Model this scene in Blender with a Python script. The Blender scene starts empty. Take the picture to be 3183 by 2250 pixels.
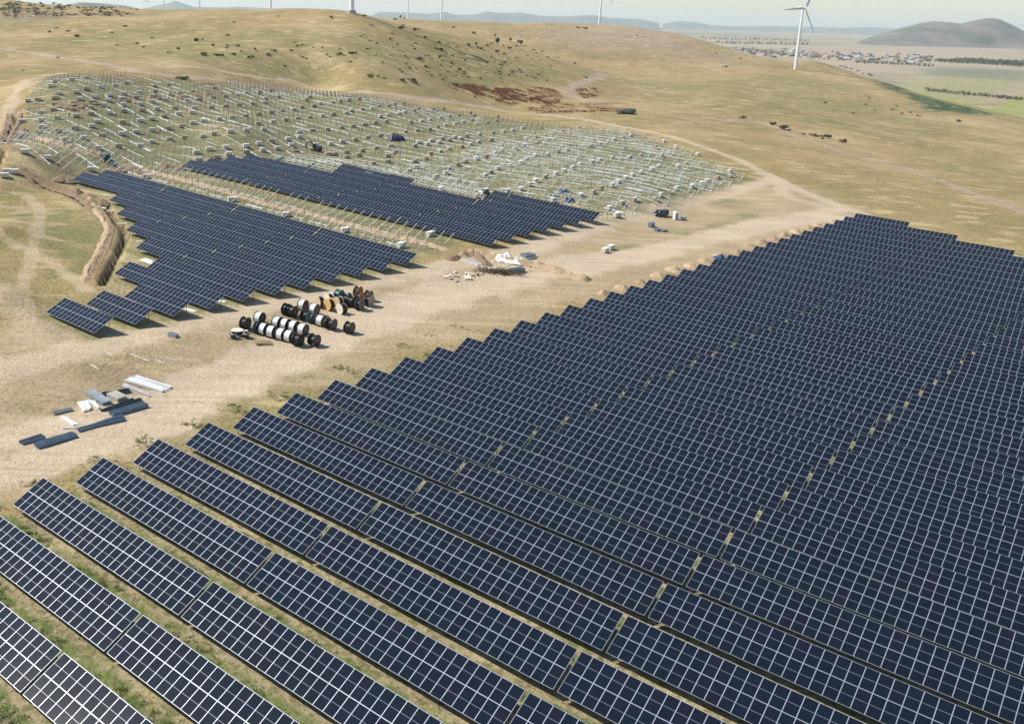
import bpy, math, json, random
import numpy as np
from mathutils import Vector, Matrix
SUN_STRENGTH = 5.0
SKY_STRENGTH = 0.11
EXPOSURE = 0.3
HAZE = 3.8e-05
# survey data: positions (metres) of everything that stands on the site
DATA = r'''{"cam":{"F":3065.7808408239503,"pitch":0.21825847865883136,"roll":0.02832617869108865,"CX":1004.4574566994945,"CY":720.7092669648232,"H":58.0},"ctrl":[[-87.29,84.64,-0.64],[-75.84,97.39,-0.22],[-64.38,110.15,0.09],[-52.93,122.9,0.31],[-41.47,135.66,0.44],[-30.02,148.41,0.51],[-18.56,161.16,0.51],[-7.11,173.92,0.45],[4.34,186.67,0.36],[15.8,199.43,0.23],[27.25,212.18,0.09],[38.71,224.94,-0.07],[50.16,237.69,-0.23],[61.62,250.44,-0.38],[73.07,263.2,-0.5],[84.53,275.95,-0.6],[95.98,288.71,-0.66],[107.44,301.46,-0.66],[118.89,314.22,-0.61],[130.34,326.97,-0.48],[141.8,339.72,-0.27],[153.25,352.48,0.04],[-76.81,75.22,-0.64],[-65.35,87.98,-0.25],[-53.9,100.73,0.05],[-42.45,113.49,0.25],[-30.99,126.24,0.36],[-19.54,139.0,0.41],[-8.08,151.75,0.39],[3.37,164.5,0.32],[14.83,177.26,0.21],[26.28,190.01,0.07],[37.74,202.77,-0.1],[49.19,215.52,-0.27],[60.65,228.27,-0.45],[72.1,241.03,-0.61],[83.56,253.78,-0.76],[95.01,266.54,-0.87],[106.46,279.29,-0.94],[117.92,292.05,-0.96],[129.37,304.8,-0.92],[140.83,317.55,-0.8],[152.28,330.31,-0.6],[163.74,343.06,-0.31],[-66.33,65.81,-0.71],[-54.87,78.56,-0.33],[-43.42,91.32,-0.06],[-31.96,104.07,0.12],[-20.51,116.83,0.22],[-9.05,129.58,0.25],[2.4,142.33,0.21],[13.86,155.09,0.13],[25.31,167.84,-0.0],[36.77,180.6,-0.16],[48.22,193.35,-0.34],[59.68,206.11,-0.53],[71.13,218.86,-0.72],[82.58,231.61,-0.9],[94.04,244.37,-1.06],[105.49,257.12,-1.19],[116.95,269.88,-1.27],[128.4,282.63,-1.31],[139.86,295.38,-1.28],[151.31,308.14,-1.17],[162.77,320.89,-0.99],[174.22,333.65,-0.71],[-55.84,56.39,-0.82],[-44.39,69.15,-0.46],[-32.93,81.9,-0.21],[-21.48,94.66,-0.04],[-10.02,107.41,0.04],[1.43,120.16,0.05],[12.89,132.92,-0.01],[24.34,145.67,-0.11],[35.79,158.43,-0.26],[47.25,171.18,-0.43],[58.7,183.94,-0.63],[70.16,196.69,-0.83],[81.61,209.44,-1.04],[93.07,222.2,-1.23],[104.52,234.95,-1.4],[115.98,247.71,-1.54],[127.43,260.46,-1.64],[138.89,273.21,-1.69],[150.34,285.97,-1.67],[161.8,298.72,-1.58],[173.25,311.48,-1.41],[184.7,324.23,-1.14],[-45.36,46.98,-0.96],[-33.9,59.73,-0.62],[-22.45,72.49,-0.38],[-10.99,85.24,-0.24],[0.46,98.0,-0.17],[11.91,110.75,-0.18],[23.37,123.5,-0.25],[34.82,136.26,-0.37],[46.28,149.01,-0.53],[57.73,161.77,-0.72],[69.19,174.52,-0.93],[80.64,187.27,-1.15],[92.1,200.03,-1.37],[103.55,212.78,-1.57],[115.01,225.54,-1.76],[126.46,238.29,-1.91],[137.92,251.05,-2.02],[149.37,263.8,-2.08],[160.82,276.55,-2.08],[172.28,289.31,-2.0],[183.73,302.06,-1.84],[195.19,314.82,-1.58],[-34.87,37.56,-1.11],[-23.42,50.32,-0.78],[-11.97,63.07,-0.56],[-0.51,75.83,-0.43],[10.94,88.58,-0.38],[22.4,101.33,-0.41],[33.85,114.09,-0.49],[45.31,126.84,-0.63],[56.76,139.6,-0.8],[68.22,152.35,-1.01],[79.67,165.1,-1.23],[91.13,177.86,-1.46],[102.58,190.61,-1.7],[114.04,203.37,-1.92],[125.49,216.12,-2.12],[136.94,228.88,-2.28],[148.4,241.63,-2.4],[159.85,254.38,-2.47],[171.31,267.14,-2.48],[182.76,279.89,-2.41],[194.22,292.65,-2.26],[205.67,305.4,-2.01],[-24.39,28.15,-1.24],[-12.94,40.9,-0.93],[-1.48,53.66,-0.73],[9.97,66.41,-0.62],[21.43,79.16,-0.58],[32.88,91.92,-0.62],[44.34,104.67,-0.72],[55.79,117.43,-0.87],[67.25,130.18,-1.06],[78.7,142.94,-1.28],[90.15,155.69,-1.52],[101.61,168.44,-1.76],[113.06,181.2,-2.01],[124.52,193.95,-2.24],[135.97,206.71,-2.45],[147.43,219.46,-2.63],[158.88,232.21,-2.76],[170.34,244.97,-2.84],[181.79,257.72,-2.86],[193.25,270.48,-2.8],[204.7,283.23,-2.66],[216.16,295.99,-2.42],[-13.91,18.73,-1.35],[-2.45,31.49,-1.05],[9.0,44.24,-0.87],[20.46,56.99,-0.77],[31.91,69.75,-0.75],[43.37,82.5,-0.8],[54.82,95.26,-0.92],[66.27,108.01,-1.08],[77.73,120.77,-1.28],[89.18,133.52,-1.51],[100.64,146.27,-1.76],[112.09,159.03,-2.02],[123.55,171.78,-2.28],[135.0,184.54,-2.52],[146.46,197.29,-2.74],[157.91,210.05,-2.93],[169.37,222.8,-3.08],[180.82,235.55,-3.17],[192.28,248.31,-3.2],[203.73,261.06,-3.15],[215.18,273.82,-3.01],[226.64,286.57,-2.79],[-3.42,9.32,-1.4],[8.03,22.07,-1.12],[19.49,34.83,-0.95],[30.94,47.58,-0.87],[42.39,60.33,-0.86],[53.85,73.09,-0.93],[65.3,85.84,-1.06],[76.76,98.6,-1.23],[88.21,111.35
,-1.45],[99.67,124.1,-1.69],[111.12,136.86,-1.95],[122.58,149.61,-2.22],[134.03,162.37,-2.49],[145.49,175.12,-2.75],[156.94,187.88,-2.98],[168.4,200.63,-3.18],[179.85,213.38,-3.33],[191.3,226.14,-3.43],[202.76,238.89,-3.47],[214.21,251.65,-3.43],[225.67,264.4,-3.31],[237.12,277.16,-3.09],[7.06,-0.1,-1.39],[18.51,12.66,-1.13],[29.97,25.41,-0.96],[41.42,38.16,-0.89],[52.88,50.92,-0.91],[64.33,63.67,-0.99],[75.79,76.43,-1.12],[87.24,89.18,-1.31],[98.7,101.94,-1.54],[110.15,114.69,-1.8],[121.61,127.44,-2.07],[133.06,140.2,-2.35],[144.51,152.95,-2.63],[155.97,165.71,-2.9],[167.42,178.46,-3.14],[178.88,191.21,-3.35],[190.33,203.97,-3.51],[201.79,216.72,-3.62],[213.24,229.48,-3.66],[224.7,242.23,-3.63],[236.15,254.99,-3.51],[247.61,267.74,-3.3],[17.54,-9.51,-1.29],[29.0,3.24,-1.04],[40.45,15.99,-0.89],[51.91,28.75,-0.83],[63.36,41.5,-0.86],[74.82,54.26,-0.95],[86.27,67.01,-1.1],[97.73,79.77,-1.3],[109.18,92.52,-1.54],[120.63,105.27,-1.81],[132.09,118.03,-2.09],[143.54,130.78,-2.38],[155.0,143.54,-2.67],[166.45,156.29,-2.95],[177.91,169.05,-3.2],[189.36,181.8,-3.41],[200.82,194.55,-3.59],[212.27,207.31,-3.7],[223.73,220.06,-3.76],[235.18,232.82,-3.73],[246.64,245.57,-3.62],[258.09,258.32,-3.42],[28.03,-18.93,-1.08],[39.48,-6.17,-0.84],[50.94,6.58,-0.71],[62.39,19.33,-0.66],[73.85,32.09,-0.7],[85.3,44.84,-0.8],[96.75,57.6,-0.97],[108.21,70.35,-1.18],[119.66,83.1,-1.43],[131.12,95.86,-1.7],[142.57,108.61,-2.0],[154.03,121.37,-2.3],[165.48,134.12,-2.6],[176.94,146.88,-2.88],[188.39,159.63,-3.14],[199.85,172.38,-3.37],[211.3,185.14,-3.55],[222.75,197.89,-3.67],[234.21,210.65,-3.73],[245.66,223.4,-3.71],[257.12,236.15,-3.61],[268.57,248.91,-3.41],[-131.05,234.15,3.86],[-121.38,244.91,4.37],[-111.72,255.67,4.72],[-102.06,266.43,4.97],[-92.39,277.19,5.16],[-82.73,287.95,5.31],[-73.07,298.71,5.46],[-63.41,309.47,5.59],[-53.74,320.23,5.7],[-44.08,330.99,5.78],[-34.42,341.74,5.8],[-24.75,352.5,5.71],[-15.09,363.26,5.45],[-5.43,374.02,4.96],[-121.71,225.77,3.75],[-112.05,236.53,4.22],[-102.39,247.29,4.53],[-92.72,258.05,4.75],[-83.06,268.81,4.91],[-73.4,279.57,5.04],[-63.74,290.32,5.16],[-54.07,301.08,5.27],[-44.41,311.84,5.38],[-34.75,322.6,5.46],[-25.08,333.36,5.47],[-15.42,344.12,5.39],[-5.76,354.88,5.14],[3.91,365.64,4.68],[-112.38,217.39,3.55],[-102.72,228.15,3.97],[-93.05,238.9,4.24],[-83.39,249.66,4.42],[-73.73,260.42,4.54],[-64.06,271.18,4.64],[-54.4,281.94,4.74],[-44.74,292.7,4.84],[-35.08,303.46,4.93],[-25.41,314.22,5.0],[-15.75,324.98,5.02],[-6.09,335.74,4.94],[3.58,346.5,4.71],[13.24,357.26,4.27],[-103.05,209.0,3.3],[-93.38,219.76,3.67],[-83.72,230.52,3.9],[-74.06,241.28,4.03],[-64.39,252.04,4.12],[-54.73,262.8,4.19],[-45.07,273.56,4.26],[-35.4,284.32,4.34],[-25.74,295.08,4.41],[-16.08,305.84,4.48],[-6.42,316.6,4.49],[3.25,327.36,4.42],[12.91,338.11,4.21],[22.57,348.87,3.79],[-93.71,200.62,3.05],[-84.05,211.38,3.37],[-74.39,222.14,3.54],[-64.72,232.9,3.63],[-55.06,243.66,3.67],[-45.4,254.42,3.71],[-35.73,265.18,3.75],[-26.07,275.94,3.8],[-16.41,286.7,3.87],[-6.75,297.45,3.92],[2.92,308.21,3.94],[12.58,318.97,3.88],[22.24,329.73,3.68],[31.91,340.49,3.28],[-84.38,192.24,2.82],[-74.72,203.0,3.07],[-65.05,213.76,3.19],[-55.39,224.52,3.23],[-45.73,235.28,3.23],[-36.06,246.03,3.23],[-26.4,256.79,3.24],[-16.74,267.55,3.27],[-7.07,278.31,3.32],[2.59,289.07,3.37],[12.25,299.83,3.38],[21.91,310.59,3.33],[31.58,321.35,3.15],[41.24,332.11,2.78],[-75.04,183.86,2.61],[-65.38,194.61,2.8],[-55.72,205.37,2.86],[-46.06,216.13,2.84],[-36.39,226.89,2.8],[-26.73,237.65,2.76],[-17.07,248.41,2.74],[-7.4,259.17,2.75],[2.26,269.93,2.78],[11.92,280.69,2.83],[21.59,291.45,2.85],[31.25,302.21,2.8],[40.91,312.97,2.64],[50.57,323.73,2.3],[-65.71,175.47,2.43],[-56.05,186.23,2.55],[-46.38,196.99,2.54],[-36.72,207.75,2.48],[-27.06,218.51,2.39],[-17.4,229.27,2.31],[-7.73,240.03,2.26],[1.93,250.79,2.25],[11.59,261.55,2.26],[21.26,272.31,2.3],[30.92,283.07,2.32],[40.58,293.82,2.29],[50.25,304.58,2.16],[59.91,315.34,1.85],[-56.38,167.09,2.25],[-46.71,177.85,2.3],[-37.05
,188.61,2.24],[-27.39,199.37,2.11],[-17.72,210.13,1.98],[-8.06,220.89,1.86],[1.6,231.65,1.78],[11.26,242.4,1.74],[20.93,253.16,1.75],[30.59,263.92,1.78],[40.25,274.68,1.81],[49.92,285.44,1.8],[59.58,296.2,1.69],[69.24,306.96,1.42],[-47.04,158.71,2.05],[-37.38,169.47,2.03],[-27.72,180.23,1.9],[-18.05,190.99,1.72],[-8.39,201.74,1.54],[1.27,212.5,1.38],[10.93,223.26,1.27],[20.6,234.02,1.21],[30.26,244.78,1.21],[39.92,255.54,1.24],[49.59,266.3,1.28],[59.25,277.06,1.28],[68.91,287.82,1.21],[78.58,298.58,0.98],[-37.71,150.32,1.79],[-28.05,161.08,1.69],[-18.38,171.84,1.5],[-8.72,182.6,1.26],[0.94,193.36,1.03],[10.61,204.12,0.84],[20.27,214.88,0.7],[29.93,225.64,0.62],[39.59,236.4,0.61],[49.26,247.16,0.64],[58.92,257.92,0.69],[68.58,268.68,0.72],[78.25,279.44,0.68],[87.91,290.2,0.5],[-113.75,416.18,27.09],[-113.22,466.98,25.22],[-95.37,448.12,23.33],[-77.38,485.64,21.62],[-40.55,501.16,17.7],[-31.25,548.77,15.3],[-40.65,460.66,15.2],[-53.67,374.53,10.16],[-36.45,375.14,12.91],[16.92,527.96,13.82],[6.95,509.58,14.1],[-16.0,481.43,11.84],[-111.21,385.27,17.03],[-105.36,364.69,16.6],[-106.43,346.53,13.26],[-93.03,302.57,13.65],[82.37,520.76,4.46],[179.87,592.56,4.9],[106.55,313.37,2.29],[144.98,469.66,4.97],[-216.24,659.0,27.38],[-76.54,566.85,27.52],[-3.65,645.63,13.25],[102.68,653.15,1.0],[-186.1,566.18,24.49],[-142.5,431.71,18.58],[-283.58,867.9,45.56],[-219.42,889.37,50.0],[-153.67,920.87,53.47],[-62.02,870.46,57.1],[18.4,833.84,58.25],[-96.13,712.02,35.5],[-169.37,732.44,35.2],[18.5,733.08,38.1],[17.12,658.6,25.55],[-43.3,786.05,46.01],[-36.6,669.8,29.87],[-246.53,752.86,34.92],[81.48,919.26,46.21],[148.22,968.69,38.2],[210.65,965.38,23.28],[260.7,962.0,8.02],[65.92,729.81,23.36],[119.28,769.59,17.97],[264.21,1426.84,25.62],[264.56,1738.61,45.83],[486.72,1736.61,36.81],[92.22,1637.53,51.89],[615.11,1631.46,24.56],[625.85,1527.68,18.46],[318.28,1267.85,1.5],[352.95,1010.99,-2.0],[256.57,806.38,-0.91],[343.19,827.03,-0.16],[479.3,1319.93,5.42],[625.04,1339.5,1.29],[714.33,1505.5,10.82],[680.2,1523.77,0.84],[721.78,1421.24,0.37],[718.2,1369.19,-3.41],[649.77,1162.92,-9.75],[574.51,956.54,-16.59],[537.58,832.42,-22.05],[509.63,719.82,-21.71],[251.67,600.91,-3.66],[289.93,559.2,-6.94],[439.75,802.98,-16.23],[363.22,557.68,-13.83],[340.24,476.15,-11.95],[531.7,1112.97,-4.03],[464.96,906.35,-11.99],[-482.17,1638.07,54.36],[-534.58,1639.67,61.57],[-354.02,1534.81,50.61],[-691.16,1639.28,59.79],[-261.83,1432.02,48.98],[-207.81,451.43,15.12],[-324.43,711.11,31.41],[-173.0,323.92,-5.55],[-76.03,226.37,7.19],[-60.28,177.9,5.71],[-80.5,182.59,3.78],[-49.82,145.37,2.22],[-2251.67,1300.0,-60.0],[-3637.31,2100.0,-60.0],[-6928.2,4000.0,-60.0],[-13856.41,8000.0,-60.0],[-27712.81,16000.0,-60.0],[-1991.72,1671.25,-60.0],[-3217.39,2699.71,-60.0],[-6128.36,5142.3,-60.0],[-12256.71,10284.6,-60.0],[-24513.42,20569.2,-60.0],[-1671.25,1991.72,-60.0],[-2699.71,3217.39,-60.0],[-5142.3,6128.36,-60.0],[-10284.6,12256.71,-60.0],[-20569.2,24513.42,-60.0],[-1300.0,2251.67,-60.0],[-2100.0,3637.31,-60.0],[-4000.0,6928.2,-60.0],[-8000.0,13856.41,-60.0],[-16000.0,27712.81,-60.0],[-889.25,2443.2,-60.0],[-1436.48,3946.71,-60.0],[-2736.16,7517.54,-60.0],[-5472.32,15035.08,-60.0],[-10944.64,30070.16,-60.0],[-451.49,2560.5,-60.0],[-729.32,4136.19,-60.0],[-1389.19,7878.46,-60.0],[-2778.37,15756.92,-60.0],[-5556.74,31513.85,-60.0],[0.0,2600.0,-60.0],[0.0,4200.0,-60.0],[0.0,8000.0,-60.0],[0.0,16000.0,-60.0],[0.0,32000.0,-60.0],[451.49,2560.5,-60.0],[729.32,4136.19,-60.0],[1389.19,7878.46,-60.0],[2778.37,15756.92,-60.0],[5556.74,31513.85,-60.0],[889.25,2443.2,-60.0],[1436.48,3946.71,-60.0],[2736.16,7517.54,-60.0],[5472.32,15035.08,-60.0],[10944.64,30070.16,-60.0],[1300.0,2251.67,-60.0],[2100.0,3637.31,-60.0],[4000.0,6928.2,-60.0],[8000.0,13856.41,-60.0],[16000.0,27712.81,-60.0],[1671.25,1991.72,-60.0],[2699.71,3217.39,-60.0],[5142.3,6128.36,-60.0],[10284.6,12256.71,-60.0],[20569.2,24513.42,-60.0],[1991.72,1671.25,-60.0],[3217.39,2699.71,-60.0],[6128.36,5142.3,-60.0],[12256.71,1
0284.6,-60.0],[24513.42,20569.2,-60.0],[2251.67,1300.0,-60.0],[3637.31,2100.0,-60.0],[6928.2,4000.0,-60.0],[13856.41,8000.0,-60.0],[27712.81,16000.0,-60.0],[964.18,1149.07,-60.0],[1285.58,1532.09,-60.0],[922.67,1367.91,-60.0],[862.58,1692.91,-60.0],[749.21,1854.37,-60.0],[618.03,1902.11,-60.0],[399.39,2265.06,-60.0],[0.0,2300.0,-20.0],[-1299.04,750.0,-20.0],[866.03,500.0,-60.0],[59.09,-10.42,0.0],[196.96,-34.73,0.0],[984.81,-173.65,-30.0],[9848.08,-1736.48,-30.0],[51.96,-30.0,0.0],[173.21,-100.0,0.0],[866.03,-500.0,-30.0],[8660.25,-5000.0,-30.0],[38.57,-45.96,0.0],[128.56,-153.21,0.0],[642.79,-766.04,-30.0],[6427.88,-7660.44,-30.0],[20.52,-56.38,0.0],[68.4,-187.94,0.0],[342.02,-939.69,-30.0],[3420.2,-9396.93,-30.0],[0.0,-60.0,0.0],[0.0,-200.0,0.0],[0.0,-1000.0,-30.0],[0.0,-10000.0,-30.0],[-20.52,-56.38,0.0],[-68.4,-187.94,0.0],[-342.02,-939.69,-30.0],[-3420.2,-9396.93,-30.0],[-38.57,-45.96,0.0],[-128.56,-153.21,0.0],[-642.79,-766.04,-30.0],[-6427.88,-7660.44,-30.0],[-51.96,-30.0,0.0],[-173.21,-100.0,0.0],[-866.03,-500.0,-30.0],[-8660.25,-5000.0,-30.0],[-59.09,-10.42,0.0],[-196.96,-34.73,0.0],[-984.81,-173.65,-30.0],[-9848.08,-1736.48,-30.0]],"az":-0.7317666501966872,"tilt":0.44053582092666776,"o":[-35.283,105.135],"P":8.199043076354675,"tables":[["R",0,0,[-47.095,93.702,0.971],0.643,26],["R",0,1,[-24.475,73.387,0.638],0.268,26],["R",1,0,[-41.204,99.432,1.068],0.72,26],["R",1,1,[-18.584,79.116,0.714],0.328,26],["R",2,0,[-35.283,105.135,1.144],0.775,26],["R",2,1,[-12.663,84.819,0.769],0.368,26],["R",2,2,[9.958,64.503,0.363],0.117,26],["R",3,0,[-29.415,110.885,1.201],0.811,26],["R",3,1,[-6.795,90.569,0.806],0.389,26],["R",3,2,[15.826,70.253,0.384],0.128,26],["R",4,0,[-23.548,116.636,1.238],0.83,26],["R",4,1,[-0.928,96.32,0.824],0.392,26],["R",4,2,[21.693,76.005,0.387],0.121,26],["R",5,0,[-17.678,122.384,1.259],0.83,26],["R",5,1,[4.943,102.068,0.824],0.378,26],["R",5,2,[27.564,81.752,0.373],0.097,26],["R",6,0,[-11.891,128.207,1.264],0.817,26],["R",6,1,[10.73,107.891,0.81],0.35,26],["R",6,2,[33.35,87.576,0.344],0.058,26],["R",6,3,[55.971,67.26,0.056],0.132,26],["R",7,0,[-6.072,134.002,1.253],0.788,26],["R",7,1,[16.548,113.686,0.781],0.306,26],["R",7,2,[39.169,93.37,0.3],0.004,26],["R",7,3,[61.79,73.054,0.002],0.073,26],["R",8,0,[-0.257,139.799,1.229],0.745,26],["R",8,1,[22.363,119.484,0.738],0.249,26],["R",8,2,[44.984,99.168,0.243],-0.063,26],["R",9,0,[5.587,145.571,1.191],0.689,26],["R",9,1,[28.207,125.255,0.682],0.179,26],["R",9,2,[50.828,104.94,0.173],-0.142,26],["R",10,0,[11.439,151.335,1.141],0.621,26],["R",10,1,[34.06,131.019,0.614],0.098,26],["R",10,2,[56.681,110.704,0.092],-0.232,26],["R",11,0,[17.279,157.111,1.081],0.543,26],["R",11,1,[39.9,136.795,0.536],0.007,26],["R",11,2,[62.52,116.479,0.001],-0.332,26],["R",12,0,[23.15,162.859,1.01],0.456,26],["R",12,1,[45.77,142.543,0.448],-0.094,26],["R",12,2,[68.391,122.227,-0.1],-0.441,26],["R",13,0,[28.964,168.657,0.933],0.361,26],["R",13,1,[51.585,148.341,0.353],-0.201,26],["R",13,2,[74.205,128.025,-0.208],-0.556,26],["R",14,0,[34.851,174.39,0.847],0.258,26],["R",14,1,[57.471,154.075,0.25],-0.317,26],["R",14,2,[80.092,133.759,-0.324],-0.679,26],["R",15,0,[40.696,180.161,0.755],0.15,26],["R",15,1,[63.317,159.845,0.141],-0.437,26],["R",15,2,[85.937,139.53,-0.444],-0.807,26],["R",16,0,[46.546,185.927,0.659],0.037,26],["R",16,1,[69.167,165.611,0.028],-0.562,26],["R",16,2,[91.788,145.296,-0.569],-0.939,26],["R",17,0,[52.339,191.745,0.56],-0.078,26],["R",17,1,[74.96,171.429,-0.087],-0.688,26],["R",17,2,[97.581,151.113,-0.695],-1.073,26],["R",18,0,[58.199,197.502,0.457],-0.197,26],["R",18,1,[80.82,177.186,-0.206],-0.819,26],["R",18,2,[103.441,156.871,-0.826],-1.21,26],["R",19,0,[64.077,203.243,0.351],-0.318,26],["R",19,1,[86.698,182.928,-0.327],-0.95,26],["R",19,2,[109.319,162.612,-0.957],-1.347,26],["R",20,0,[69.91,209.025,0.247],-0.437,26],["R",20,1,[92.531,188.709,-0.446],-1.081,26],["R",20,2,[115.151,168.394,-1.088],-1.484,26],["R",21,0,[75.765,214.788,0.143],-0.556,26],["R",21,1,[
98.385,194.472,-0.565],-1.21,26],["R",21,2,[121.006,174.156,-1.217],-1.619,26],["R",22,0,[81.586,220.58,0.042],-0.672,26],["R",22,1,[104.206,200.264,-0.681],-1.336,26],["R",22,2,[126.827,179.949,-1.344],-1.751,26],["R",23,0,[87.417,226.363,-0.057],-0.784,26],["R",23,1,[110.038,206.047,-0.794],-1.459,26],["R",23,2,[132.658,185.732,-1.466],-1.88,26],["R",24,0,[93.316,232.085,-0.153],-0.895,26],["R",24,1,[115.937,211.77,-0.905],-1.579,26],["R",24,2,[138.557,191.454,-1.586],-2.004,26],["R",25,0,[99.131,237.883,-0.241],-0.997,26],["R",25,1,[121.752,217.567,-1.007],-1.69,26],["R",25,2,[144.373,197.251,-1.698],-2.12,26],["R",26,0,[104.948,243.679,-0.323],-1.092,26],["R",26,1,[127.569,223.363,-1.102],-1.795,26],["R",26,2,[150.19,203.048,-1.803],-2.23,26],["R",27,0,[110.789,249.454,-0.397],-1.18,26],["R",27,1,[133.41,229.138,-1.19],-1.892,26],["R",27,2,[156.031,208.822,-1.9],-2.331,26],["R",28,0,[116.661,255.201,-0.464],-1.26,26],["R",28,1,[139.281,234.885,-1.271],-1.98,26],["R",28,2,[161.902,214.569,-1.988],-2.423,26],["R",29,0,[122.533,260.947,-0.522],-1.33,26],["R",29,1,[145.154,240.631,-1.341],-2.058,26],["R",30,0,[128.352,266.741,-0.566],-1.386,26],["R",30,1,[150.973,246.425,-1.397],-2.123,26],["R",31,0,[134.255,272.46,-0.601],-1.434,26],["R",31,1,[156.876,252.144,-1.444],-2.177,26],["R",32,0,[140.15,278.186,-0.622],-1.467,26],["R",32,1,[162.77,257.87,-1.478],-2.217,26],["R",33,0,[146.134,283.832,-0.632],-1.488,26],["R",33,1,[168.755,263.516,-1.5],-2.245,26],["R",34,0,[152.016,289.569,-0.623],-1.491,26],["R",34,1,[174.637,269.253,-1.502],-1.904,13],["R",35,0,[157.822,295.375,-0.594],-1.473,26],["R",36,0,[163.95,300.892,-0.559],-1.008,13],["L",0,0,[-50.209,172.297,3.276],2.979,13],["L",1,0,[-44.274,178.001,3.261],2.914,13],["L",2,0,[-38.279,183.652,3.207],2.811,13],["L",3,0,[-43.543,199.414,3.519],2.689,26],["L",4,0,[-37.742,205.239,3.466],2.558,26],["L",5,0,[-31.773,210.913,3.395],2.413,26],["L",5,1,[-43.233,221.204,3.868],3.407,13],["L",6,0,[-26.01,216.772,3.328],2.281,26],["L",6,1,[-48.631,237.087,4.346],3.341,26],["L",7,0,[-20.365,222.736,3.269],2.164,26],["L",7,1,[-42.985,243.051,4.341],3.283,26],["L",7,2,[-54.445,253.343,4.914],4.356,13],["L",8,0,[-14.568,228.564,3.209],2.052,26],["L",8,1,[-37.189,248.88,4.331],3.224,26],["L",8,2,[-59.809,269.196,5.494],4.346,26],["L",9,0,[-8.807,234.425,3.161],1.958,26],["L",9,1,[-31.428,254.74,4.325],3.176,26],["L",9,2,[-54.048,275.056,5.53],4.341,26],["L",9,3,[-76.669,295.372,6.417],5.545,26],["L",10,0,[-3.099,240.333,3.127],1.886,26],["L",10,1,[-25.719,260.648,4.328],3.142,26],["L",10,2,[-48.34,280.964,5.568],4.344,26],["L",10,3,[-70.961,301.28,6.49],5.584,26],["L",14,0,[20.147,263.593,3.076],1.755,26],["L",14,1,[-2.473,283.909,4.359],3.092,26],["L",14,2,[-25.094,304.225,5.689],4.376,26],["L",14,3,[-47.715,324.54,6.717],5.706,26],["L",15,0,[26.035,269.34,3.074],1.751,26],["L",15,1,[3.414,289.656,4.36],3.09,26],["L",15,2,[-19.207,309.972,5.698],4.377,26],["L",15,3,[-41.827,330.288,6.743],5.715,26],["L",16,0,[31.806,275.191,3.075],1.761,26],["L",16,1,[9.185,295.507,4.357],3.092,26],["L",16,2,[-13.435,315.823,5.698],4.375,26],["L",16,3,[-36.056,336.139,6.751],5.715,26],["L",17,0,[37.634,280.992,3.063],1.765,26],["L",17,1,[15.013,301.308,4.334],3.08,26],["L",17,2,[-7.608,321.624,5.67],4.352,26],["L",17,3,[-30.228,341.939,6.728],5.687,26],["L",18,0,[43.432,286.819,3.035],1.761,26],["L",18,1,[20.812,307.135,4.287],3.051,26],["L",18,2,[1.625,324.366,5.414],4.304,22],["L",18,9,[-17.847,341.854,6.427],6.39,1],["L",18,9,[-6.91,332.032,5.895],5.848,1],["L",19,0,[49.229,292.647,2.981],1.74,26],["L",19,1,[47.214,294.457,3.086],2.996,2],["L",19,5,[3.411,333.797,5.545],4.206,27],["L",20,0,[55.194,298.325,2.88],1.679,26],["L",20,1,[50.603,302.448,3.113],2.895,5]],"racks":[[13,-240.0,146.72,[15.46,15.67,15.92,16.18,16.39,16.45,16.26,15.95,15.58,15.17,14.73,14.27,13.78,13.27,12.73,12.17,11.59,10.98,10.36,9.74,9.11,8.5,7.92,7.38,6.88,6.46,6.1,5.82],"far"],[14,-252.0,154.93,[17.3,17.06,16.83,16.69,16.72,16.8
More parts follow.
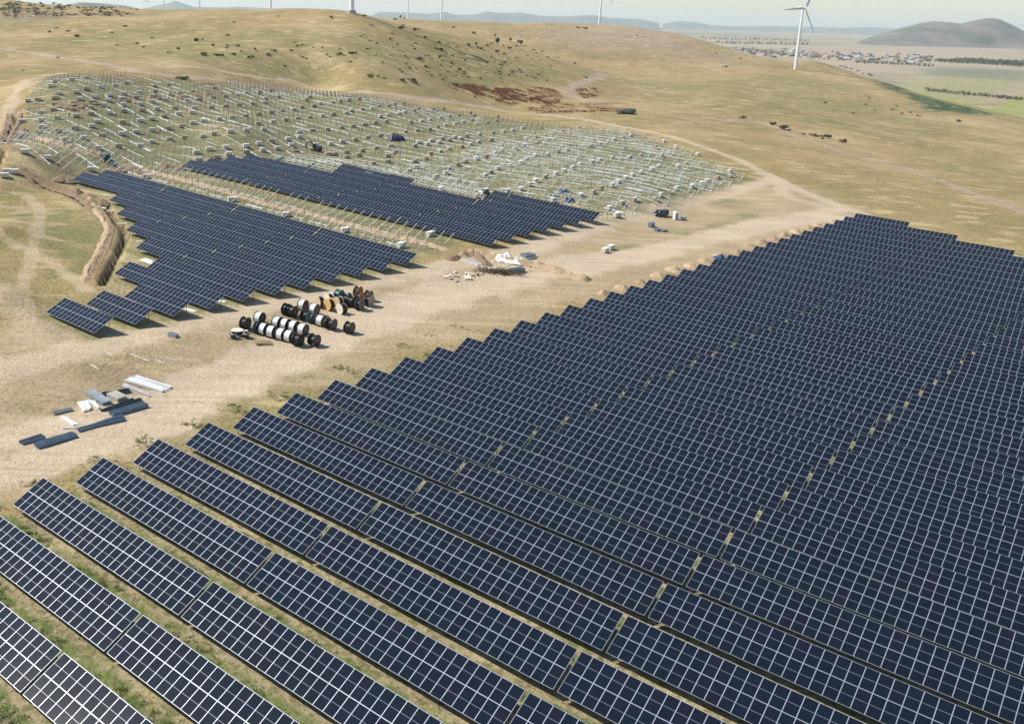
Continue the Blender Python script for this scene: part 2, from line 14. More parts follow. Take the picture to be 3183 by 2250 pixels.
3,16.96,17.03,17.01,16.86,16.58,16.2,15.75,15.23,14.67,14.08,13.47,12.84,12.2,11.57,10.93,10.3,9.69,9.1,8.54,8.01,7.52,7.08,6.69,6.35,6.07,5.85],"far"],[15,-264.0,163.14,[20.92,20.84,20.64,20.31,19.91,19.48,19.08,18.76,18.52,18.32,18.11,17.85,17.54,17.15,16.7,16.18,15.6,14.98,14.33,13.65,12.97,12.28,11.6,10.94,10.31,9.71,9.15,8.64,8.16,7.72,7.32,6.95,6.62,6.33,6.08,5.88],"far"],[16,-273.0,171.35,[23.66,24.05,24.27,24.3,24.11,23.74,23.24,22.66,22.05,21.45,20.86,20.3,19.75,19.2,18.63,18.04,17.43,16.78,16.1,15.4,14.67,13.93,13.19,12.45,11.74,11.05,10.41,9.83,9.31,8.85,8.45,8.08,7.75,7.42,7.1,6.78,6.47,6.18,5.93],"far"],[17,-283.5,179.56,[24.15,24.81,25.45,26.02,26.49,26.81,26.84,26.5,25.97,25.33,24.62,23.88,23.12,22.36,21.61,20.87,20.13,19.39,18.64,17.89,17.13,16.36,15.57,14.79,14.0,13.22,12.46,11.72,11.03,10.41,9.88,9.46,9.15,8.91,8.7,8.47,8.2,7.87,7.48,7.06,6.62,6.21,5.88],"far"],[18,-294.0,187.77,[23.81,24.34,24.88,25.41,25.91,26.36,26.73,26.99,27.08,26.99,26.71,26.27,25.71,25.06,24.36,23.62,22.86,22.09,21.31,20.53,19.75,18.96,18.18,17.39,16.61,15.83,15.06,14.29,13.54,12.82,12.12,11.48,10.91,10.44,10.19,10.14,10.13,10.09,9.95,9.67,9.24,8.68,8.03,7.34,6.68,6.1,5.68,5.46,5.37,5.35,5.34,5.28,5.2,5.08],"far"],[19,-304.5,195.98,[23.75,24.07,24.41,24.76,25.11,25.44,25.75,26.01,26.21,26.33,26.37,26.3,26.12,25.84,25.46,25.0,24.46,23.87,23.24,22.57,21.88,21.17,20.45,19.72,19.0,18.27,17.55,16.83,16.13,15.45,14.79,14.17,13.58,13.06,12.62,12.28,12.06,11.98,12.01,12.08,12.1,11.97,11.56,10.87,10.0,9.06,8.1,7.2,6.43,5.85,5.5,5.32,5.26,5.24,5.21,5.15,5.05,4.94,4.82,4.7,4.57,4.44,4.32,4.19,4.06,3.93,3.8,3.67],"far"],[20,-315.0,204.19,[23.98,24.18,24.38,24.59,24.79,24.99,25.17,25.32,25.44,25.52,25.55,25.52,25.45,25.31,25.12,24.87,24.58,24.24,23.85,23.41,22.93,22.41,21.85,21.27,20.68,20.06,19.44,18.81,18.19,17.57,16.97,16.38,15.82,15.3,14.82,14.39,14.02,13.73,13.52,13.39,13.33,13.3,13.27,13.16,12.87,12.29,11.45,10.48,9.44,8.4,7.43,6.57,5.87,5.41,5.18,5.11,5.11,5.11,5.05,4.96,4.85,4.73,4.61,4.49,4.37,4.24,4.12,3.99,3.86,3.73,3.61,3.48,3.35,3.23,3.1,2.98,2.85,2.74,2.62,2.5],"far"],[21,-315.0,212.4,[24.79,24.9,25.01,25.11,25.18,25.23,25.23,25.19,25.1,24.97,24.79,24.57,24.31,24.02,23.72,23.44,23.15,22.83,22.48,22.1,21.69,21.25,20.78,20.29,19.79,19.27,18.75,18.22,17.7,17.19,16.69,16.22,15.78,15.36,14.99,14.66,14.37,14.13,13.92,13.72,13.53,13.3,12.99,12.57,12.01,11.3,10.48,9.58,8.65,7.73,6.87,6.13,5.55,5.16,4.95,4.87,4.85,4.82,4.78,4.7,4.6,4.5,4.38,4.26,4.14,4.02,3.9,3.77,3.65,3.52,3.4,3.27,3.15,3.02,2.9,2.78,2.66,2.54,2.42,2.3,2.19,2.08,1.96,1.85,1.74,1.62,1.5,1.38,1.27,1.17,1.09,1.02,0.94,0.8,0.55],"far"],[22,-313.5,220.61,[25.26,25.27,25.26,25.22,25.15,25.02,24.85,24.64,24.39,24.11,23.81,23.48,23.14,22.82,22.51,22.2,21.88,21.55,21.21,20.84,20.45,20.04,19.62,19.18,18.74,18.28,17.83,17.38,16.94,16.51,16.1,15.7,15.32,14.97,14.64,14.33,14.03,13.73,13.43,13.09,12.72,12.28,11.77,11.18,10.51,9.78,9.0,8.2,7.42,6.68,6.01,5.45,5.04,4.82,4.71,4.67,4.64,4.58,4.5,4.4,4.29,4.18,4.07,3.96,3.84,3.72,3.6,3.48,3.36,3.24,3.12,3.0,2.88,2.77,2.65,2.54,2.43,2.31,2.21,2.1,2.0,1.89,1.79,1.7,1.59,1.49,1.39,1.3,1.2,1.09,1.02,0.97,0.87,0.68,0.38],"far"],[23,-310.5,228.82,[25.3,25.18,25.02,24.83,24.61,24.35,24.07,23.76,23.43,23.08,22.74,22.39,22.05,21.71,21.37,21.03,20.68,20.33,19.96,19.59,19.2,18.8,18.4,17.99,17.58,17.16,16.75,16.35,15.95,15.56,15.18,14.81,14.45,14.1,13.75,13.39,13.02,12.63,12.21,11.75,11.25,10.71,10.12,9.49,8.84,8.17,7.52,6.89,6.31,5.81,5.39,5.08,4.86,4.7,4.59,4.5,4.4,4.3,4.2,4.1,3.99,3.88,3.77,3.66,3.55,3.44,3.33,3.22,3.11,3.01,2.9,2.79,2.69,2.59,2.5,2.41,2.32,2.23,2.15,2.07,2.0,1.93,1.87,1.81,1.75,1.69,1.64,1.58,1.51,1.43,1.3,1.09,0.78,0.36],"far"],[24,-307.5,237.03,[24.99,24.75,24.48,24.19,23.87,23.54,23.19,22.83,22.46,22.1,21.74,21.38,21.02,20.67,20.31,19.95,19.59,19.22,18.84,18.46,18.07,17.67,17.27,16.87,16.46,16.06,15.66,15.27,14.87,14.49,14.1,13.72,13.34,12.95,12.56,12.15,11.72,11.28,10.81,10.31,9.79,9.25,8.7,8.15,7.61,7.08,6.59,6.15,5.75,5.42,5.14,4
.92,4.74,4.58,4.45,4.33,4.21,4.1,3.99,3.89,3.78,3.68,3.57,3.47,3.37,3.27,3.18,3.08,2.99,2.9,2.82,2.73,2.66,2.59,2.52,2.46,2.4,2.35,2.31,2.28,2.25,2.23,2.22,2.21,2.21,2.2,2.18,2.13,2.04,1.88,1.61,1.22,0.69,0.08],"far"],[25,-304.5,245.24,[24.49,24.16,23.81,23.45,23.07,22.68,22.29,21.91,21.53,21.16,20.79,20.43,20.07,19.7,19.33,18.95,18.57,18.18,17.78,17.38,16.97,16.56,16.15,15.73,15.32,14.91,14.5,14.09,13.69,13.29,12.9,12.5,12.1,11.7,11.29,10.86,10.43,9.99,9.53,9.07,8.6,8.14,7.68,7.24,6.82,6.42,6.06,5.74,5.45,5.2,4.98,4.79,4.62,4.47,4.33,4.21,4.09,3.98,3.87,3.76,3.66,3.57,3.47,3.38,3.3,3.21,3.13,3.06,2.99,2.92,2.86,2.8,2.76,2.71,2.68,2.65,2.63,2.62,2.62,2.63,2.65,2.67,2.7,2.72,2.75,2.76,2.74,2.69,2.56,2.34,1.96,1.33,0.52],"far"],[26,-301.5,253.45,[23.89,23.5,23.1,22.68,22.26,21.85,21.45,21.07,20.7,20.32,19.95,19.57,19.19,18.79,18.39,17.99,17.57,17.15,16.72,16.29,15.85,15.41,14.97,14.54,14.11,13.69,13.27,12.86,12.46,12.07,11.68,11.29,10.91,10.52,10.13,9.73,9.34,8.94,8.54,8.14,7.75,7.37,7.01,6.66,6.33,6.02,5.74,5.49,5.26,5.05,4.86,4.69,4.54,4.39,4.26,4.14,4.03,3.92,3.82,3.72,3.63,3.54,3.46,3.38,3.31,3.24,3.18,3.12,3.07,3.03,2.99,2.96,2.93,2.92,2.91,2.91,2.91,2.93,2.95,2.97,3.0,3.03,3.05,3.07,3.06,3.03,2.95,2.8,2.54,2.09,1.37],"far"],[27,-297.0,261.66,[23.07,22.64,22.21,21.79,21.37,20.97,20.57,20.17,19.77,19.37,18.96,18.54,18.11,17.67,17.22,16.76,16.3,15.83,15.36,14.89,14.42,13.96,13.51,13.08,12.66,12.26,11.87,11.49,11.13,10.77,10.42,10.07,9.73,9.38,9.04,8.69,8.35,8.01,7.68,7.35,7.03,6.73,6.44,6.17,5.91,5.67,5.45,5.24,5.05,4.88,4.71,4.56,4.43,4.3,4.18,4.07,3.96,3.87,3.78,3.69,3.61,3.54,3.47,3.41,3.36,3.31,3.26,3.22,3.19,3.17,3.15,3.13,3.12,3.12,3.12,3.12,3.13,3.14,3.14,3.13,3.11,3.08,3.01,2.9,2.73,2.48,2.12,1.64,1.05,0.4],"far"],[28,-291.0,269.87,[22.02,21.59,21.16,20.73,20.31,19.88,19.46,19.02,18.57,18.11,17.64,17.16,16.66,16.15,15.64,15.12,14.61,14.11,13.62,13.15,12.71,12.29,11.89,11.52,11.18,10.84,10.52,10.21,9.91,9.61,9.31,9.02,8.72,8.42,8.13,7.83,7.54,7.26,6.98,6.71,6.46,6.21,5.97,5.75,5.54,5.35,5.16,4.99,4.83,4.69,4.55,4.42,4.3,4.19,4.09,3.99,3.9,3.82,3.75,3.68,3.62,3.56,3.51,3.46,3.42,3.39,3.35,3.33,3.31,3.29,3.27,3.25,3.23,3.22,3.19,3.16,3.11,3.05,2.97,2.85,2.7,2.5,2.23,1.91,1.51,1.06,0.58,0.11],"far"],[29,-286.5,278.07,[21.09,20.65,20.21,19.77,19.33,18.88,18.41,17.93,17.42,16.9,16.36,15.8,15.24,14.68,14.14,13.6,13.1,12.62,12.19,11.79,11.43,11.11,10.81,10.53,10.26,10.0,9.75,9.49,9.23,8.97,8.71,8.45,8.18,7.92,7.66,7.4,7.14,6.89,6.64,6.41,6.18,5.96,5.76,5.56,5.38,5.2,5.04,4.89,4.74,4.61,4.49,4.37,4.27,4.17,4.08,4.0,3.92,3.85,3.79,3.73,3.67,3.63,3.58,3.54,3.5,3.47,3.43,3.4,3.37,3.33,3.29,3.24,3.18,3.11,3.03,2.92,2.8,2.64,2.45,2.22,1.94,1.63,1.28,0.91,0.53,0.17],"far"],[30,-288.0,286.28,[20.88,20.43,19.99,19.55,19.11,18.66,18.2,17.71,17.19,16.64,16.06,15.48,14.9,14.32,13.75,13.2,12.68,12.21,11.8,11.46,11.17,10.91,10.68,10.45,10.23,10.01,9.79,9.56,9.33,9.09,8.85,8.6,8.35,8.1,7.85,7.6,7.35,7.1,6.86,6.63,6.4,6.18,5.97,5.77,5.59,5.41,5.24,5.08,4.94,4.8,4.67,4.55,4.44,4.34,4.25,4.16,4.09,4.01,3.95,3.89,3.83,3.77,3.72,3.68,3.63,3.58,3.54,3.49,3.43,3.38,3.31,3.24,3.16,3.06,2.94,2.81,2.66,2.48,2.27,2.04,1.78,1.49,1.19,0.88,0.57,0.27,0.0],"far"],[31,-291.0,294.49,[20.69,20.22,19.76,19.32,18.88,18.45,18.01,17.56,17.06,16.54,16.0,15.46,14.91,14.36,13.82,13.3,12.8,12.33,11.94,11.64,11.39,11.17,10.97,10.77,10.57,10.37,10.16,9.94,9.72,9.48,9.24,9.0,8.74,8.49,8.23,7.97,7.71,7.46,7.21,6.97,6.73,6.5,6.28,6.08,5.88,5.69,5.51,5.34,5.18,5.04,4.9,4.78,4.66,4.55,4.45,4.36,4.28,4.2,4.13,4.06,4.0,3.94,3.88,3.82,3.77,3.71,3.65,3.59,3.53,3.46,3.38,3.29,3.2,3.09,2.96,2.82,2.66,2.49,2.29,2.07,1.84,1.59,1.33,1.06,0.79,0.52,0.28,0.06],"far"],[32,-294.0,302.7,[20.26,19.77,19.29,18.83,18.4,17.97,17.55,17.13,16.7,16.27,15.82,15.38,14.94,14.5,14.06,13.65,13.25,12.89,12.56,12.27,12.02,11.8,11.59,11.38,11.17,10.96,10.73,10.5,10.26,10.0,9.74,9.48,9.2,8.93,8.65,8.38,8.1,7.83,7.57,7.31,7.05,6.81,6.58,6.35,6.14,5.94,5.75,5.58,5.41,5.25,5.11,4.98,4.86,4.74,4.64,4.54,4.
45,4.37,4.29,4.22,4.16,4.09,4.03,3.97,3.91,3.84,3.78,3.71,3.64,3.56,3.47,3.38,3.27,3.16,3.03,2.89,2.73,2.56,2.38,2.18,1.97,1.74,1.51,1.27,1.03,0.79,0.56,0.35,0.16],"far"],[33,-295.5,310.91,[19.35,18.85,18.37,17.92,17.5,17.11,16.74,16.38,16.04,15.7,15.38,15.06,14.75,14.45,14.16,13.89,13.63,13.38,13.15,12.93,12.72,12.5,12.29,12.06,11.82,11.57,11.31,11.03,10.75,10.46,10.16,9.85,9.55,9.24,8.94,8.63,8.33,8.04,7.76,7.48,7.22,6.96,6.72,6.48,6.26,6.06,5.86,5.68,5.51,5.36,5.21,5.08,4.96,4.85,4.74,4.65,4.56,4.48,4.41,4.34,4.27,4.2,4.14,4.08,4.01,3.94,3.88,3.8,3.72,3.64,3.54,3.44,3.33,3.21,3.08,2.93,2.77,2.61,2.43,2.24,2.03,1.83,1.61,1.39,1.18,0.96,0.76,0.56,0.38],"far"],[34,-298.5,319.12,[18.52,17.99,17.51,17.07,16.68,16.33,16.01,15.73,15.48,15.25,15.04,14.85,14.67,14.5,14.35,14.2,14.07,13.93,13.8,13.66,13.5,13.32,13.11,12.86,12.6,12.31,12.01,11.69,11.36,11.03,10.69,10.34,10.0,9.66,9.32,8.98,8.66,8.34,8.03,7.73,7.44,7.17,6.91,6.66,6.43,6.21,6.01,5.82,5.65,5.49,5.34,5.21,5.08,4.97,4.87,4.77,4.69,4.61,4.54,4.47,4.4,4.34,4.27,4.21,4.15,4.08,4.01,3.94,3.86,3.77,3.68,3.58,3.47,3.35,3.22,3.09,2.94,2.78,2.61,2.43,2.25,2.05,1.86,1.65,1.45,1.25,1.06,0.87,0.7,0.53],"far"],[35,-300.0,327.33,[17.31,16.79,16.33,15.93,15.6,15.33,15.1,14.92,14.77,14.64,14.54,14.46,14.4,14.36,14.32,14.29,14.26,14.23,14.19,14.13,14.03,13.87,13.65,13.38,13.08,12.76,12.41,12.05,11.68,11.31,10.93,10.55,10.17,9.79,9.43,9.07,8.72,8.38,8.05,7.74,7.44,7.16,6.89,6.64,6.41,6.19,5.99,5.81,5.64,5.49,5.35,5.22,5.1,5.0,4.91,4.82,4.74,4.67,4.61,4.54,4.48,4.43,4.37,4.31,4.25,4.19,4.12,4.05,3.97,3.88,3.79,3.69,3.58,3.46,3.33,3.2,3.05,2.9,2.73,2.56,2.38,2.2,2.02,1.83,1.64,1.45,1.27,1.09,0.92,0.76],"far"],[36,-303.0,335.54,[16.42,15.9,15.44,15.05,14.75,14.52,14.34,14.21,14.12,14.06,14.03,14.03,14.05,14.08,14.12,14.18,14.23,14.27,14.3,14.29,14.24,14.13,13.95,13.71,13.42,13.09,12.73,12.36,11.97,11.57,11.16,10.76,10.36,9.96,9.57,9.19,8.82,8.46,8.12,7.79,7.48,7.18,6.91,6.65,6.42,6.2,5.99,5.81,5.64,5.49,5.36,5.24,5.13,5.03,4.95,4.87,4.8,4.74,4.68,4.63,4.58,4.53,4.48,4.43,4.38,4.32,4.26,4.2,4.13,4.05,3.96,3.86,3.76,3.65,3.53,3.4,3.26,3.11,2.95,2.79,2.62,2.45,2.27,2.09,1.91,1.73,1.55,1.38],"far"],[37,-306.0,343.75,[15.59,15.11,14.69,14.33,14.04,13.81,13.64,13.53,13.46,13.43,13.44,13.47,13.53,13.61,13.7,13.8,13.9,13.99,14.06,14.1,14.1,14.04,13.9,13.69,13.42,13.1,12.75,12.38,11.99,11.59,11.18,10.76,10.35,9.94,9.54,9.15,8.77,8.4,8.05,7.71,7.39,7.1,6.82,6.56,6.32,6.11,5.91,5.73,5.57,5.43,5.31,5.2,5.1,5.02,4.94,4.88,4.83,4.78,4.73,4.69,4.66,4.62,4.58,4.54,4.5,4.46,4.41,4.35,4.29,4.21,4.13,4.05,3.95,3.84,3.73,3.6,3.47,3.33,3.18,3.03,2.86,2.7,2.53,2.35,2.17],"far"],[38,-307.5,351.96,[14.54,14.12,13.76,13.45,13.2,13.02,12.88,12.8,12.76,12.76,12.79,12.85,12.94,13.04,13.15,13.26,13.37,13.47,13.55,13.6,13.61,13.55,13.41,13.19,12.93,12.62,12.28,11.92,11.54,11.15,10.75,10.34,9.94,9.53,9.14,8.75,8.38,8.01,7.67,7.34,7.03,6.75,6.48,6.24,6.02,5.83,5.65,5.49,5.36,5.24,5.14,5.05,4.98,4.92,4.87,4.83,4.79,4.76,4.74,4.72,4.7,4.67,4.65,4.63,4.6,4.56,4.52,4.47,4.41,4.35,4.27,4.19,4.09,3.99,3.87,3.75,3.62,3.48,3.33,3.18,3.02,2.85],"far"],[39,-309.0,360.17,[13.52,13.15,12.83,12.57,12.37,12.22,12.12,12.06,12.04,12.06,12.11,12.18,12.27,12.37,12.48,12.58,12.67,12.75,12.8,12.82,12.79,12.71,12.58,12.39,12.15,11.88,11.57,11.23,10.88,10.51,10.13,9.74,9.36,8.97,8.59,8.21,7.85,7.5,7.17,6.86,6.57,6.3,6.06,5.84,5.65,5.48,5.33,5.2,5.1,5.01,4.94,4.88,4.84,4.8,4.78,4.76,4.75,4.74,4.74,4.73,4.73,4.73,4.72,4.71,4.69,4.67,4.63,4.59,4.54,4.48,4.41,4.33,4.23,4.13,4.02,3.89,3.76,3.62,3.47,3.32],"far"],[40,-310.5,368.38,[12.53,12.2,11.93,11.72,11.56,11.45,11.38,11.35,11.35,11.38,11.44,11.51,11.59,11.68,11.76,11.84,11.9,11.94,11.96,11.94,11.89,11.79,11.65,11.48,11.26,11.01,10.72,10.42,10.09,9.74,9.39,9.03,8.66,8.3,7.93,7.58,7.24,6.91,6.59,6.3,6.03,5.79,5.57,5.38,5.22,5.09,4.97,4.88,4.81,4.76,4.72,4.69,4.68,4.67,4.67,4.68,4.7,4.71,4.73,4.74,4.76,4.77,4.78,4.78,4.78,4.77,4.75,4.71,4.67,4.62,4.55,4.47,4.37,4.27,4.15,4.03,3.89],"far"],[41,-312.0
,376.59,[11.62,11.34,11.12,10.96,10.85,10.77,10.74,10.73,10.76,10.8,10.85,10.91,10.98,11.04,11.1,11.14,11.17,11.17,11.15,11.1,11.01,10.9,10.75,10.57,10.36,10.11,9.85,9.56,9.25,8.93,8.6,8.26,7.91,7.57,7.23,6.9,6.58,6.27,5.98,5.7,5.46,5.24,5.05,4.9,4.78,4.68,4.61,4.56,4.53,4.51,4.5,4.51,4.53,4.55,4.58,4.61,4.65,4.68,4.72,4.76,4.79,4.82,4.84,4.86,4.87,4.87,4.86,4.83,4.79,4.74,4.68,4.59,4.5,4.39,4.27],"far"],[42,-313.5,384.8,[10.87,10.65,10.49,10.38,10.32,10.29,10.29,10.31,10.34,10.39,10.44,10.48,10.52,10.55,10.57,10.57,10.55,10.51,10.45,10.36,10.24,10.1,9.93,9.73,9.51,9.27,9.0,8.72,8.43,8.12,7.81,7.49,7.17,6.85,6.54,6.23,5.93,5.64,5.37,5.12,4.9,4.71,4.56,4.45,4.37,4.32,4.29,4.27,4.27,4.29,4.31,4.35,4.39,4.44,4.49,4.55,4.61,4.66,4.72,4.77,4.82,4.86,4.9,4.93,4.95,4.96,4.95,4.94,4.91,4.85,4.79,4.7],"far"],[43,-315.0,393.01,[10.38,10.24,10.16,10.12,10.11,10.12,10.15,10.18,10.22,10.25,10.28,10.29,10.29,10.28,10.24,10.19,10.12,10.02,9.9,9.77,9.61,9.42,9.22,9.0,8.76,8.5,8.23,7.95,7.66,7.36,7.06,6.76,6.46,6.17,5.88,5.6,5.33,5.08,4.85,4.63,4.45,4.29,4.18,4.1,4.05,4.03,4.03,4.04,4.07,4.11,4.16,4.22,4.29,4.36,4.43,4.51,4.58,4.66,4.72,4.79,4.85,4.9,4.95,4.98,5.01,5.02,5.03,5.01,4.98],"far"],[44,-229.5,401.22,[6.67,6.38,6.09,5.81,5.54,5.28,5.03,4.8,4.59,4.4,4.23,4.09,3.97,3.89,3.84,3.81,3.81,3.83,3.87,3.92,3.98,4.05,4.13,4.22,4.31],"far"],[45,-217.5,409.43,[4.84,4.62,4.42,4.23,4.07,3.93,3.81,3.73,3.66,3.63,3.62],"far"],[11,-205.0,130.3,[13.4,13.42,13.38,13.27,13.06,12.76,12.35,11.82,11.19,10.47,9.67,8.84,8.01,7.23,6.54,5.98,5.58,5.35,5.25,5.22,5.2,5.15,5.07,4.97,4.85,4.73,4.61,4.49,4.37,4.24,4.12,3.99,3.86,3.74,3.61,3.48,3.36,3.23,3.11,2.98,2.86,2.74,2.62,2.5,2.38,2.26,2.14,2.02,1.9,1.78,1.66,1.53,1.41,1.28],"near"],[12,-222.0,138.51,[14.79,14.7,14.55,14.37,14.18,13.97,13.73,13.44,13.1,12.71,12.26,11.74,11.17,10.55,9.89,9.2,8.51,7.84,7.21,6.65,6.18,5.82,5.57,5.43,5.36,5.31,5.26,5.19,5.09,4.98,4.87,4.74,4.62,4.5,4.37,4.24,4.12,3.99,3.86,3.73,3.6,3.47,3.34,3.21,3.09,2.96,2.84,2.71,2.59,2.47,2.35,2.22,2.1,1.98,1.86,1.73,1.61,1.48,1.36,1.23],"near"],[13,-160.0,146.72,[5.91,5.69,5.55,5.46,5.41,5.36,5.28,5.18,5.07,4.96,4.83,4.71,4.59,4.46,4.33,4.2,4.07,3.94,3.81,3.68,3.55,3.41,3.28,3.16,3.03,2.9,2.77,2.65,2.52,2.4,2.28,2.16,2.03,1.91,1.78,1.66,1.53,1.4,1.27,1.15],"near"],[18,-150.0,187.77,[5.37,5.35,5.34,5.28,5.2,5.08,4.96,4.84,4.71,4.59,4.46],"frame"],[19,-148.0,195.98,[5.26,5.24,5.2,5.13,5.04,4.92,4.8,4.68],"frame"],[19,-92.6,195.98,[3.2,3.08,2.95,2.83,2.71,2.59,2.47,2.35,2.23,2.11],"frame"],[20,-140.0,204.19,[5.02,4.92,4.81,4.69,4.57,4.45,4.33,4.2,4.07,3.95,3.82,3.69,3.56,3.43,3.31,3.19,3.06,2.93,2.81,2.7,2.58,2.46,2.34,2.23],"frame"],[10,-206.0,122.09,[12.91,13.17,13.4,13.57,13.67,13.67,13.55,13.27,12.82,12.18,11.36,10.39,9.33,8.25,7.22],"near"],[9,-197.0,113.88,[13.37,13.71,13.98,14.17,14.22,14.1,13.73,13.04,12.0,10.71,9.32,7.98],"near"]],"pallets":[[-113.38,414.87,26.58,"w",10.3,-265.1,16.84],[-107.9,420.5,26.91,"w",10.4,-264.8,17.8],[-111.51,459.78,25.16,"w",17.7,-293.7,21.06],[-113.69,409.21,25.03,"w",5.8,-261.5,16.3],[-108.71,401.1,22.68,"w",14.4,-252.4,15.97],[-95.27,418.16,24.33,"w",6.0,-253.8,18.61],[-99.34,409.15,24.16,"t",19.4,-250.8,17.47],[-102.1,403.61,23.3,"w",15.8,-249.1,16.74],[-89.31,408.24,21.95,"w",20.4,-242.7,18.2],[-109.04,396.96,21.19,"t",13.0,-249.9,15.57],[-119.92,397.59,19.86,"w",16.6,-258.4,14.74],[-115.74,396.73,20.29,"t",13.9,-254.7,15.01],[-93.96,401.18,21.68,"w",12.0,-241.5,17.18],[-98.95,396.36,21.14,"w",15.6,-242.0,16.34],[-88.24,400.4,20.51,"w",10.0,-236.7,17.58],[-107.15,390.4,19.19,"t",13.6,-244.1,15.13],[-100.02,391.23,19.87,"t",17.8,-239.3,15.79],[-93.5,394.58,20.24,"t",15.2,-236.7,16.62],[-88.5,393.08,19.24,"w",13.4,-232.0,16.89],[-106.34,384.13,17.76,"t",23.8,-239.3,14.63],[-97.94,383.09,18.19,"t",15.2,-232.3,15.22],[-92.15,386.91,18.57,"t",12.7,-230.6,16.04],[-110.1,381.52,16.83,"w",15.6,-240.3,14.09],[-99.89,366.93,16.61,"w",12.9,-223.0,13.59],[-90.28,378.85,17.08,"t",13.5,-223.8,15.46],[-94.23,372.83,16
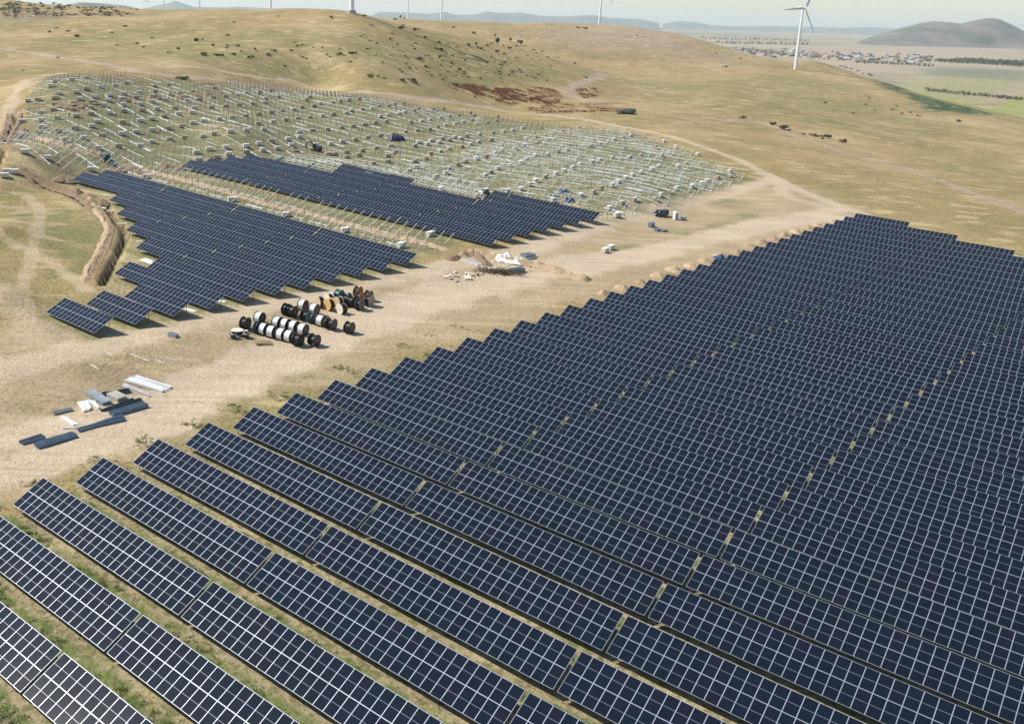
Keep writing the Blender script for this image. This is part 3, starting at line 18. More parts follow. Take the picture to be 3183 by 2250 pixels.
.75,"t",13.6,-222.7,14.59],[-104.86,362.73,16.2,"w",23.1,-223.9,12.81],[-112.18,364.02,15.18,"t",15.1,-230.2,12.33],[-85.9,369.83,15.3,"w",15.7,-214.5,15.0],[-101.9,353.29,14.78,"w",17.7,-215.4,12.2],[-86.13,361.94,14.48,"w",23.1,-209.4,14.26],[-90.38,354.68,14.38,"t",14.1,-207.7,13.26],[-94.48,348.24,14.08,"t",12.5,-206.5,12.34],[-105.03,341.72,13.17,"w",24.9,-210.0,10.89],[-100.64,344.95,13.73,"t",9.2,-208.9,11.54],[-80.08,352.35,12.38,"t",13.5,-198.5,13.89],[-89.1,335.22,12.77,"w",17.7,-193.8,11.6],[-84.67,343.25,12.5,"w",24.1,-195.8,12.69],[-77.22,333.75,10.37,"w",11.2,-184.0,12.43],[-84.43,384.83,17.13,"w",5.3,-223.4,16.48],[-92.8,301.89,13.14,"w",17.6,-174.3,8.28],[-86.33,304.09,11.12,"w",12.9,-170.9,9.0],[-73.89,308.23,7.13,"w",13.5,-164.4,10.39],[-93.17,437.99,23.56,"w",16.8,-265.5,20.58],[-93.06,461.12,22.99,"t",15.9,-280.8,22.69],[-81.63,431.59,21.41,"w",16.2,-252.6,20.94],[-81.1,467.83,21.45,"t",13.3,-276.4,24.27],[-76.73,481.04,21.33,"t",21.1,-282.0,25.82],[-77.75,448.34,20.68,"t",21.0,-260.9,22.78],[-85.34,417.27,21.88,"w",15.1,-245.8,19.34],[-79.95,416.22,20.55,"t",13.2,-241.1,19.68],[-84.4,407.09,20.68,"w",17.9,-238.3,18.5],[-75.57,429.39,20.18,"w",16.9,-246.6,21.23],[-69.79,427.87,19.04,"w",11.3,-241.3,21.57],[-72.97,415.49,18.99,"w",13.2,-235.4,20.19],[-76.64,406.22,18.84,"w",19.2,-231.9,19.05],[-81.89,399.05,18.99,"w",14.6,-231.1,17.97],[-67.44,456.61,19.26,"t",15.9,-258.8,24.36],[-63.5,469.86,19.14,"t",19.5,-264.7,25.88],[-58.26,480.67,18.99,"t",20.1,-268.0,27.29],[-61.76,436.77,17.94,"w",17.9,-241.3,23.03],[-57.56,449.83,17.6,"t",11.7,-246.9,24.55],[-69.44,404.8,17.22,"w",22.0,-225.6,19.51],[-63.1,412.29,16.95,"t",17.4,-225.9,20.7],[-56.12,420.63,16.47,"w",15.3,-226.3,22.02],[-74.44,397.76,17.22,"t",18.9,-224.7,18.46],[-80.26,391.05,17.35,"t",16.2,-224.5,17.38],[-55.75,408.97,15.67,"w",18.6,-218.2,21.0],[-60.37,402.51,15.54,"w",21.2,-217.4,20.04],[-65.18,396.11,15.27,"t",24.4,-216.7,19.06],[-69.0,389.43,14.81,"w",17.2,-215.1,18.15],[-72.47,383.67,14.54,"w",21.3,-213.8,17.34],[-77.71,376.2,14.52,"t",23.6,-212.7,16.24],[-48.98,395.12,13.91,"w",15.8,-204.0,20.29],[-52.77,390.88,13.4,"w",16.6,-203.9,19.6],[-56.36,385.87,12.58,"t",20.5,-203.3,18.85],[-61.01,381.88,12.18,"t",9.1,-204.1,18.11],[-66.33,375.58,12.02,"w",13.9,-203.8,17.11],[-71.09,368.36,12.07,"w",20.2,-202.5,16.07],[-74.89,360.66,12.06,"w",19.2,-200.2,15.06],[-46.32,371.04,10.74,"w",22.1,-185.9,18.33],[-53.2,371.55,9.96,"t",10.2,-191.3,17.81],[-58.32,366.91,9.67,"t",25.4,-192.1,16.98],[-63.5,359.33,9.67,"w",17.2,-190.8,15.87],[-66.02,350.27,9.35,"w",18.1,-186.7,14.84],[-72.19,342.59,9.94,"t",17.0,-186.1,13.64],[-55.81,493.23,19.48,"t",14.3,-274.6,28.63],[-40.24,497.11,17.34,"w",19.0,-265.6,30.25],[-34.45,510.17,16.79,"t",21.4,-270.0,31.9],[-30.42,533.28,15.85,"w",35.2,-282.5,34.32],[-43.66,484.9,17.05,"w",20.4,-260.0,28.86],[-48.49,474.76,17.2,"t",21.4,-256.8,27.55],[-53.17,462.86,17.35,"t",19.9,-252.3,26.09],[-30.5,493.94,15.27,"w",29.2,-256.2,30.75],[-24.53,504.71,14.98,"t",30.4,-259.0,32.21],[-30.22,481.03,14.26,"w",27.9,-247.4,29.61],[-35.2,469.15,14.55,"t",20.4,-243.2,28.12],[-40.21,455.5,14.94,"t",11.4,-237.8,26.48],[-45.1,443.68,15.45,"t",23.1,-233.5,25.01],[-50.06,431.0,15.94,"t",21.9,-228.7,23.46],[-12.28,485.39,12.04,"t",36.0,-237.0,31.46],[-15.79,476.29,11.62,"w",29.7,-233.5,30.35],[-20.76,464.99,11.86,"t",26.4,-229.7,28.92],[-25.28,453.03,12.29,"t",29.2,-225.0,27.47],[-29.93,437.77,12.81,"t",20.0,-218.3,25.71],[-34.63,423.68,13.41,"t",20.5,-212.4,24.05],[-39.33,412.27,13.96,"w",19.1,-208.2,22.63],[-43.64,401.75,14.14,"w",22.8,-204.4,21.33],[-18.02,435.26,10.87,"t",37.6,-207.7,26.45],[-22.76,422.32,11.39,"w",30.8,-202.6,24.89],[-12.97,447.3,10.45,"t",35.2,-212.0,27.95],[-28.04,407.17,12.12,"t",27.1,-196.4,23.09],[-24.94,395.55,11.23,"w",27.9,-186.4,22.29],[-30.83,382.06,12.18,"w",23.0,-181.7,20.59],[-36.31,374.14,12.44,"w",21.8,-180.5,19.42],[-42.1,372.12,11.63,"t",11.4,-183.5,18.77],[-10.93,408.64,8.86,"w",26.0,-184.7,24.62],[-10.44,398.
51,8.13,"w",25.7,-177.5,23.74],[-14.87,388.57,8.26,"w",32.9,-174.2,22.48],[-20.96,377.61,8.78,"t",30.2,-171.4,20.99],[-25.11,369.38,8.79,"w",30.7,-169.0,19.9],[-29.34,363.08,8.55,"w",31.0,-167.9,18.99],[-36.4,358.44,8.48,"w",21.2,-170.1,17.99],[-42.14,355.12,8.03,"w",24.7,-172.1,17.22],[-46.18,350.56,7.44,"w",26.9,-172.1,16.48],[-18.18,370.94,7.07,"w",28.3,-164.9,20.61],[-13.22,380.93,7.06,"w",34.2,-167.9,21.92],[-23.11,363.3,7.14,"w",26.0,-163.4,19.52],[-28.69,357.31,7.16,"t",18.3,-163.6,18.52],[-34.76,351.67,6.98,"w",23.2,-164.3,17.51],[-38.15,346.15,6.48,"t",18.2,-163.2,16.74],[-44.09,340.89,6.34,"w",19.7,-164.1,15.78],[-8.95,518.12,14.32,"w",30.1,-256.4,34.7],[-10.38,505.27,13.84,"w",32.9,-248.8,33.42],[-3.4,496.81,13.02,"w",24.6,-238.0,33.22],[2.8,499.89,13.31,"t",42.9,-235.4,34.0],[6.84,504.76,13.7,"t",40.9,-235.7,34.77],[11.25,511.14,13.94,"w",35.0,-236.7,35.71],[16.76,519.79,13.81,"w",33.9,-238.3,36.94],[-6.34,490.42,12.39,"t",32.5,-235.9,32.4],[26.08,500.7,11.93,"w",42.5,-218.7,35.97],[31.76,509.47,11.64,"w",42.6,-220.3,37.23],[36.03,524.64,11.19,"w",43.3,-227.3,38.95],[22.44,492.32,11.65,"w",31.2,-215.8,34.91],[17.41,486.61,11.49,"t",33.4,-215.7,33.99],[11.97,482.35,11.32,"w",42.1,-216.9,33.16],[9.42,475.75,10.76,"w",37.1,-214.4,32.35],[3.34,470.69,10.46,"t",28.6,-215.5,31.4],[-1.88,464.72,10.22,"w",29.9,-215.4,30.43],[-7.7,456.32,10.18,"t",26.2,-214.1,29.2],[35.7,487.53,9.91,"w",38.0,-202.7,35.56],[29.8,479.89,9.95,"w",45.6,-202.0,34.39],[25.87,473.03,9.7,"w",39.1,-200.3,33.45],[27.97,461.39,8.64,"t",45.2,-191.0,32.56],[22.64,456.03,8.54,"t",40.2,-191.4,31.64],[17.32,449.5,8.34,"t",32.1,-191.0,30.62],[12.28,442.68,8.17,"t",34.3,-190.2,29.59],[6.73,435.98,8.14,"t",44.9,-189.8,28.53],[0.66,427.37,8.23,"t",30.9,-188.6,27.26],[-5.8,417.95,8.54,"t",28.0,-187.1,25.88],[29.31,431.48,6.55,"t",46.5,-170.0,29.96],[23.45,424.79,6.43,"t",40.4,-169.9,28.88],[17.75,418.11,6.34,"t",38.5,-169.7,27.81],[12.23,410.38,6.22,"t",43.1,-168.6,26.66],[7.01,402.77,6.13,"w",28.6,-167.4,25.54],[1.93,395.3,6.06,"w",36.0,-166.2,24.45],[-3.85,389.32,6.22,"w",28.4,-166.5,23.44],[26.52,401.28,4.98,"t",35.5,-151.9,27.0],[20.42,394.82,4.89,"t",36.2,-152.1,25.91],[14.51,387.46,4.78,"t",42.6,-151.6,24.77],[27.67,388.49,4.39,"t",41.1,-142.5,25.93],[8.22,381.31,4.76,"t",28.7,-152.2,23.7],[3.62,375.22,4.7,"t",30.3,-151.5,22.77],[12.68,377.0,4.47,"t",43.7,-146.0,23.67],[8.03,369.69,4.51,"t",40.3,-144.5,22.63],[24.16,378.44,4.16,"t",36.4,-138.4,24.73],[23.46,366.1,3.93,"t",50.8,-130.7,23.56],[17.59,358.5,4.08,"t",37.7,-130.0,22.39],[0.95,374.34,4.75,"t",29.2,-152.9,22.47],[42.82,550.6,9.49,"w",42.1,-239.5,41.86],[48.49,524.12,9.12,"w",48.2,-217.6,39.92],[44.88,508.79,9.58,"w",50.4,-210.1,38.23],[58.96,547.42,7.21,"w",50.3,-225.4,42.88],[66.51,563.87,6.01,"w",45.5,-230.8,44.99],[39.23,496.29,9.97,"w",40.5,-205.9,36.64],[81.77,563.01,4.21,"w",42.0,-218.9,46.15],[81.74,547.66,4.37,"w",47.7,-208.6,44.76],[63.88,512.91,6.7,"w",45.5,-198.7,40.15],[71.02,531.14,5.64,"w",49.0,-205.6,42.39],[57.49,497.15,7.48,"w",41.7,-192.9,38.21],[50.85,483.56,7.93,"w",43.6,-188.8,36.43],[75.26,511.35,5.29,"w",44.4,-189.2,40.94],[95.89,554.65,3.33,"w",43.1,-202.8,46.54],[89.79,521.05,4.08,"w",43.2,-184.9,43.0],[45.78,473.76,8.03,"w",40.6,-186.0,35.13],[68.42,494.1,6.14,"w",43.2,-182.7,38.82],[39.78,466.71,8.16,"t",45.8,-185.8,34.01],[62.8,480.69,6.58,"w",48.4,-178.0,37.15],[74.57,489.7,5.58,"w",42.6,-175.2,38.92],[82.39,505.42,4.79,"w",50.1,-179.9,40.98],[56.66,469.79,6.85,"w",48.6,-175.2,35.66],[51.99,460.99,6.88,"t",52.5,-172.8,34.48],[47.34,451.0,6.72,"t",44.8,-169.6,33.2],[40.94,444.72,6.75,"t",43.3,-170.2,32.11],[35.15,438.08,6.66,"t",40.0,-170.1,31.03],[77.25,456.03,5.26,"t",48.5,-150.7,36.09],[69.8,448.79,5.43,"w",50.0,-151.4,34.83],[62.85,440.0,5.47,"t",48.7,-150.7,33.46],[56.71,434.43,5.51,"w",47.0,-151.6,32.46],[59.07,431.82,5.33,"w",50.3,-148.1,32.41],[50.63,428.08,5.47,"t",47.4,-151.9,31.39],[53.25,424.55,5.24,"t",48.9,-147.6,31.28],[72.5,432.48,4.93,"t",44.2,-138.5,3
3.57],[65.97,425.28,4.9,"w",48.8,-138.6,32.38],[45.06,420.55,5.32,"w",41.7,-151.0,30.25],[39.19,414.3,5.21,"w",40.9,-151.2,29.21],[48.15,417.29,5.08,"w",47.4,-146.5,30.21],[42.39,411.18,4.97,"w",53.9,-146.7,29.19],[61.45,417.1,4.74,"w",52.1,-136.5,31.27],[36.59,405.04,4.85,"t",43.9,-146.9,28.16],[56.77,409.54,4.57,"t",47.3,-134.9,30.21],[50.43,402.49,4.43,"w",51.8,-134.9,29.05],[46.25,396.23,4.28,"w",52.5,-133.8,28.15],[68.5,396.72,4.03,"w",53.0,-117.6,30.0],[63.64,387.99,3.82,"t",47.2,-115.4,28.81],[41.45,388.54,4.08,"t",46.4,-132.3,27.06],[38.51,377.32,3.78,"t",43.8,-127.0,25.8],[33.62,369.09,3.68,"t",42.7,-125.1,24.66],[58.73,381.41,3.67,"w",44.5,-114.7,27.82],[53.58,374.55,3.51,"t",47.0,-113.9,26.78],[33.3,357.48,3.46,"w",35.3,-117.6,23.58],[49.55,366.35,3.32,"t",43.1,-111.4,25.71],[45.15,357.99,3.18,"t",49.5,-109.1,24.59],[29.94,347.21,3.44,"t",39.5,-113.2,22.38],[59.97,353.83,2.94,"t",50.2,-95.3,25.42],[43.22,348.07,3.0,"w",42.2,-103.9,23.53],[56.84,345.76,2.73,"w",46.5,-92.2,24.43],[38.51,338.7,2.99,"t",47.9,-101.2,22.3],[63.68,361.06,3.13,"w",43.8,-97.4,26.38],[96.62,486.32,4.61,"w",45.1,-156.6,40.41],[107.12,491.93,4.49,"w",58.1,-152.5,41.77],[126.35,494.15,4.78,"w",45.2,-139.7,43.54],[120.81,486.66,4.75,"t",45.1,-138.8,42.41],[114.82,478.76,4.72,"t",45.7,-138.0,41.21],[108.52,467.59,4.73,"t",48.1,-135.2,39.68],[89.82,473.78,4.89,"w",47.9,-153.3,38.72],[83.93,465.7,5.08,"w",52.0,-152.2,37.51],[101.88,458.13,4.74,"t",51.2,-133.8,38.28],[96.12,450.78,4.75,"t",46.3,-133.2,37.15],[90.16,443.27,4.75,"w",46.5,-132.6,35.98],[91.54,428.45,4.51,"t",42.2,-121.7,34.75],[84.68,419.82,4.42,"w",41.9,-121.0,33.41],[79.22,411.26,4.29,"w",45.0,-119.4,32.19],[72.97,405.64,4.22,"w",51.0,-120.2,31.17],[114.78,426.15,4.25,"t",48.5,-102.8,36.43],[108.02,418.91,4.16,"t",51.3,-103.0,35.23],[101.5,413.26,4.11,"w",51.9,-104.1,34.18],[96.12,406.61,4.03,"t",47.3,-103.7,33.14],[90.05,397.98,3.9,"w",56.6,-102.4,31.87],[84.08,392.96,3.84,"w",45.9,-103.5,30.93],[79.33,385.04,3.7,"w",45.4,-101.8,29.82],[75.09,375.78,3.51,"w",46.2,-98.7,28.64],[69.37,367.97,3.32,"w",52.7,-97.8,27.47],[104.32,383.02,3.4,"w",47.4,-81.8,31.67],[97.83,376.1,3.4,"w",45.0,-82.0,30.52],[92.82,367.06,3.34,"w",49.8,-79.7,29.29],[87.82,359.28,3.27,"w",52.6,-78.2,28.18],[83.36,352.19,3.15,"w",47.5,-76.8,27.17],[77.73,344.86,2.92,"t",47.0,-76.1,26.05],[72.93,337.79,2.63,"w",52.4,-74.9,25.02],[69.63,330.93,2.35,"t",52.0,-72.8,24.13],[65.36,324.2,2.06,"w",51.9,-71.5,23.17],[60.3,319.82,1.96,"w",44.9,-72.3,22.36],[82.89,314.58,2.03,"w",49.2,-52.0,23.73],[87.89,318.82,2.5,"t",49.5,-51.1,24.52],[72.71,307.86,1.43,"w",40.7,-55.1,22.29],[143.46,464.58,4.89,"w",52.9,-107.2,42.25],[137.96,456.87,4.77,"t",48.4,-106.1,41.1],[131.51,449.75,4.66,"w",46.6,-106.2,39.93],[126.11,440.39,4.49,"w",57.3,-103.9,38.65],[120.89,433.95,4.38,"w",48.6,-103.5,37.64],[154.75,450.94,4.29,"w",45.1,-89.7,41.93],[145.1,432.49,3.95,"t",47.7,-84.5,39.48],[154.94,435.55,3.76,"w",50.3,-79.2,40.55],[145.8,417.56,3.37,"w",51.3,-74.0,38.18],[140.63,410.98,3.27,"w",47.8,-73.5,37.16],[158.6,418.59,2.96,"w",44.5,-65.2,39.32],[130.89,407.51,3.42,"t",45.2,-78.4,36.06],[124.21,400.91,3.37,"w",44.7,-79.0,34.91],[115.82,396.2,3.45,"t",43.7,-82.1,33.8],[108.77,388.8,3.43,"w",47.9,-82.4,32.56],[145.58,394.8,2.4,"t",46.0,-59.0,36.1],[139.31,386.94,2.28,"w",48.2,-58.4,34.88],[130.72,383.56,2.49,"w",44.6,-62.5,33.87],[125.08,374.57,2.39,"w",44.5,-60.7,32.6],[118.5,366.5,2.46,"w",47.2,-60.2,31.33],[112.79,358.21,2.57,"w",46.6,-58.9,30.12],[107.6,349.61,2.75,"w",52.7,-57.1,28.91],[102.28,339.4,2.98,"w",44.3,-54.2,27.55],[97.38,330.39,3.09,"w",48.8,-51.8,26.34],[92.03,324.76,2.91,"t",47.8,-52.0,25.39],[157.96,381.84,1.32,"w",42.7,-41.1,35.93],[154.43,372.58,0.98,"t",51.0,-37.6,34.81],[147.74,367.47,0.95,"t",48.7,-39.1,33.8],[141.41,360.63,0.85,"w",39.4,-39.3,32.66],[136.61,353.79,0.72,"w",50.5,-38.3,31.65],[130.55,347.03,0.74,"w",51.8,-38.3,30.55],[122.85,340.05,1.06,"w",44.7,-39.3,29.29],[117.09,331.28,1.31,"t",54.9,-37.7,28.02],[11
0.96,321.01,1.84,"w",48.6,-35.4,26.59],[106.28,312.43,1.97,"t",43.3,-33.2,25.44],[98.68,309.42,1.93,"t",50.3,-36.8,24.55],[93.55,305.39,1.51,"t",46.5,-38.0,23.76],[88.17,299.59,1.07,"w",42.5,-38.1,22.8],[88.16,291.05,0.48,"w",39.2,-32.4,22.02],[5.67,251.91,2.17,"w",37.0,-67.6,11.76],[28.2,253.09,1.52,"w",42.7,-51.6,13.7],[19.55,239.64,1.4,"w",45.0,-49.1,11.78],[-26.62,280.24,3.96,"w",24.7,-110.6,11.7],[-10.34,265.66,3.03,"w",27.1,-88.7,11.71],[-56.26,307.89,5.36,"w",12.8,-151.1,11.8],[37.65,314.87,2.8,"w",54.1,-85.9,20.07],[47.88,306.16,2.26,"t",55.0,-72.4,20.11]],"drums":[[-13.79,172.71,1.07,"black"],[-11.43,171.42,0.76,"greyempty"],[-10.21,170.97,0.62,"white"],[-8.78,170.1,0.47,"white"],[-6.96,169.21,0.34,"white"],[-5.51,168.32,0.29,"white"],[-3.87,166.45,0.26,"black"],[-1.05,166.69,0.26,"blackempty"],[-11.42,176.36,1.04,"white"],[-7.98,175.15,0.63,"white"],[-6.46,174.49,0.48,"white"],[-4.87,173.69,0.38,"white"],[-3.21,172.34,0.3,"white"],[-6.72,182.14,1.05,"blackthin"],[-5.43,181.4,0.89,"black"],[-3.57,185.55,0.96,"white"],[-1.31,183.83,0.69,"white"],[-2.85,179.86,0.61,"blackempty"],[-1.63,179.01,0.5,"green"],[0.05,177.73,0.37,"white"],[1.99,176.14,0.28,"blackempty"],[5.34,174.34,0.22,"black"],[-0.38,188.54,0.85,"wood"],[1.63,187.45,0.63,"yellow"],[4.08,185.97,0.37,"cream"],[1.54,191.87,0.89,"cream2"],[2.51,192.69,0.86,"wood2"],[3.6,193.45,0.81,"greenbig"],[3.49,190.23,0.64,"wood3"],[5.41,193.84,0.7,"cream2"],[7.55,196.76,0.69,"orange"],[9.71,195.2,0.49,"brown"],[5.28,191.39,0.58,"dark"],[6.28,190.49,0.47,"dark"],[7.68,189.02,0.34,"greybrown"],[9.72,191.81,0.36,"tan"],[7.71,193.17,0.52,"orange"]],"small_drums":[[-15.54,167.72,0.9,"small"],[-13.29,168.55,0.77,"small"],[-14.94,169.64,1.0,"flat"]],"tracks":[[9,1,"pale",[[-42.2,111.6],[-37.3,117.4],[-25.5,127.6],[-8.6,155.3],[11.3,181.9],[43.3,216.0],[76.3,242.2],[110.8,273.7],[146.2,301.0],[164.7,310.0]]],[7,0.9,"pale",[[-45.9,122.2],[-38.0,127.9],[-25.7,139.1],[-11.9,159.8],[7.1,187.5],[27.5,210.2],[58.4,238.0],[84.9,251.8],[133.2,296.5],[171.0,322.6]]],[8,0.85,"pale",[[172.3,372.9],[148.1,350.9],[111.1,312.7],[82.8,282.9],[55.4,251.0],[38.4,230.4],[27.4,223.6],[3.7,200.6],[-10.4,185.1],[-25.8,171.3],[-35.8,161.2],[-43.4,152.3],[-52.2,144.0]]],[5,0.8,"pale",[[176.3,315.9],[173.7,331.2],[172.7,351.8],[172.3,372.9],[175.3,414.4],[171.7,440.0],[166.9,467.2],[151.8,502.5],[133.3,570.7],[107.0,646.9],[58.7,601.7],[4.6,610.2]]],[5,0.8,"pale",[[169.3,322.3],[161.8,342.0],[172.3,372.9]]],[5,0.75,"pale",[[27.4,223.6],[23.1,205.8],[17.4,189.1],[12.7,177.0]]],[6,0.7,"pale",[[75.8,271.0],[55.9,253.1],[45.6,228.9],[46.8,213.3]]],[7,0.6,"pale",[[-11.9,159.8],[-6.3,169.8],[3.5,174.7],[16.1,188.9],[27.5,210.2]]],[5,0.7,"pale",[[-111.6,336.0],[-123.1,376.8],[-130.7,413.0],[-142.5,471.4],[-131.0,492.0]]],[7,0.95,"road",[[-220.9,673.5],[-178.4,629.3],[-131.2,548.9],[-99.8,513.2],[-77.0,514.2],[-44.7,542.1],[-9.2,612.6],[44.4,591.2],[108.8,658.4],[144.5,564.5]]],[4,0.9,"pale",[[-86.0,541.9],[-55.8,580.9],[-23.9,633.5],[7.4,622.7]]],[8,1,"road",[[221.6,696.2],[209.8,698.9],[195.7,705.2],[188.6,728.1],[183.7,749.4],[184.9,766.5],[199.2,800.3],[220.8,843.0],[242.8,887.0],[265.8,964.1],[267.4,989.9]]],[5,1,"road",[[221.6,696.2],[251.7,675.1],[294.2,674.0],[298.8,643.5],[275.1,552.8],[265.3,499.9],[263.5,455.9],[259.7,415.2],[250.4,371.6],[242.6,335.8]]],[3,0.4,"pale",[[156.2,551.9],[183.7,529.6],[278.0,679.6]]],[3,0.5,"pale",[[-78.3,226.7],[-67.5,218.6],[-56.9,205.6],[-46.8,191.1]]],[3,0.5,"pale",[[-52.6,168.7],[-60.3,191.4],[-66.0,218.7],[-75.9,258.8],[-84.5,275.5]]],[5,0.5,"pale",[[-64.1,189.4],[-55.0,171.5],[-49.6,161.0]]],[3,0.5,"pale",[[-90.1,261.8],[-79.3,258.1],[-68.2,261.3],[-62.1,271.8]]],[4,0.55,"pale",[[426.0,984.6],[487.1,1040.6]]]],"patches":[["bare",[[-39.7,101.6],[-33.1,110.4],[-22.7,122.2],[-5.1,142.3],[14.3,164.7],[52.0,197.2],[101.7,243.7],[160.4,296.0],[180.3,317.8],[179.9,353.4],[174.0,376.8],[111.7,314.5],[87.3,289.4],[29.4,227.7],[-1.9,199.2],[-31.2,165.3],[-50.6,176.0],[-52.6,
168.7],[-61.1,161.2]],0.75,7],["green",[[-86.0,256.7],[-69.1,260.0],[-54.7,238.6],[-47.6,207.0],[-56.2,199.4],[-67.5,218.6],[-73.6,218.5]],0.75,6],["green",[[-95.6,286.3],[-88.3,288.3],[-80.3,283.3],[-80.8,263.2],[-89.8,268.3]],0.6,5],["green",[[-52.6,168.7],[-53.7,186.9],[-44.4,158.9],[-47.6,151.8]],0.3,5],["green",[[-15.7,171.4],[-10.9,178.7],[-7.0,186.0],[3.5,181.4],[6.8,173.8],[-6.0,162.7],[-12.1,161.9]],0.8,3],["green",[[94.4,277.8],[139.0,310.2],[137.7,297.4],[105.8,273.8]],0.75,5],["green",[[66.0,250.9],[84.6,262.3],[88.7,252.5],[70.7,242.3]],0.7,4],["green",[[134.7,336.7],[143.6,328.3],[134.3,319.9],[127.2,324.7]],0.6,4],["green",[[-35.7,133.3],[-29.6,135.4],[-29.2,130.5],[-33.9,128.8]],0.8,3],["dry",[[17.2,204.4],[37.6,212.0],[43.6,202.2],[24.4,184.0],[14.3,188.7]],0.55,6],["dry",[[-53.4,156.4],[-39.8,161.7],[-18.2,161.1],[-11.3,151.3],[-21.0,139.2],[-37.4,125.7],[-42.5,122.5]],0.85,8],["rack",[[-94.8,303.0],[-120.6,398.4],[-132.3,471.3],[-116.7,482.7],[-88.1,497.7],[-61.6,504.8],[-30.8,569.7],[-3.4,616.1],[23.5,585.8],[51.8,560.6],[87.6,555.2],[121.0,504.3],[146.7,474.9],[152.4,423.7],[157.8,387.2],[164.2,375.0],[144.2,352.0],[106.3,307.3],[85.3,285.0],[87.0,300.3],[82.1,281.9],[55.9,305.5],[-0.2,331.3],[-29.7,347.8],[-55.3,322.3],[-64.2,330.3],[-119.2,333.5]],0.8,4],["rack",[[-127.7,334.5],[-81.6,293.0],[-67.3,308.9],[20.5,230.1],[36.9,248.4],[-97.0,368.6]],0.6,3],["pv",[[-78.0,62.8],[25.1,-29.7],[253.6,224.7],[167.3,302.2]],1,1.5],["pv",[[-52.3,171.5],[-39.7,160.1],[24.9,226.0],[-67.3,308.9],[-80.5,294.3],[-46.6,219.7],[-47.1,198.2],[-40.0,185.2]],0.6,2],["bgreen",[[-229.3,699.4],[-154.4,796.1],[-46.6,766.3],[55.9,769.3],[142.1,878.9],[206.9,849.3],[161.3,773.5],[49.8,674.0],[-38.9,644.7],[-106.7,549.0],[-233.4,712.2]],0.55,25],["bgreen",[[244.4,903.9],[552.3,1257.1],[598.7,1149.3],[499.7,876.3],[364.9,691.9],[289.5,742.2],[247.0,802.1]],0.5,25],["bgreen",[[352.6,763.3],[483.3,794.7],[388.4,545.0],[256.5,356.6],[342.4,595.4]],0.35,20],["red",[[83.2,699.1],[104.8,717.6],[140.2,733.9],[154.2,705.1],[123.2,672.3],[107.2,688.7],[84.7,683.9]],0.95,8],["red",[[148.0,739.9],[172.5,768.4],[176.0,737.6],[160.2,688.8],[141.7,689.8]],0.95,7],["red",[[194.7,781.3],[217.9,809.1],[210.8,768.1],[190.6,735.8]],0.9,6],["red",[[134.5,668.4],[221.3,738.4],[215.7,697.6],[169.4,580.8],[130.2,617.6]],0.5,6],["brownhill",[[208.4,1559.7],[411.1,1516.9],[555.7,1450.0],[572.0,1331.3],[451.1,1325.6],[335.0,1334.2],[289.8,1477.1]],0.7,30],["soil",[[-68.9,284.5],[-60.6,267.5],[-53.7,250.5],[-49.4,239.6],[-47.8,222.5],[-44.9,198.8],[-46.1,194.1],[-49.6,203.2],[-51.4,221.7],[-53.6,238.8],[-60.5,256.6],[-67.1,271.7]],0.8,2],["soil",[[-94.9,292.9],[-83.1,293.4],[-73.6,287.5],[-63.5,269.7],[-65.8,266.2],[-79.1,283.5],[-90.9,288.2]],0.7,2],["soil",[[-131.9,399.1],[-122.2,391.0],[-107.5,353.3],[-95.4,308.3],[-86.8,307.3],[-69.3,303.8],[-70.7,297.9],[-86.1,299.7],[-100.2,301.3]],0.6,3],["soil",[[-134.7,473.6],[-102.7,473.1],[-74.4,496.9],[-50.1,522.8],[-24.7,587.7],[-25.9,614.5],[-77.0,514.2],[-121.9,490.9]],0.45,5],["rock",[[-331.0,1014.7],[-198.4,919.4],[-123.5,906.4],[-169.9,876.6],[-279.6,855.7]],0.8,40],["darkfield",[[682.8,1241.7],[1218.4,2053.3],[674.9,1069.5],[679.3,1009.4],[626.4,962.7],[577.3,954.1]],1,15],["yellowfield",[[692.4,1213.5],[1406.5,2007.4],[730.3,1035.7],[686.2,1016.2],[674.9,1069.5]],1,15],["greenfield",[[1388.8,2586.1],[1854.2,2665.5],[1612.4,2313.6],[703.1,1318.1]],0.7,40],["tanfield",[[621.0,1449.3],[2879.2,4154.1],[3505.8,5065.1],[3333.4,5511.4],[2481.2,5258.5]],0.6,100],["bluegreenfield",[[703.3,1417.4],[1978.5,3259.0],[2275.9,3277.7],[1688.1,2423.9],[1416.2,2616.0]],0.7,60],["pinkfield",[[431.8,1470.4],[4321.8,8391.8],[4920.0,7121.2],[3505.8,5065.1],[480.7,1418.4]],0.6,200]],"banks":[[4.0,1.3,"tan",[[33.56,233.77,0.75],[37.39,238.64,0.8],[40.01,236.83,0.58],[43.79,233.65,0.11],[47.57,232.75,-0.2],[51.22,231.39,-0.39],[54.87,226.78,-0.43],[58.35,222.19,-0.43],[61.67,219.37,-0.49]]],[3.4,0.9,"brown",[[30.32,229.59,0.74],[34
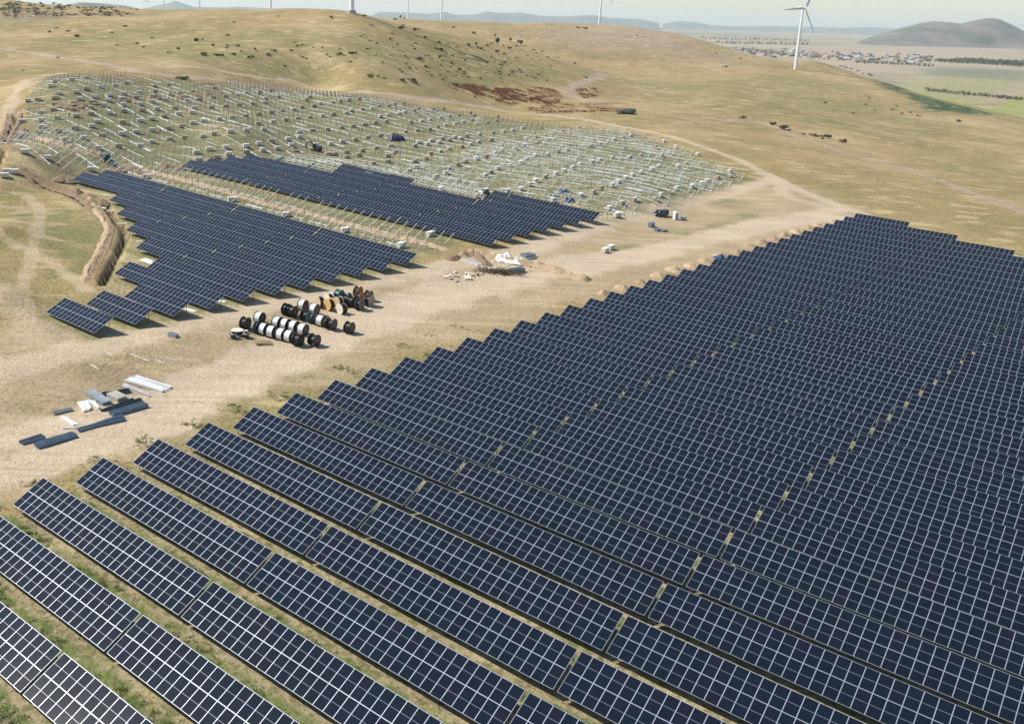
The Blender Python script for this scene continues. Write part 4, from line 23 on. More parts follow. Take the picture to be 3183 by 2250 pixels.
.91,238.06,0.87],[38.06,237.67,0.73],[38.82,232.07,0.36],[39.73,227.82,0.04]]],[2.4,0.6,"tan",[[-68.62,280.43,4.94],[-64.46,269.79,4.63],[-61.39,260.37,4.31],[-57.04,250.19,3.91],[-53.84,241.62,3.57],[-52.52,231.29,3.25],[-51.31,219.19,3.04],[-50.62,208.2,2.85],[-49.07,196.55,2.47]]],[1.3,0.3,"brown",[[-65.01,276.07,4.81],[-61.7,266.31,4.47],[-56.38,252.12,3.95],[-52.75,241.81,3.56],[-50.77,230.02,3.2],[-49.46,218.15,2.97],[-48.58,207.26,2.79],[-47.45,198.15,2.56]]],[2.6,0.6,"brown",[[-92.1,293.91,10.09],[-86.69,291.68,7.66],[-80.31,287.47,5.16],[-74.08,281.76,4.92],[-67.13,271.21,4.74],[-62.48,262.08,4.38]]],[3.6,1.1,"tan",[[-125.08,386.45,15.89],[-119.99,366.46,13.84],[-115.07,348.56,12.54],[-108.81,321.17,12.86]]],[2.4,0.7,"brown",[[-119.21,385.47,16.53],[-113.4,363.87,14.91],[-111.37,351.45,13.45],[-108.85,339.35,12.72],[-102.11,314.22,13.96]]],[4.5,1.3,"orange",[[-99.89,337.71,13.4],[-91.54,327.46,13.07],[-84.97,324.77,11.78],[-79.2,325.02,10.3],[-73.37,325.12,8.84]]],[3.4,0.9,"orange",[[-60.13,319.96,6.13],[-50.56,312.92,5.42],[-37.53,300.49,4.91],[-26.47,289.74,4.26],[-16.79,279.63,3.65],[-5.98,271.77,3.08],[3.83,263.02,2.53],[16.02,251.31,1.84],[26.29,244.16,1.32],[31.84,239.15,1.01]]],[2.5,0.7,"brown",[[-119.53,388.25,17.13],[-115.11,390.6,18.3],[-110.12,391.04,19.03]]],[2.5,0.6,"brown",[[-132.27,455.26,23.53],[-126.01,459.49,24.6],[-118.12,469.65,25.22]]],[3,0.7,"brown",[[-67.63,489.05,20.71],[-60.22,506.6,20.95],[-52.39,510.3,19.93]]],[3,0.5,"brown",[[-104.01,478.12,24.62],[-92.14,476.6,23.22],[-80.92,483.32,22.0],[-72.88,492.45,21.58]]]],"trenches":[[1.6,[[-121.45,386.18,16.4],[-118.66,375.46,15.09],[-114.84,360.03,14.12],[-114.3,353.79,13.33],[-112.8,344.7,12.51],[-107.08,323.69,13.12]]],[1.5,[[-61.49,271.35,4.6],[-58.1,261.18,4.24],[-55.01,252.43,3.93],[-51.76,246.05,3.67],[-49.16,239.23,3.41],[-48.0,231.16,3.17],[-47.24,223.05,2.99],[-46.64,215.9,2.86],[-45.96,207.75,2.74],[-45.46,200.71,2.62],[-45.15,195.68,2.48]]],[1.2,[[-101.02,307.62,13.84],[-99.52,300.67,12.83],[-98.59,295.2,11.17]]],[0.9,[[-86.23,290.01,6.98],[-81.61,286.98,5.21],[-75.5,281.79,4.87],[-69.51,272.8,4.83],[-65.04,265.48,4.53]]]],"mounds":[[62.12,209.55,-0.56,1.9,0.95,"tan"],[67.65,214.64,-0.66,2.1,1.05,"tan"],[73.61,220.54,-0.77,1.8,0.9,"tan"],[79.88,226.75,-0.87,2.3,1.15,"tan"],[85.82,233.15,-0.96,2.6,1.3,"tan"],[91.74,238.25,-1.06,2.3,1.15,"tan"],[97.4,244.42,-1.14,2.4,1.2,"tan"],[103.92,250.64,-1.23,2.3,1.15,"tan"],[110.21,255.98,-1.31,2.0,1.0,"tan"],[116.58,263.25,-1.36,2.3,1.15,"tan"],[122.74,269.62,-1.4,2.3,1.15,"tan"],[128.41,274.93,-1.44,2.0,1.0,"tan"],[133.96,280.32,-1.46,2.2,1.1,"tan"],[139.69,285.84,-1.47,2.3,1.15,"tan"],[146.36,292.08,-1.47,2.2,1.1,"tan"],[151.49,296.86,-1.45,1.8,0.9,"tan"],[159.78,303.18,-1.44,1.6,0.8,"tan"],[-105.02,389.42,19.14,3.03,1.26,"brown"],[-100.63,387.02,18.88,2.54,1.47,"brown"],[-99.09,391.85,20.01,3.29,1.09,"brown"],[-95.72,389.29,19.31,2.77,1.33,"brown"],[-92.48,394.63,20.12,2.8,1.2,"brown"],[-82.74,407.32,20.33,2.38,1.35,"brown"],[-79.68,409.05,19.84,3.17,1.04,"brown"],[-74.99,419.5,19.68,2.48,1.49,"brown"],[-73.98,430.41,19.89,3.15,1.4,"brown"],[-70.83,446.8,19.59,2.23,1.43,"brown"],[-65.75,443.77,18.74,3.37,1.6,"brown"],[-66.29,454.19,19.03,3.04,1.03,"brown"],[-61.59,462.33,18.58,3.21,1.13,"brown"],[-56.89,472.14,18.33,2.97,1.57,"brown"],[-61.94,467.7,18.83,3.05,1.08,"brown"],[-57.2,476.13,18.58,2.55,1.55,"brown"],[-51.98,481.96,18.18,2.38,1.37,"brown"],[-47.68,490.68,18.12,2.7,1.1,"brown"],[-12.41,376.05,6.33,2.95,1.03,"brown"],[-40.34,343.87,6.38,2.33,1.23,"brown"],[-60.74,316.08,5.91,2.29,1.03,"brown"],[-53.76,327.33,6.09,2.89,1.45,"brown"],[-48.38,324.1,5.69,3.25,1.08,"brown"],[-66.69,315.4,6.53,2.72,1.19,"brown"],[-63.1,317.74,6.27,2.92,1.29,"brown"],[-99.08,336.29,13.41,3.33,1.22,"brown"],[-109.41,343.49,12.83,2.27,1.42,"brown"],[-104.64,334.94,13.12,2.38,1.38,"brown"],[-107.61,349.74,13.67,2.81,1.55,"brown"],[-79.84,294.56,6.44,2.87,1.37,"brown"],[-77.75,294.57,5.96,2.52,1.33,"brown"],[-71.
95,281.85,4.95,2.51,1.45,"brown"],[-67.34,277.34,4.89,2.82,1.08,"brown"],[-61.57,269.4,4.55,2.48,1.22,"brown"],[-64.8,269.73,4.64,3.08,1.11,"brown"],[19.49,289.23,2.85,3.06,1.39,"brown"]],"bundles":[["beams","white",[-30.11,147.62,0.51],[-23.53,143.48,0.29],2.6,0.35,9,"wide bundle of white steel profiles, longest and brightest of the beam stacks",0.12],["beams","pale",[-30.99,145.16,0.5],[-25.67,141.05,0.27],0.8,0.25,3,"narrow pale steel rails lying along the front of the white bundle",0.1],["beams","dark",[-32.81,140.57,0.5],[-29.03,142.79,0.32],1.0,0.3,6,"dark grey steel tubes heaped behind the short pale stack",0.2],["beams","grey",[-34.91,140.85,0.66],[-31.37,137.33,0.34],1.5,0.5,5,"pale grey stack of steel channels pointing at the dark tubes",0.0],["beams","beige",[-31.58,141.02,0.43],[-29.53,139.26,0.31],1.8,0.5,5,"short beige stack of steel channels beside the dark tubes",0.0],["beams","dark",[-31.58,134.58,0.31],[-26.67,139.89,0.27],0.6,0.3,5,"long thin row of dark steel tubes between grey stack and blue grey slab",0.2],["beams","white",[-34.97,137.58,0.46],[-33.23,134.73,0.32],1.9,0.35,5,"short white fan of profiles left of the pale grey stack",0.25],["beams","pale",[-33.72,138.31,0.45],[-32.0,135.4,0.33],0.4,0.2,2,"two thin pale boards right of the short white fan",0.3],["beams","slate",[-29.91,133.26,0.31],[-25.62,137.45,0.29],1.4,0.5,6,"blue grey stack of long steel channels nearest the pale track",0.0],["beams","slate",[-33.29,127.53,0.29],[-27.75,132.83,0.31],1.1,0.35,8,"long loose fan of blue grey tubes in front of the green patch",0.3],["beams","grey",[-38.3,133.33,0.27],[-35.96,134.96,0.34],0.7,0.35,5,"small grey stack at the left end of the beam store",0.0],["beams","white",[-36.77,132.34,0.25],[-34.28,129.25,0.26],0.7,0.25,4,"small white fan of laths below the small grey stack",0.5],["beams","white",[-35.7,128.69,0.23],[-33.61,128.33,0.28],0.5,0.2,3,"short pile of white laths touching the blue grey tubes",0.4],["beams","slate",[-39.93,123.27,0.2],[-37.49,125.62,0.2],1.0,0.35,6,"blue grey tubes at the far left corner of the beam store",0.2],["beams","slate",[-37.61,122.29,0.21],[-33.29,126.2,0.3],1.6,0.45,6,"wide blue grey slab of channels nearest the camera in the beam store",0.0],["logs","wood",[-11.57,165.88,0.51],[-8.54,166.78,0.38],1.3,0.5,12,"heap of light wooden posts in front of the white cable drums",0.25],["beams","grey",[-26.73,166.0,1.73],[-25.14,165.32,1.56],1.0,0.5,5,"small grey bundle lying alone on the track below the front tables",0.0],["beams","pale",[33.97,231.93,0.64],[37.61,228.13,0.19],1.6,0.3,9,"loose pale pipes at the left of the rubbish heap",0.3],["beams","slate",[44.22,223.92,-0.26],[47.51,225.98,-0.32],1.6,0.9,4,"grey steel block in front of the brushwood heap",0.0],["beams","grey",[49.87,239.16,-0.08],[52.98,241.3,-0.14],2.0,0.7,4,"grey stack of channels behind the white tarpaulin",0.0],["beams","grey",[50.6,237.35,-0.23],[53.13,239.27,-0.26],1.0,0.3,3,"low grey stack right beside the larger grey stack",0.0]],"pts":{"van":[104.03,299.26,-0.39],"toilet":[107.97,297.13,-0.95],"tank":[110.37,296.9,-1.03],"dark1":[96.48,284.37,-0.84],"dark2":[96.83,279.58,-0.94],"dark3":[98.33,279.04,-0.97],"crate1":[73.23,249.18,-0.73],"crate2":[75.77,252.88,-0.77],"tarp":[45.14,234.12,0.03],"brush":[41.24,223.48,-0.19],"boards1":[33.57,220.33,0.12],"boards2":[30.89,215.67,0.08],"boards3":[39.64,237.55,0.64],"digger":[-3.57,381.42,5.46],"tractor":[-71.07,320.42,7.88],"bluepile":[30.37,419.22,5.79],"bluegear":[78.1,308.67,1.52],"tealgear":[78.98,321.07,2.21],"tealgear2":[74.6,315.57,1.81],"bluetarp":[102.45,247.7,-1.22],"bluetarp2":[65.19,211.87,-0.62],"p1":[-97.21,372.82,16.95],"p2":[-63.25,376.16,11.54],"p3":[14.57,434.54,7.53],"p4":[16.01,435.26,7.49],"greenbush":[-74.56,507.13,22.95],"loader":[50.84,309.94,2.17],"c1":[-94.4,287.19,7.99],"c2":[-94.85,289.3,8.79],"c3":[-92.45,290.17,8.72]},"rockscrub":[[-241.0,909.6,50.68,2.06],[-240.1,878.9,48.25,1.6],[-223.4,890.7,49.93,1.28],[-269.1,967.2,53.36,2
.13],[-290.0,973.6,53.38,1.12],[-313.8,998.7,54.48,1.29],[-260.8,903.5,49.49,2.48],[-260.4,896.1,48.9,2.25],[-254.9,933.2,51.77,1.49],[-258.1,888.6,48.35,1.88],[-350.1,1139.4,59.13,2.48],[-288.1,898.3,48.2,1.99],[-214.0,940.8,53.16,2.22],[-260.2,878.5,47.37,1.22],[-292.7,921.3,49.96,1.19],[-306.6,966.8,52.81,2.3],[-187.0,916.3,52.38,1.14],[-211.6,888.3,50.08,1.24],[-216.7,974.5,54.51,2.8],[-307.6,1037.1,56.07,2.89],[-339.2,1138.2,58.81,1.71],[-307.8,975.8,53.32,2.24],[-295.6,961.9,52.65,2.37],[-251.1,947.3,52.68,2.82],[-314.8,1027.5,55.74,1.99],[-222.6,879.9,49.05,2.11],[-238.4,1012.7,55.46,2.57],[-319.8,1026.8,55.73,1.72],[-223.5,931.0,52.48,2.91],[-281.7,907.0,49.1,1.67],[-290.9,931.3,50.73,2.69],[-217.9,911.0,51.48,1.52],[-278.6,1030.8,55.81,1.19],[-290.9,915.7,49.56,1.82],[-313.0,1099.0,57.67,2.89],[-192.2,881.4,49.94,2.01],[-305.5,979.2,53.52,1.45],[-304.3,943.0,51.31,1.58],[-298.0,956.3,52.28,2.87],[-199.4,1014.6,55.84,1.21],[-185.9,973.7,54.97,1.87],[-274.8,950.7,52.34,2.95],[-300.8,1124.4,57.71,2.03],[-210.1,877.0,49.16,1.65],[-209.0,971.6,54.52,1.28],[-281.5,881.6,46.9,1.93],[-233.5,878.8,48.52,2.15],[-277.2,1076.0,56.82,2.49],[-282.7,970.8,53.33,2.52],[-274.8,920.0,50.3,2.46],[-273.0,873.3,46.4,1.27],[-340.1,1121.8,58.61,1.89],[-213.9,886.0,49.84,1.33],[-228.3,931.0,52.36,1.98],[-181.5,878.4,49.94,1.56],[-249.1,887.2,48.6,1.27],[-267.6,995.9,54.66,2.95],[-286.4,927.2,50.53,2.51],[-194.8,930.2,52.98,1.84],[-195.8,926.1,52.75,1.68],[-220.9,977.5,54.56,2.42],[-217.1,896.4,50.55,1.32],[-196.9,903.4,51.42,2.67],[-304.3,949.4,51.75,1.96],[-325.3,1050.0,56.61,2.95],[-198.3,932.4,53.03,1.77],[-224.1,948.2,53.31,2.49],[-255.5,993.3,54.69,1.61],[-239.0,1060.1,56.38,2.19],[-224.2,1008.3,55.46,2.37],[-324.8,1022.0,55.54,2.68],[-348.6,1139.6,59.09,1.03],[-260.7,989.3,54.48,2.61],[-251.2,962.4,53.44,1.05],[-196.5,904.3,51.49,2.25],[-199.8,943.1,53.51,2.43],[-197.6,942.6,53.53,1.04],[-178.0,867.9,49.16,1.4],[-316.5,997.9,54.43,1.2],[-280.6,1049.2,56.32,2.46],[-317.1,1162.2,58.28,2.91],[-188.2,924.0,52.78,1.43],[-266.3,982.3,54.11,1.82],[-311.9,966.3,52.73,2.54],[-205.0,886.1,50.04,2.37],[-196.4,885.2,50.15,2.83],[-224.5,1032.1,55.98,2.32],[-208.4,882.3,49.66,2.43],[-312.4,1177.2,58.09,1.65],[-269.4,922.4,50.63,2.54],[-286.0,953.4,52.29,2.68],[-252.9,1040.0,56.06,1.29],[-299.4,978.8,53.56,1.21],[-307.8,945.4,51.43,2.92],[-363.9,1191.4,60.04,1.12],[-220.5,903.9,50.97,1.96],[-218.0,1008.9,55.53,2.84],[-233.5,961.0,53.71,1.34],[-264.3,987.0,54.34,2.65],[-302.4,1026.0,55.66,2.63],[-300.8,949.8,51.82,1.44],[-222.1,944.5,53.18,1.19],[-232.6,1028.7,55.88,1.64],[-188.7,903.1,51.55,1.62],[-209.3,877.4,49.21,2.27],[-306.1,954.0,52.03,1.94],[-281.7,977.5,53.69,1.14],[-343.0,1198.1,59.19,1.61],[-312.5,998.1,54.46,2.89],[-313.8,998.6,54.47,1.42],[-231.3,993.4,54.96,1.2],[-231.7,997.8,55.09,2.74],[-328.7,1032.8,56.0,1.57],[-260.4,897.2,49.0,2.0],[-268.6,963.5,53.18,2.69],[-245.8,990.6,54.7,2.31],[-245.7,1015.4,55.49,1.85],[-300.4,974.5,53.31,2.76],[-286.1,1006.2,54.94,2.21],[-241.4,910.1,50.69,1.08],[-283.4,909.4,49.24,2.81],[-348.0,1098.3,58.32,2.25],[-266.5,927.4,51.06,1.07],[-258.3,919.6,50.78,2.02],[-186.6,891.2,50.79,2.24],[-273.0,1045.3,56.2,2.25],[-276.8,889.1,47.72,1.74],[-191.4,874.4,49.37,2.88],[-242.7,889.2,49.04,2.99],[-281.1,910.7,49.41,2.45],[-281.8,1069.6,56.75,1.35],[-237.0,877.4,48.24,1.8],[-272.5,935.1,51.42,1.87],[-240.2,992.0,54.81,1.57],[-289.3,899.2,48.24,2.32],[-282.1,962.9,52.91,2.16],[-226.6,880.2,48.93,2.56],[-288.8,1016.2,55.31,2.22],[-268.3,881.5,47.33,1.09],[-279.8,1085.5,56.98,2.05],[-330.5,1032.8,56.01,2.98],[-326.4,1054.9,56.78,2.97],[-300.0,1058.4,56.66,1.13],[-272.2,873.5,46.45,2.48],[-178.7,892.9,51.08,2.57],[-318.3,1093.2,57.66,1.54],[-334.2,1053.7,56.82,2.44],[-254.0,892.1,48.82,2.7],[-206.1,910.6,51.71,2.82],[-255.1,1020.9,55.59,2.15]],"bushes":[[-215.3,794.2,40.22,1.15,"bush"],[-201.3,775.1,38.56,1.45,"bush"],[-186.7,742.9,35.63,1.89,"bush"],[-164.8,764.2,38.62,1.15,"bush"],[-128.8,731.3,36.4,1.37,"bush"],[-
92.9,714.5,35.88,1.99,"bush"],[-79.2,686.9,34.0,1.47,"bush"],[-132.8,696.4,33.47,1.28,"bush"],[-123.0,667.6,32.08,1.17,"bush"],[-98.4,658.1,31.79,1.4,"bush"],[-100.4,631.5,30.58,1.0,"bush"],[-79.3,637.8,29.47,2.29,"bush"],[-71.3,644.4,29.22,1.74,"bush"],[-68.8,645.5,29.05,1.82,"bush"],[-49.7,676.5,32.39,1.5,"bush"],[-37.0,679.2,31.82,1.37,"bush"],[-62.8,686.6,34.16,1.14,"bush"],[-57.6,666.5,31.11,1.07,"bush"],[-61.9,654.8,29.55,1.49,"bush"],[-51.6,652.9,27.83,1.33,"bush"],[-49.4,656.4,28.24,1.41,"bush"],[-39.9,667.1,29.46,1.84,"bush"],[-25.8,686.4,31.87,1.35,"bush"],[-23.9,710.2,36.63,1.23,"bush"],[-12.0,708.6,35.93,1.16,"bush"],[-10.7,697.2,33.37,1.2,"bush"],[-3.7,698.7,33.51,2.3,"bush"],[3.3,694.3,32.39,1.21,"bush"],[8.1,697.0,32.84,1.23,"bush"],[-28.5,655.3,22.99,1.07,"bush"],[1.2,807.9,54.25,1.57,"bush"],[-41.3,826.1,53.48,1.48,"bush"],[-76.0,810.6,48.1,1.56,"bush"],[-74.7,744.3,39.61,1.3,"bush"],[1.2,679.5,28.45,1.46,"bush"],[8.0,682.9,29.83,2.19,"bush"],[-14.9,675.9,27.33,1.32,"bush"],[-69.7,687.0,34.16,1.32,"bush"],[-161.6,798.8,42.6,1.51,"bush"],[-214.0,769.3,37.51,1.3,"bush"],[-144.0,684.9,32.36,1.07,"bush"],[-159.9,591.3,27.52,0.97,"bush"],[-156.9,513.3,24.37,0.98,"bush"],[-68.5,675.3,32.83,1.04,"bush"],[-21.5,699.1,34.38,1.49,"bush"],[-17.9,702.5,34.9,1.29,"bush"],[-0.9,684.1,29.74,1.41,"bush"],[-19.7,678.9,28.92,1.02,"bush"],[-17.5,677.0,28.03,1.26,"bush"],[14.9,687.3,30.78,1.48,"bush"],[14.6,663.8,25.97,1.32,"bush"],[-61.3,686.8,34.19,1.24,"bush"],[1.0,713.4,36.37,1.29,"bush"],[113.7,1615.7,51.65,2.8,"tree"],[118.5,1596.7,51.18,1.68,"tree"],[103.2,1567.9,50.47,2.83,"bush"],[28.6,832.6,56.14,1.34,"bush"],[33.2,797.8,48.86,1.31,"bush"],[59.2,826.9,46.98,2.75,"bush"],[63.2,857.6,48.94,1.23,"bush"],[73.0,849.8,45.48,2.18,"bush"],[77.5,816.1,39.44,1.27,"tree"],[91.0,823.2,36.53,2.06,"bush"],[98.8,829.8,35.3,1.29,"bush"],[119.4,859.0,33.95,2.18,"bush"],[128.5,874.1,33.72,1.43,"tree"],[141.6,895.4,33.4,2.02,"bush"],[155.4,924.2,33.7,2.95,"tree"],[256.1,1417.6,24.86,2.96,"tree"],[266.9,1396.3,21.14,3.65,"tree"],[239.8,1448.1,30.74,2.0,"tree"],[210.0,1461.7,35.09,3.39,"bush"],[147.4,870.3,28.84,2.42,"bush"],[278.6,1362.3,15.75,2.13,"bush"],[287.6,1349.4,13.41,1.52,"tree"],[88.6,793.8,31.56,2.5,"bush"],[84.3,806.9,35.6,1.27,"bush"],[68.0,744.2,26.03,2.43,"bush"],[85.2,765.0,25.91,1.48,"tree"],[94.9,766.2,23.45,1.17,"bush"],[107.6,801.7,27.68,2.07,"bush"],[106.7,783.9,24.23,1.11,"bush"],[127.5,800.6,22.2,1.24,"bush"],[55.2,709.9,23.99,1.08,"bush"],[57.1,698.8,21.72,1.24,"bush"],[27.6,713.9,33.1,1.55,"bush"],[17.2,688.7,30.9,2.06,"bush"],[27.1,680.9,28.59,1.18,"bush"],[52.3,764.5,36.01,1.33,"bush"],[46.7,771.5,39.36,1.24,"bush"],[9.7,681.7,29.62,1.4,"bush"],[27.4,640.6,18.86,2.29,"bush"],[31.9,641.8,18.91,1.07,"bush"],[36.3,639.8,17.78,1.11,"bush"],[48.6,644.2,16.07,2.26,"bush"],[54.8,652.4,15.69,2.51,"bush"],[56.9,649.3,14.46,2.25,"bush"],[81.4,704.5,14.23,1.27,"bush"],[99.1,751.3,18.91,1.6,"bush"],[102.3,748.3,17.45,1.08,"bush"],[100.6,678.7,4.76,1.06,"bush"],[145.9,824.8,22.03,1.56,"bush"],[161.7,862.6,24.3,1.39,"bush"],[194.6,874.6,18.04,1.18,"bush"],[301.8,1314.2,7.81,1.81,"bush"],[315.9,1282.9,3.17,2.1,"bush"],[164.4,790.0,11.94,1.39,"bush"],[148.0,795.4,16.36,1.3,"bush"],[131.6,757.7,12.86,1.13,"bush"],[84.5,746.2,21.62,1.11,"bush"],[220.5,854.0,9.41,1.66,"bush"],[390.5,1535.3,45.33,3.24,"bush"],[379.2,1544.1,46.27,2.25,"bush"],[349.1,1583.0,49.61,1.59,"bush"],[455.1,1488.2,37.58,1.69,"bush"],[462.5,1478.4,35.56,1.54,"bush"],[381.7,1539.5,45.71,1.83,"bush"],[184.3,1502.1,41.92,2.65,"bush"],[131.1,860.7,31.35,2.2,"bush"],[128.1,863.8,32.47,1.38,"bush"],[150.0,922.0,34.6,1.37,"bush"],[161.6,927.4,32.66,1.22,"bush"],[164.5,914.7,30.66,2.05,"bush"],[260.1,1388.6,20.57,2.16,"bush"],[104.8,804.1,28.96,1.21,"bush"],[97.2,787.4,27.62,1.38,"bush"],[67.6,786.1,36.37,1.32,"bush"],[66.3,768.5,32.56,1.37,"bush"],[205.8,940.2,22.81,1.25,"bush"],[297.7,1313.9,8.11,1.64,"bush"],[311.1,1292.3,4.53,1.48,"bush"],[152.2,866.5,27.15,1.46,"
bush"],[140.9,809.4,20.54,1.63,"bush"],[155.6,810.1,17.21,1.45,"bush"],[71.1,726.4,21.17,1.51,"bush"],[57.0,737.0,28.06,1.18,"bush"],[290.7,692.4,-6.02,2.4,"bush"],[301.2,666.1,-7.34,2.19,"bush"],[297.8,643.5,-7.55,2.86,"bush"],[295.6,630.9,-7.54,1.27,"bush"],[296.6,614.0,-7.75,1.16,"bush"],[301.7,608.6,-8.18,2.17,"bush"],[312.4,614.6,-9.01,2.26,"bush"],[308.7,587.6,-8.81,2.37,"bush"],[298.1,592.6,-7.9,1.11,"bush"],[1491.8,2916.3,-53.43,4.4,"bush"],[1463.2,2829.8,-53.13,5.0,"bush"],[1439.0,2753.5,-53.06,3.88,"bush"],[732.2,1401.9,-3.25,1.55,"bush"],[1389.5,2626.3,-53.45,3.94,"bush"],[1342.6,2510.4,-54.63,3.48,"bush"],[1343.9,2485.1,-54.98,4.6,"bush"],[1328.9,2441.4,-55.73,4.64,"bush"],[455.0,857.6,-14.23,1.33,"bush"],[563.5,882.3,-21.14,2.12,"bush"],[659.8,1387.8,4.42,1.52,"bush"],[663.8,1344.4,-0.18,1.61,"bush"],[714.2,1421.5,2.03,1.54,"bush"],[1811.8,3704.4,-59.44,2.89,"bush"],[569.9,1387.0,11.42,1.88,"bush"],[515.9,1301.0,2.92,2.69,"bush"],[547.2,1416.0,18.06,1.52,"bush"],[461.6,921.1,-10.77,1.61,"bush"],[545.7,1002.2,-10.97,1.27,"bush"],[549.2,957.6,-14.51,1.34,"bush"],[524.9,921.7,-15.46,1.36,"bush"],[520.6,898.6,-16.85,1.4,"bush"],[501.5,907.9,-14.8,1.24,"bush"],[512.4,944.7,-12.9,1.46,"bush"],[536.8,912.1,-17.04,1.37,"bush"],[533.4,894.0,-18.11,1.62,"bush"],[174.89,575.8,5.28,4.0,"tealbush"],[98.3,733.8,15.28,0.96,"bush"],[137.3,794.6,18.66,0.81,"bush"],[145.2,788.5,15.75,1.17,"bush"],[129.1,773.2,16.42,0.69,"bush"],[152.2,834.0,22.06,0.59,"bush"],[28.6,759.3,41.22,0.68,"bush"],[129.5,831.2,27.2,0.54,"bush"],[138.5,797.7,18.98,0.52,"bush"],[26.5,763.1,42.46,0.75,"bush"],[144.8,749.1,8.87,0.93,"bush"],[52.3,747.6,32.01,0.75,"bush"],[72.2,815.7,41.07,0.91,"bush"],[145.1,778.8,14.01,0.57,"bush"],[105.4,827.3,33.02,1.0,"bush"],[80.7,716.6,16.5,1.06,"bush"],[35.8,745.9,36.69,1.14,"bush"],[89.0,777.3,27.72,0.81,"bush"],[130.6,745.2,10.71,0.87,"bush"],[174.4,815.9,13.95,0.57,"bush"],[151.4,827.4,21.14,0.54,"bush"],[107.8,785.9,24.37,1.12,"bush"],[80.3,795.7,34.53,0.69,"bush"],[46.8,725.8,29.47,0.75,"bush"],[145.2,852.4,26.72,0.75,"bush"],[49.8,670.1,20.4,1.09,"bush"],[152.0,797.9,15.92,0.78,"bush"],[36.1,673.1,25.34,0.84,"bush"],[24.5,757.2,41.63,0.57,"bush"],[123.5,746.4,12.32,0.64,"bush"],[151.2,843.0,23.76,0.98,"bush"],[154.2,798.6,15.55,1.06,"bush"],[80.4,826.4,40.26,0.86,"bush"],[115.5,835.3,31.53,0.77,"bush"],[69.7,810.5,40.91,0.72,"bush"],[75.9,762.6,28.12,0.99,"bush"],[72.8,702.7,16.71,1.07,"bush"],[162.8,793.6,12.86,0.97,"bush"],[96.6,743.3,17.75,0.75,"bush"],[107.4,762.8,19.41,0.87,"bush"],[63.5,797.0,40.13,0.56,"bush"],[70.6,747.8,26.09,1.03,"bush"],[136.1,833.3,25.89,1.15,"bush"],[56.7,718.0,24.67,0.55,"bush"],[134.0,780.0,16.64,1.17,"bush"],[158.2,791.7,13.49,1.09,"bush"],[132.8,786.9,18.25,0.65,"bush"],[92.2,730.0,16.01,0.67,"bush"],[177.3,826.4,14.95,0.78,"bush"],[18.8,725.5,36.71,0.62,"bush"],[113.4,741.6,13.47,1.14,"bush"],[115.8,804.5,25.98,0.58,"bush"],[125.5,789.5,20.53,1.0,"bush"],[70.2,712.3,19.06,0.65,"bush"],[65.3,776.2,34.75,0.94,"bush"],[178.2,897.7,25.3,0.94,"bush"],[148.8,858.7,26.81,0.54,"bush"],[100.8,742.4,16.52,1.12,"bush"],[135.6,815.7,22.97,0.8,"bush"],[94.0,730.2,15.6,0.71,"bush"],[58.7,734.4,26.92,1.18,"bush"],[48.0,788.9,43.04,0.58,"bush"],[103.5,768.8,21.75,0.63,"bush"],[44.9,719.1,29.0,0.95,"bush"],[122.3,765.9,16.51,0.54,"bush"],[88.0,733.9,17.92,1.17,"bush"],[61.9,706.5,21.05,0.95,"bush"],[181.4,887.6,23.14,0.99,"bush"],[154.6,820.8,19.27,0.57,"bush"],[48.2,774.2,39.55,0.56,"bush"],[39.0,708.7,29.32,0.57,"bush"],[133.3,771.2,15.09,1.07,"bush"],[141.5,778.6,14.74,1.15,"bush"],[171.0,809.0,13.6,1.18,"bush"],[34.6,770.7,42.4,0.55,"bush"],[48.9,750.5,33.78,0.82,"bush"],[120.5,763.3,16.37,0.56,"bush"],[78.4,757.6,26.11,0.76,"bush"],[34.1,706.0,30.35,0.76,"bush"],[125.9,797.4,21.99,1.17,"bush"],[197.2,950.7,26.01,1.03,"bush"],[137.7,836.5,26.02,0.58,"bush"],[93.1,789.9,29.38,1.02,"bush"],[172.8,850.5,19.78,0.7,"bush"],[91.9,751.1,20.74,1.05,"bush"],[110.9,813.1,28.96,0.74,"bush"],[154.6,814.3
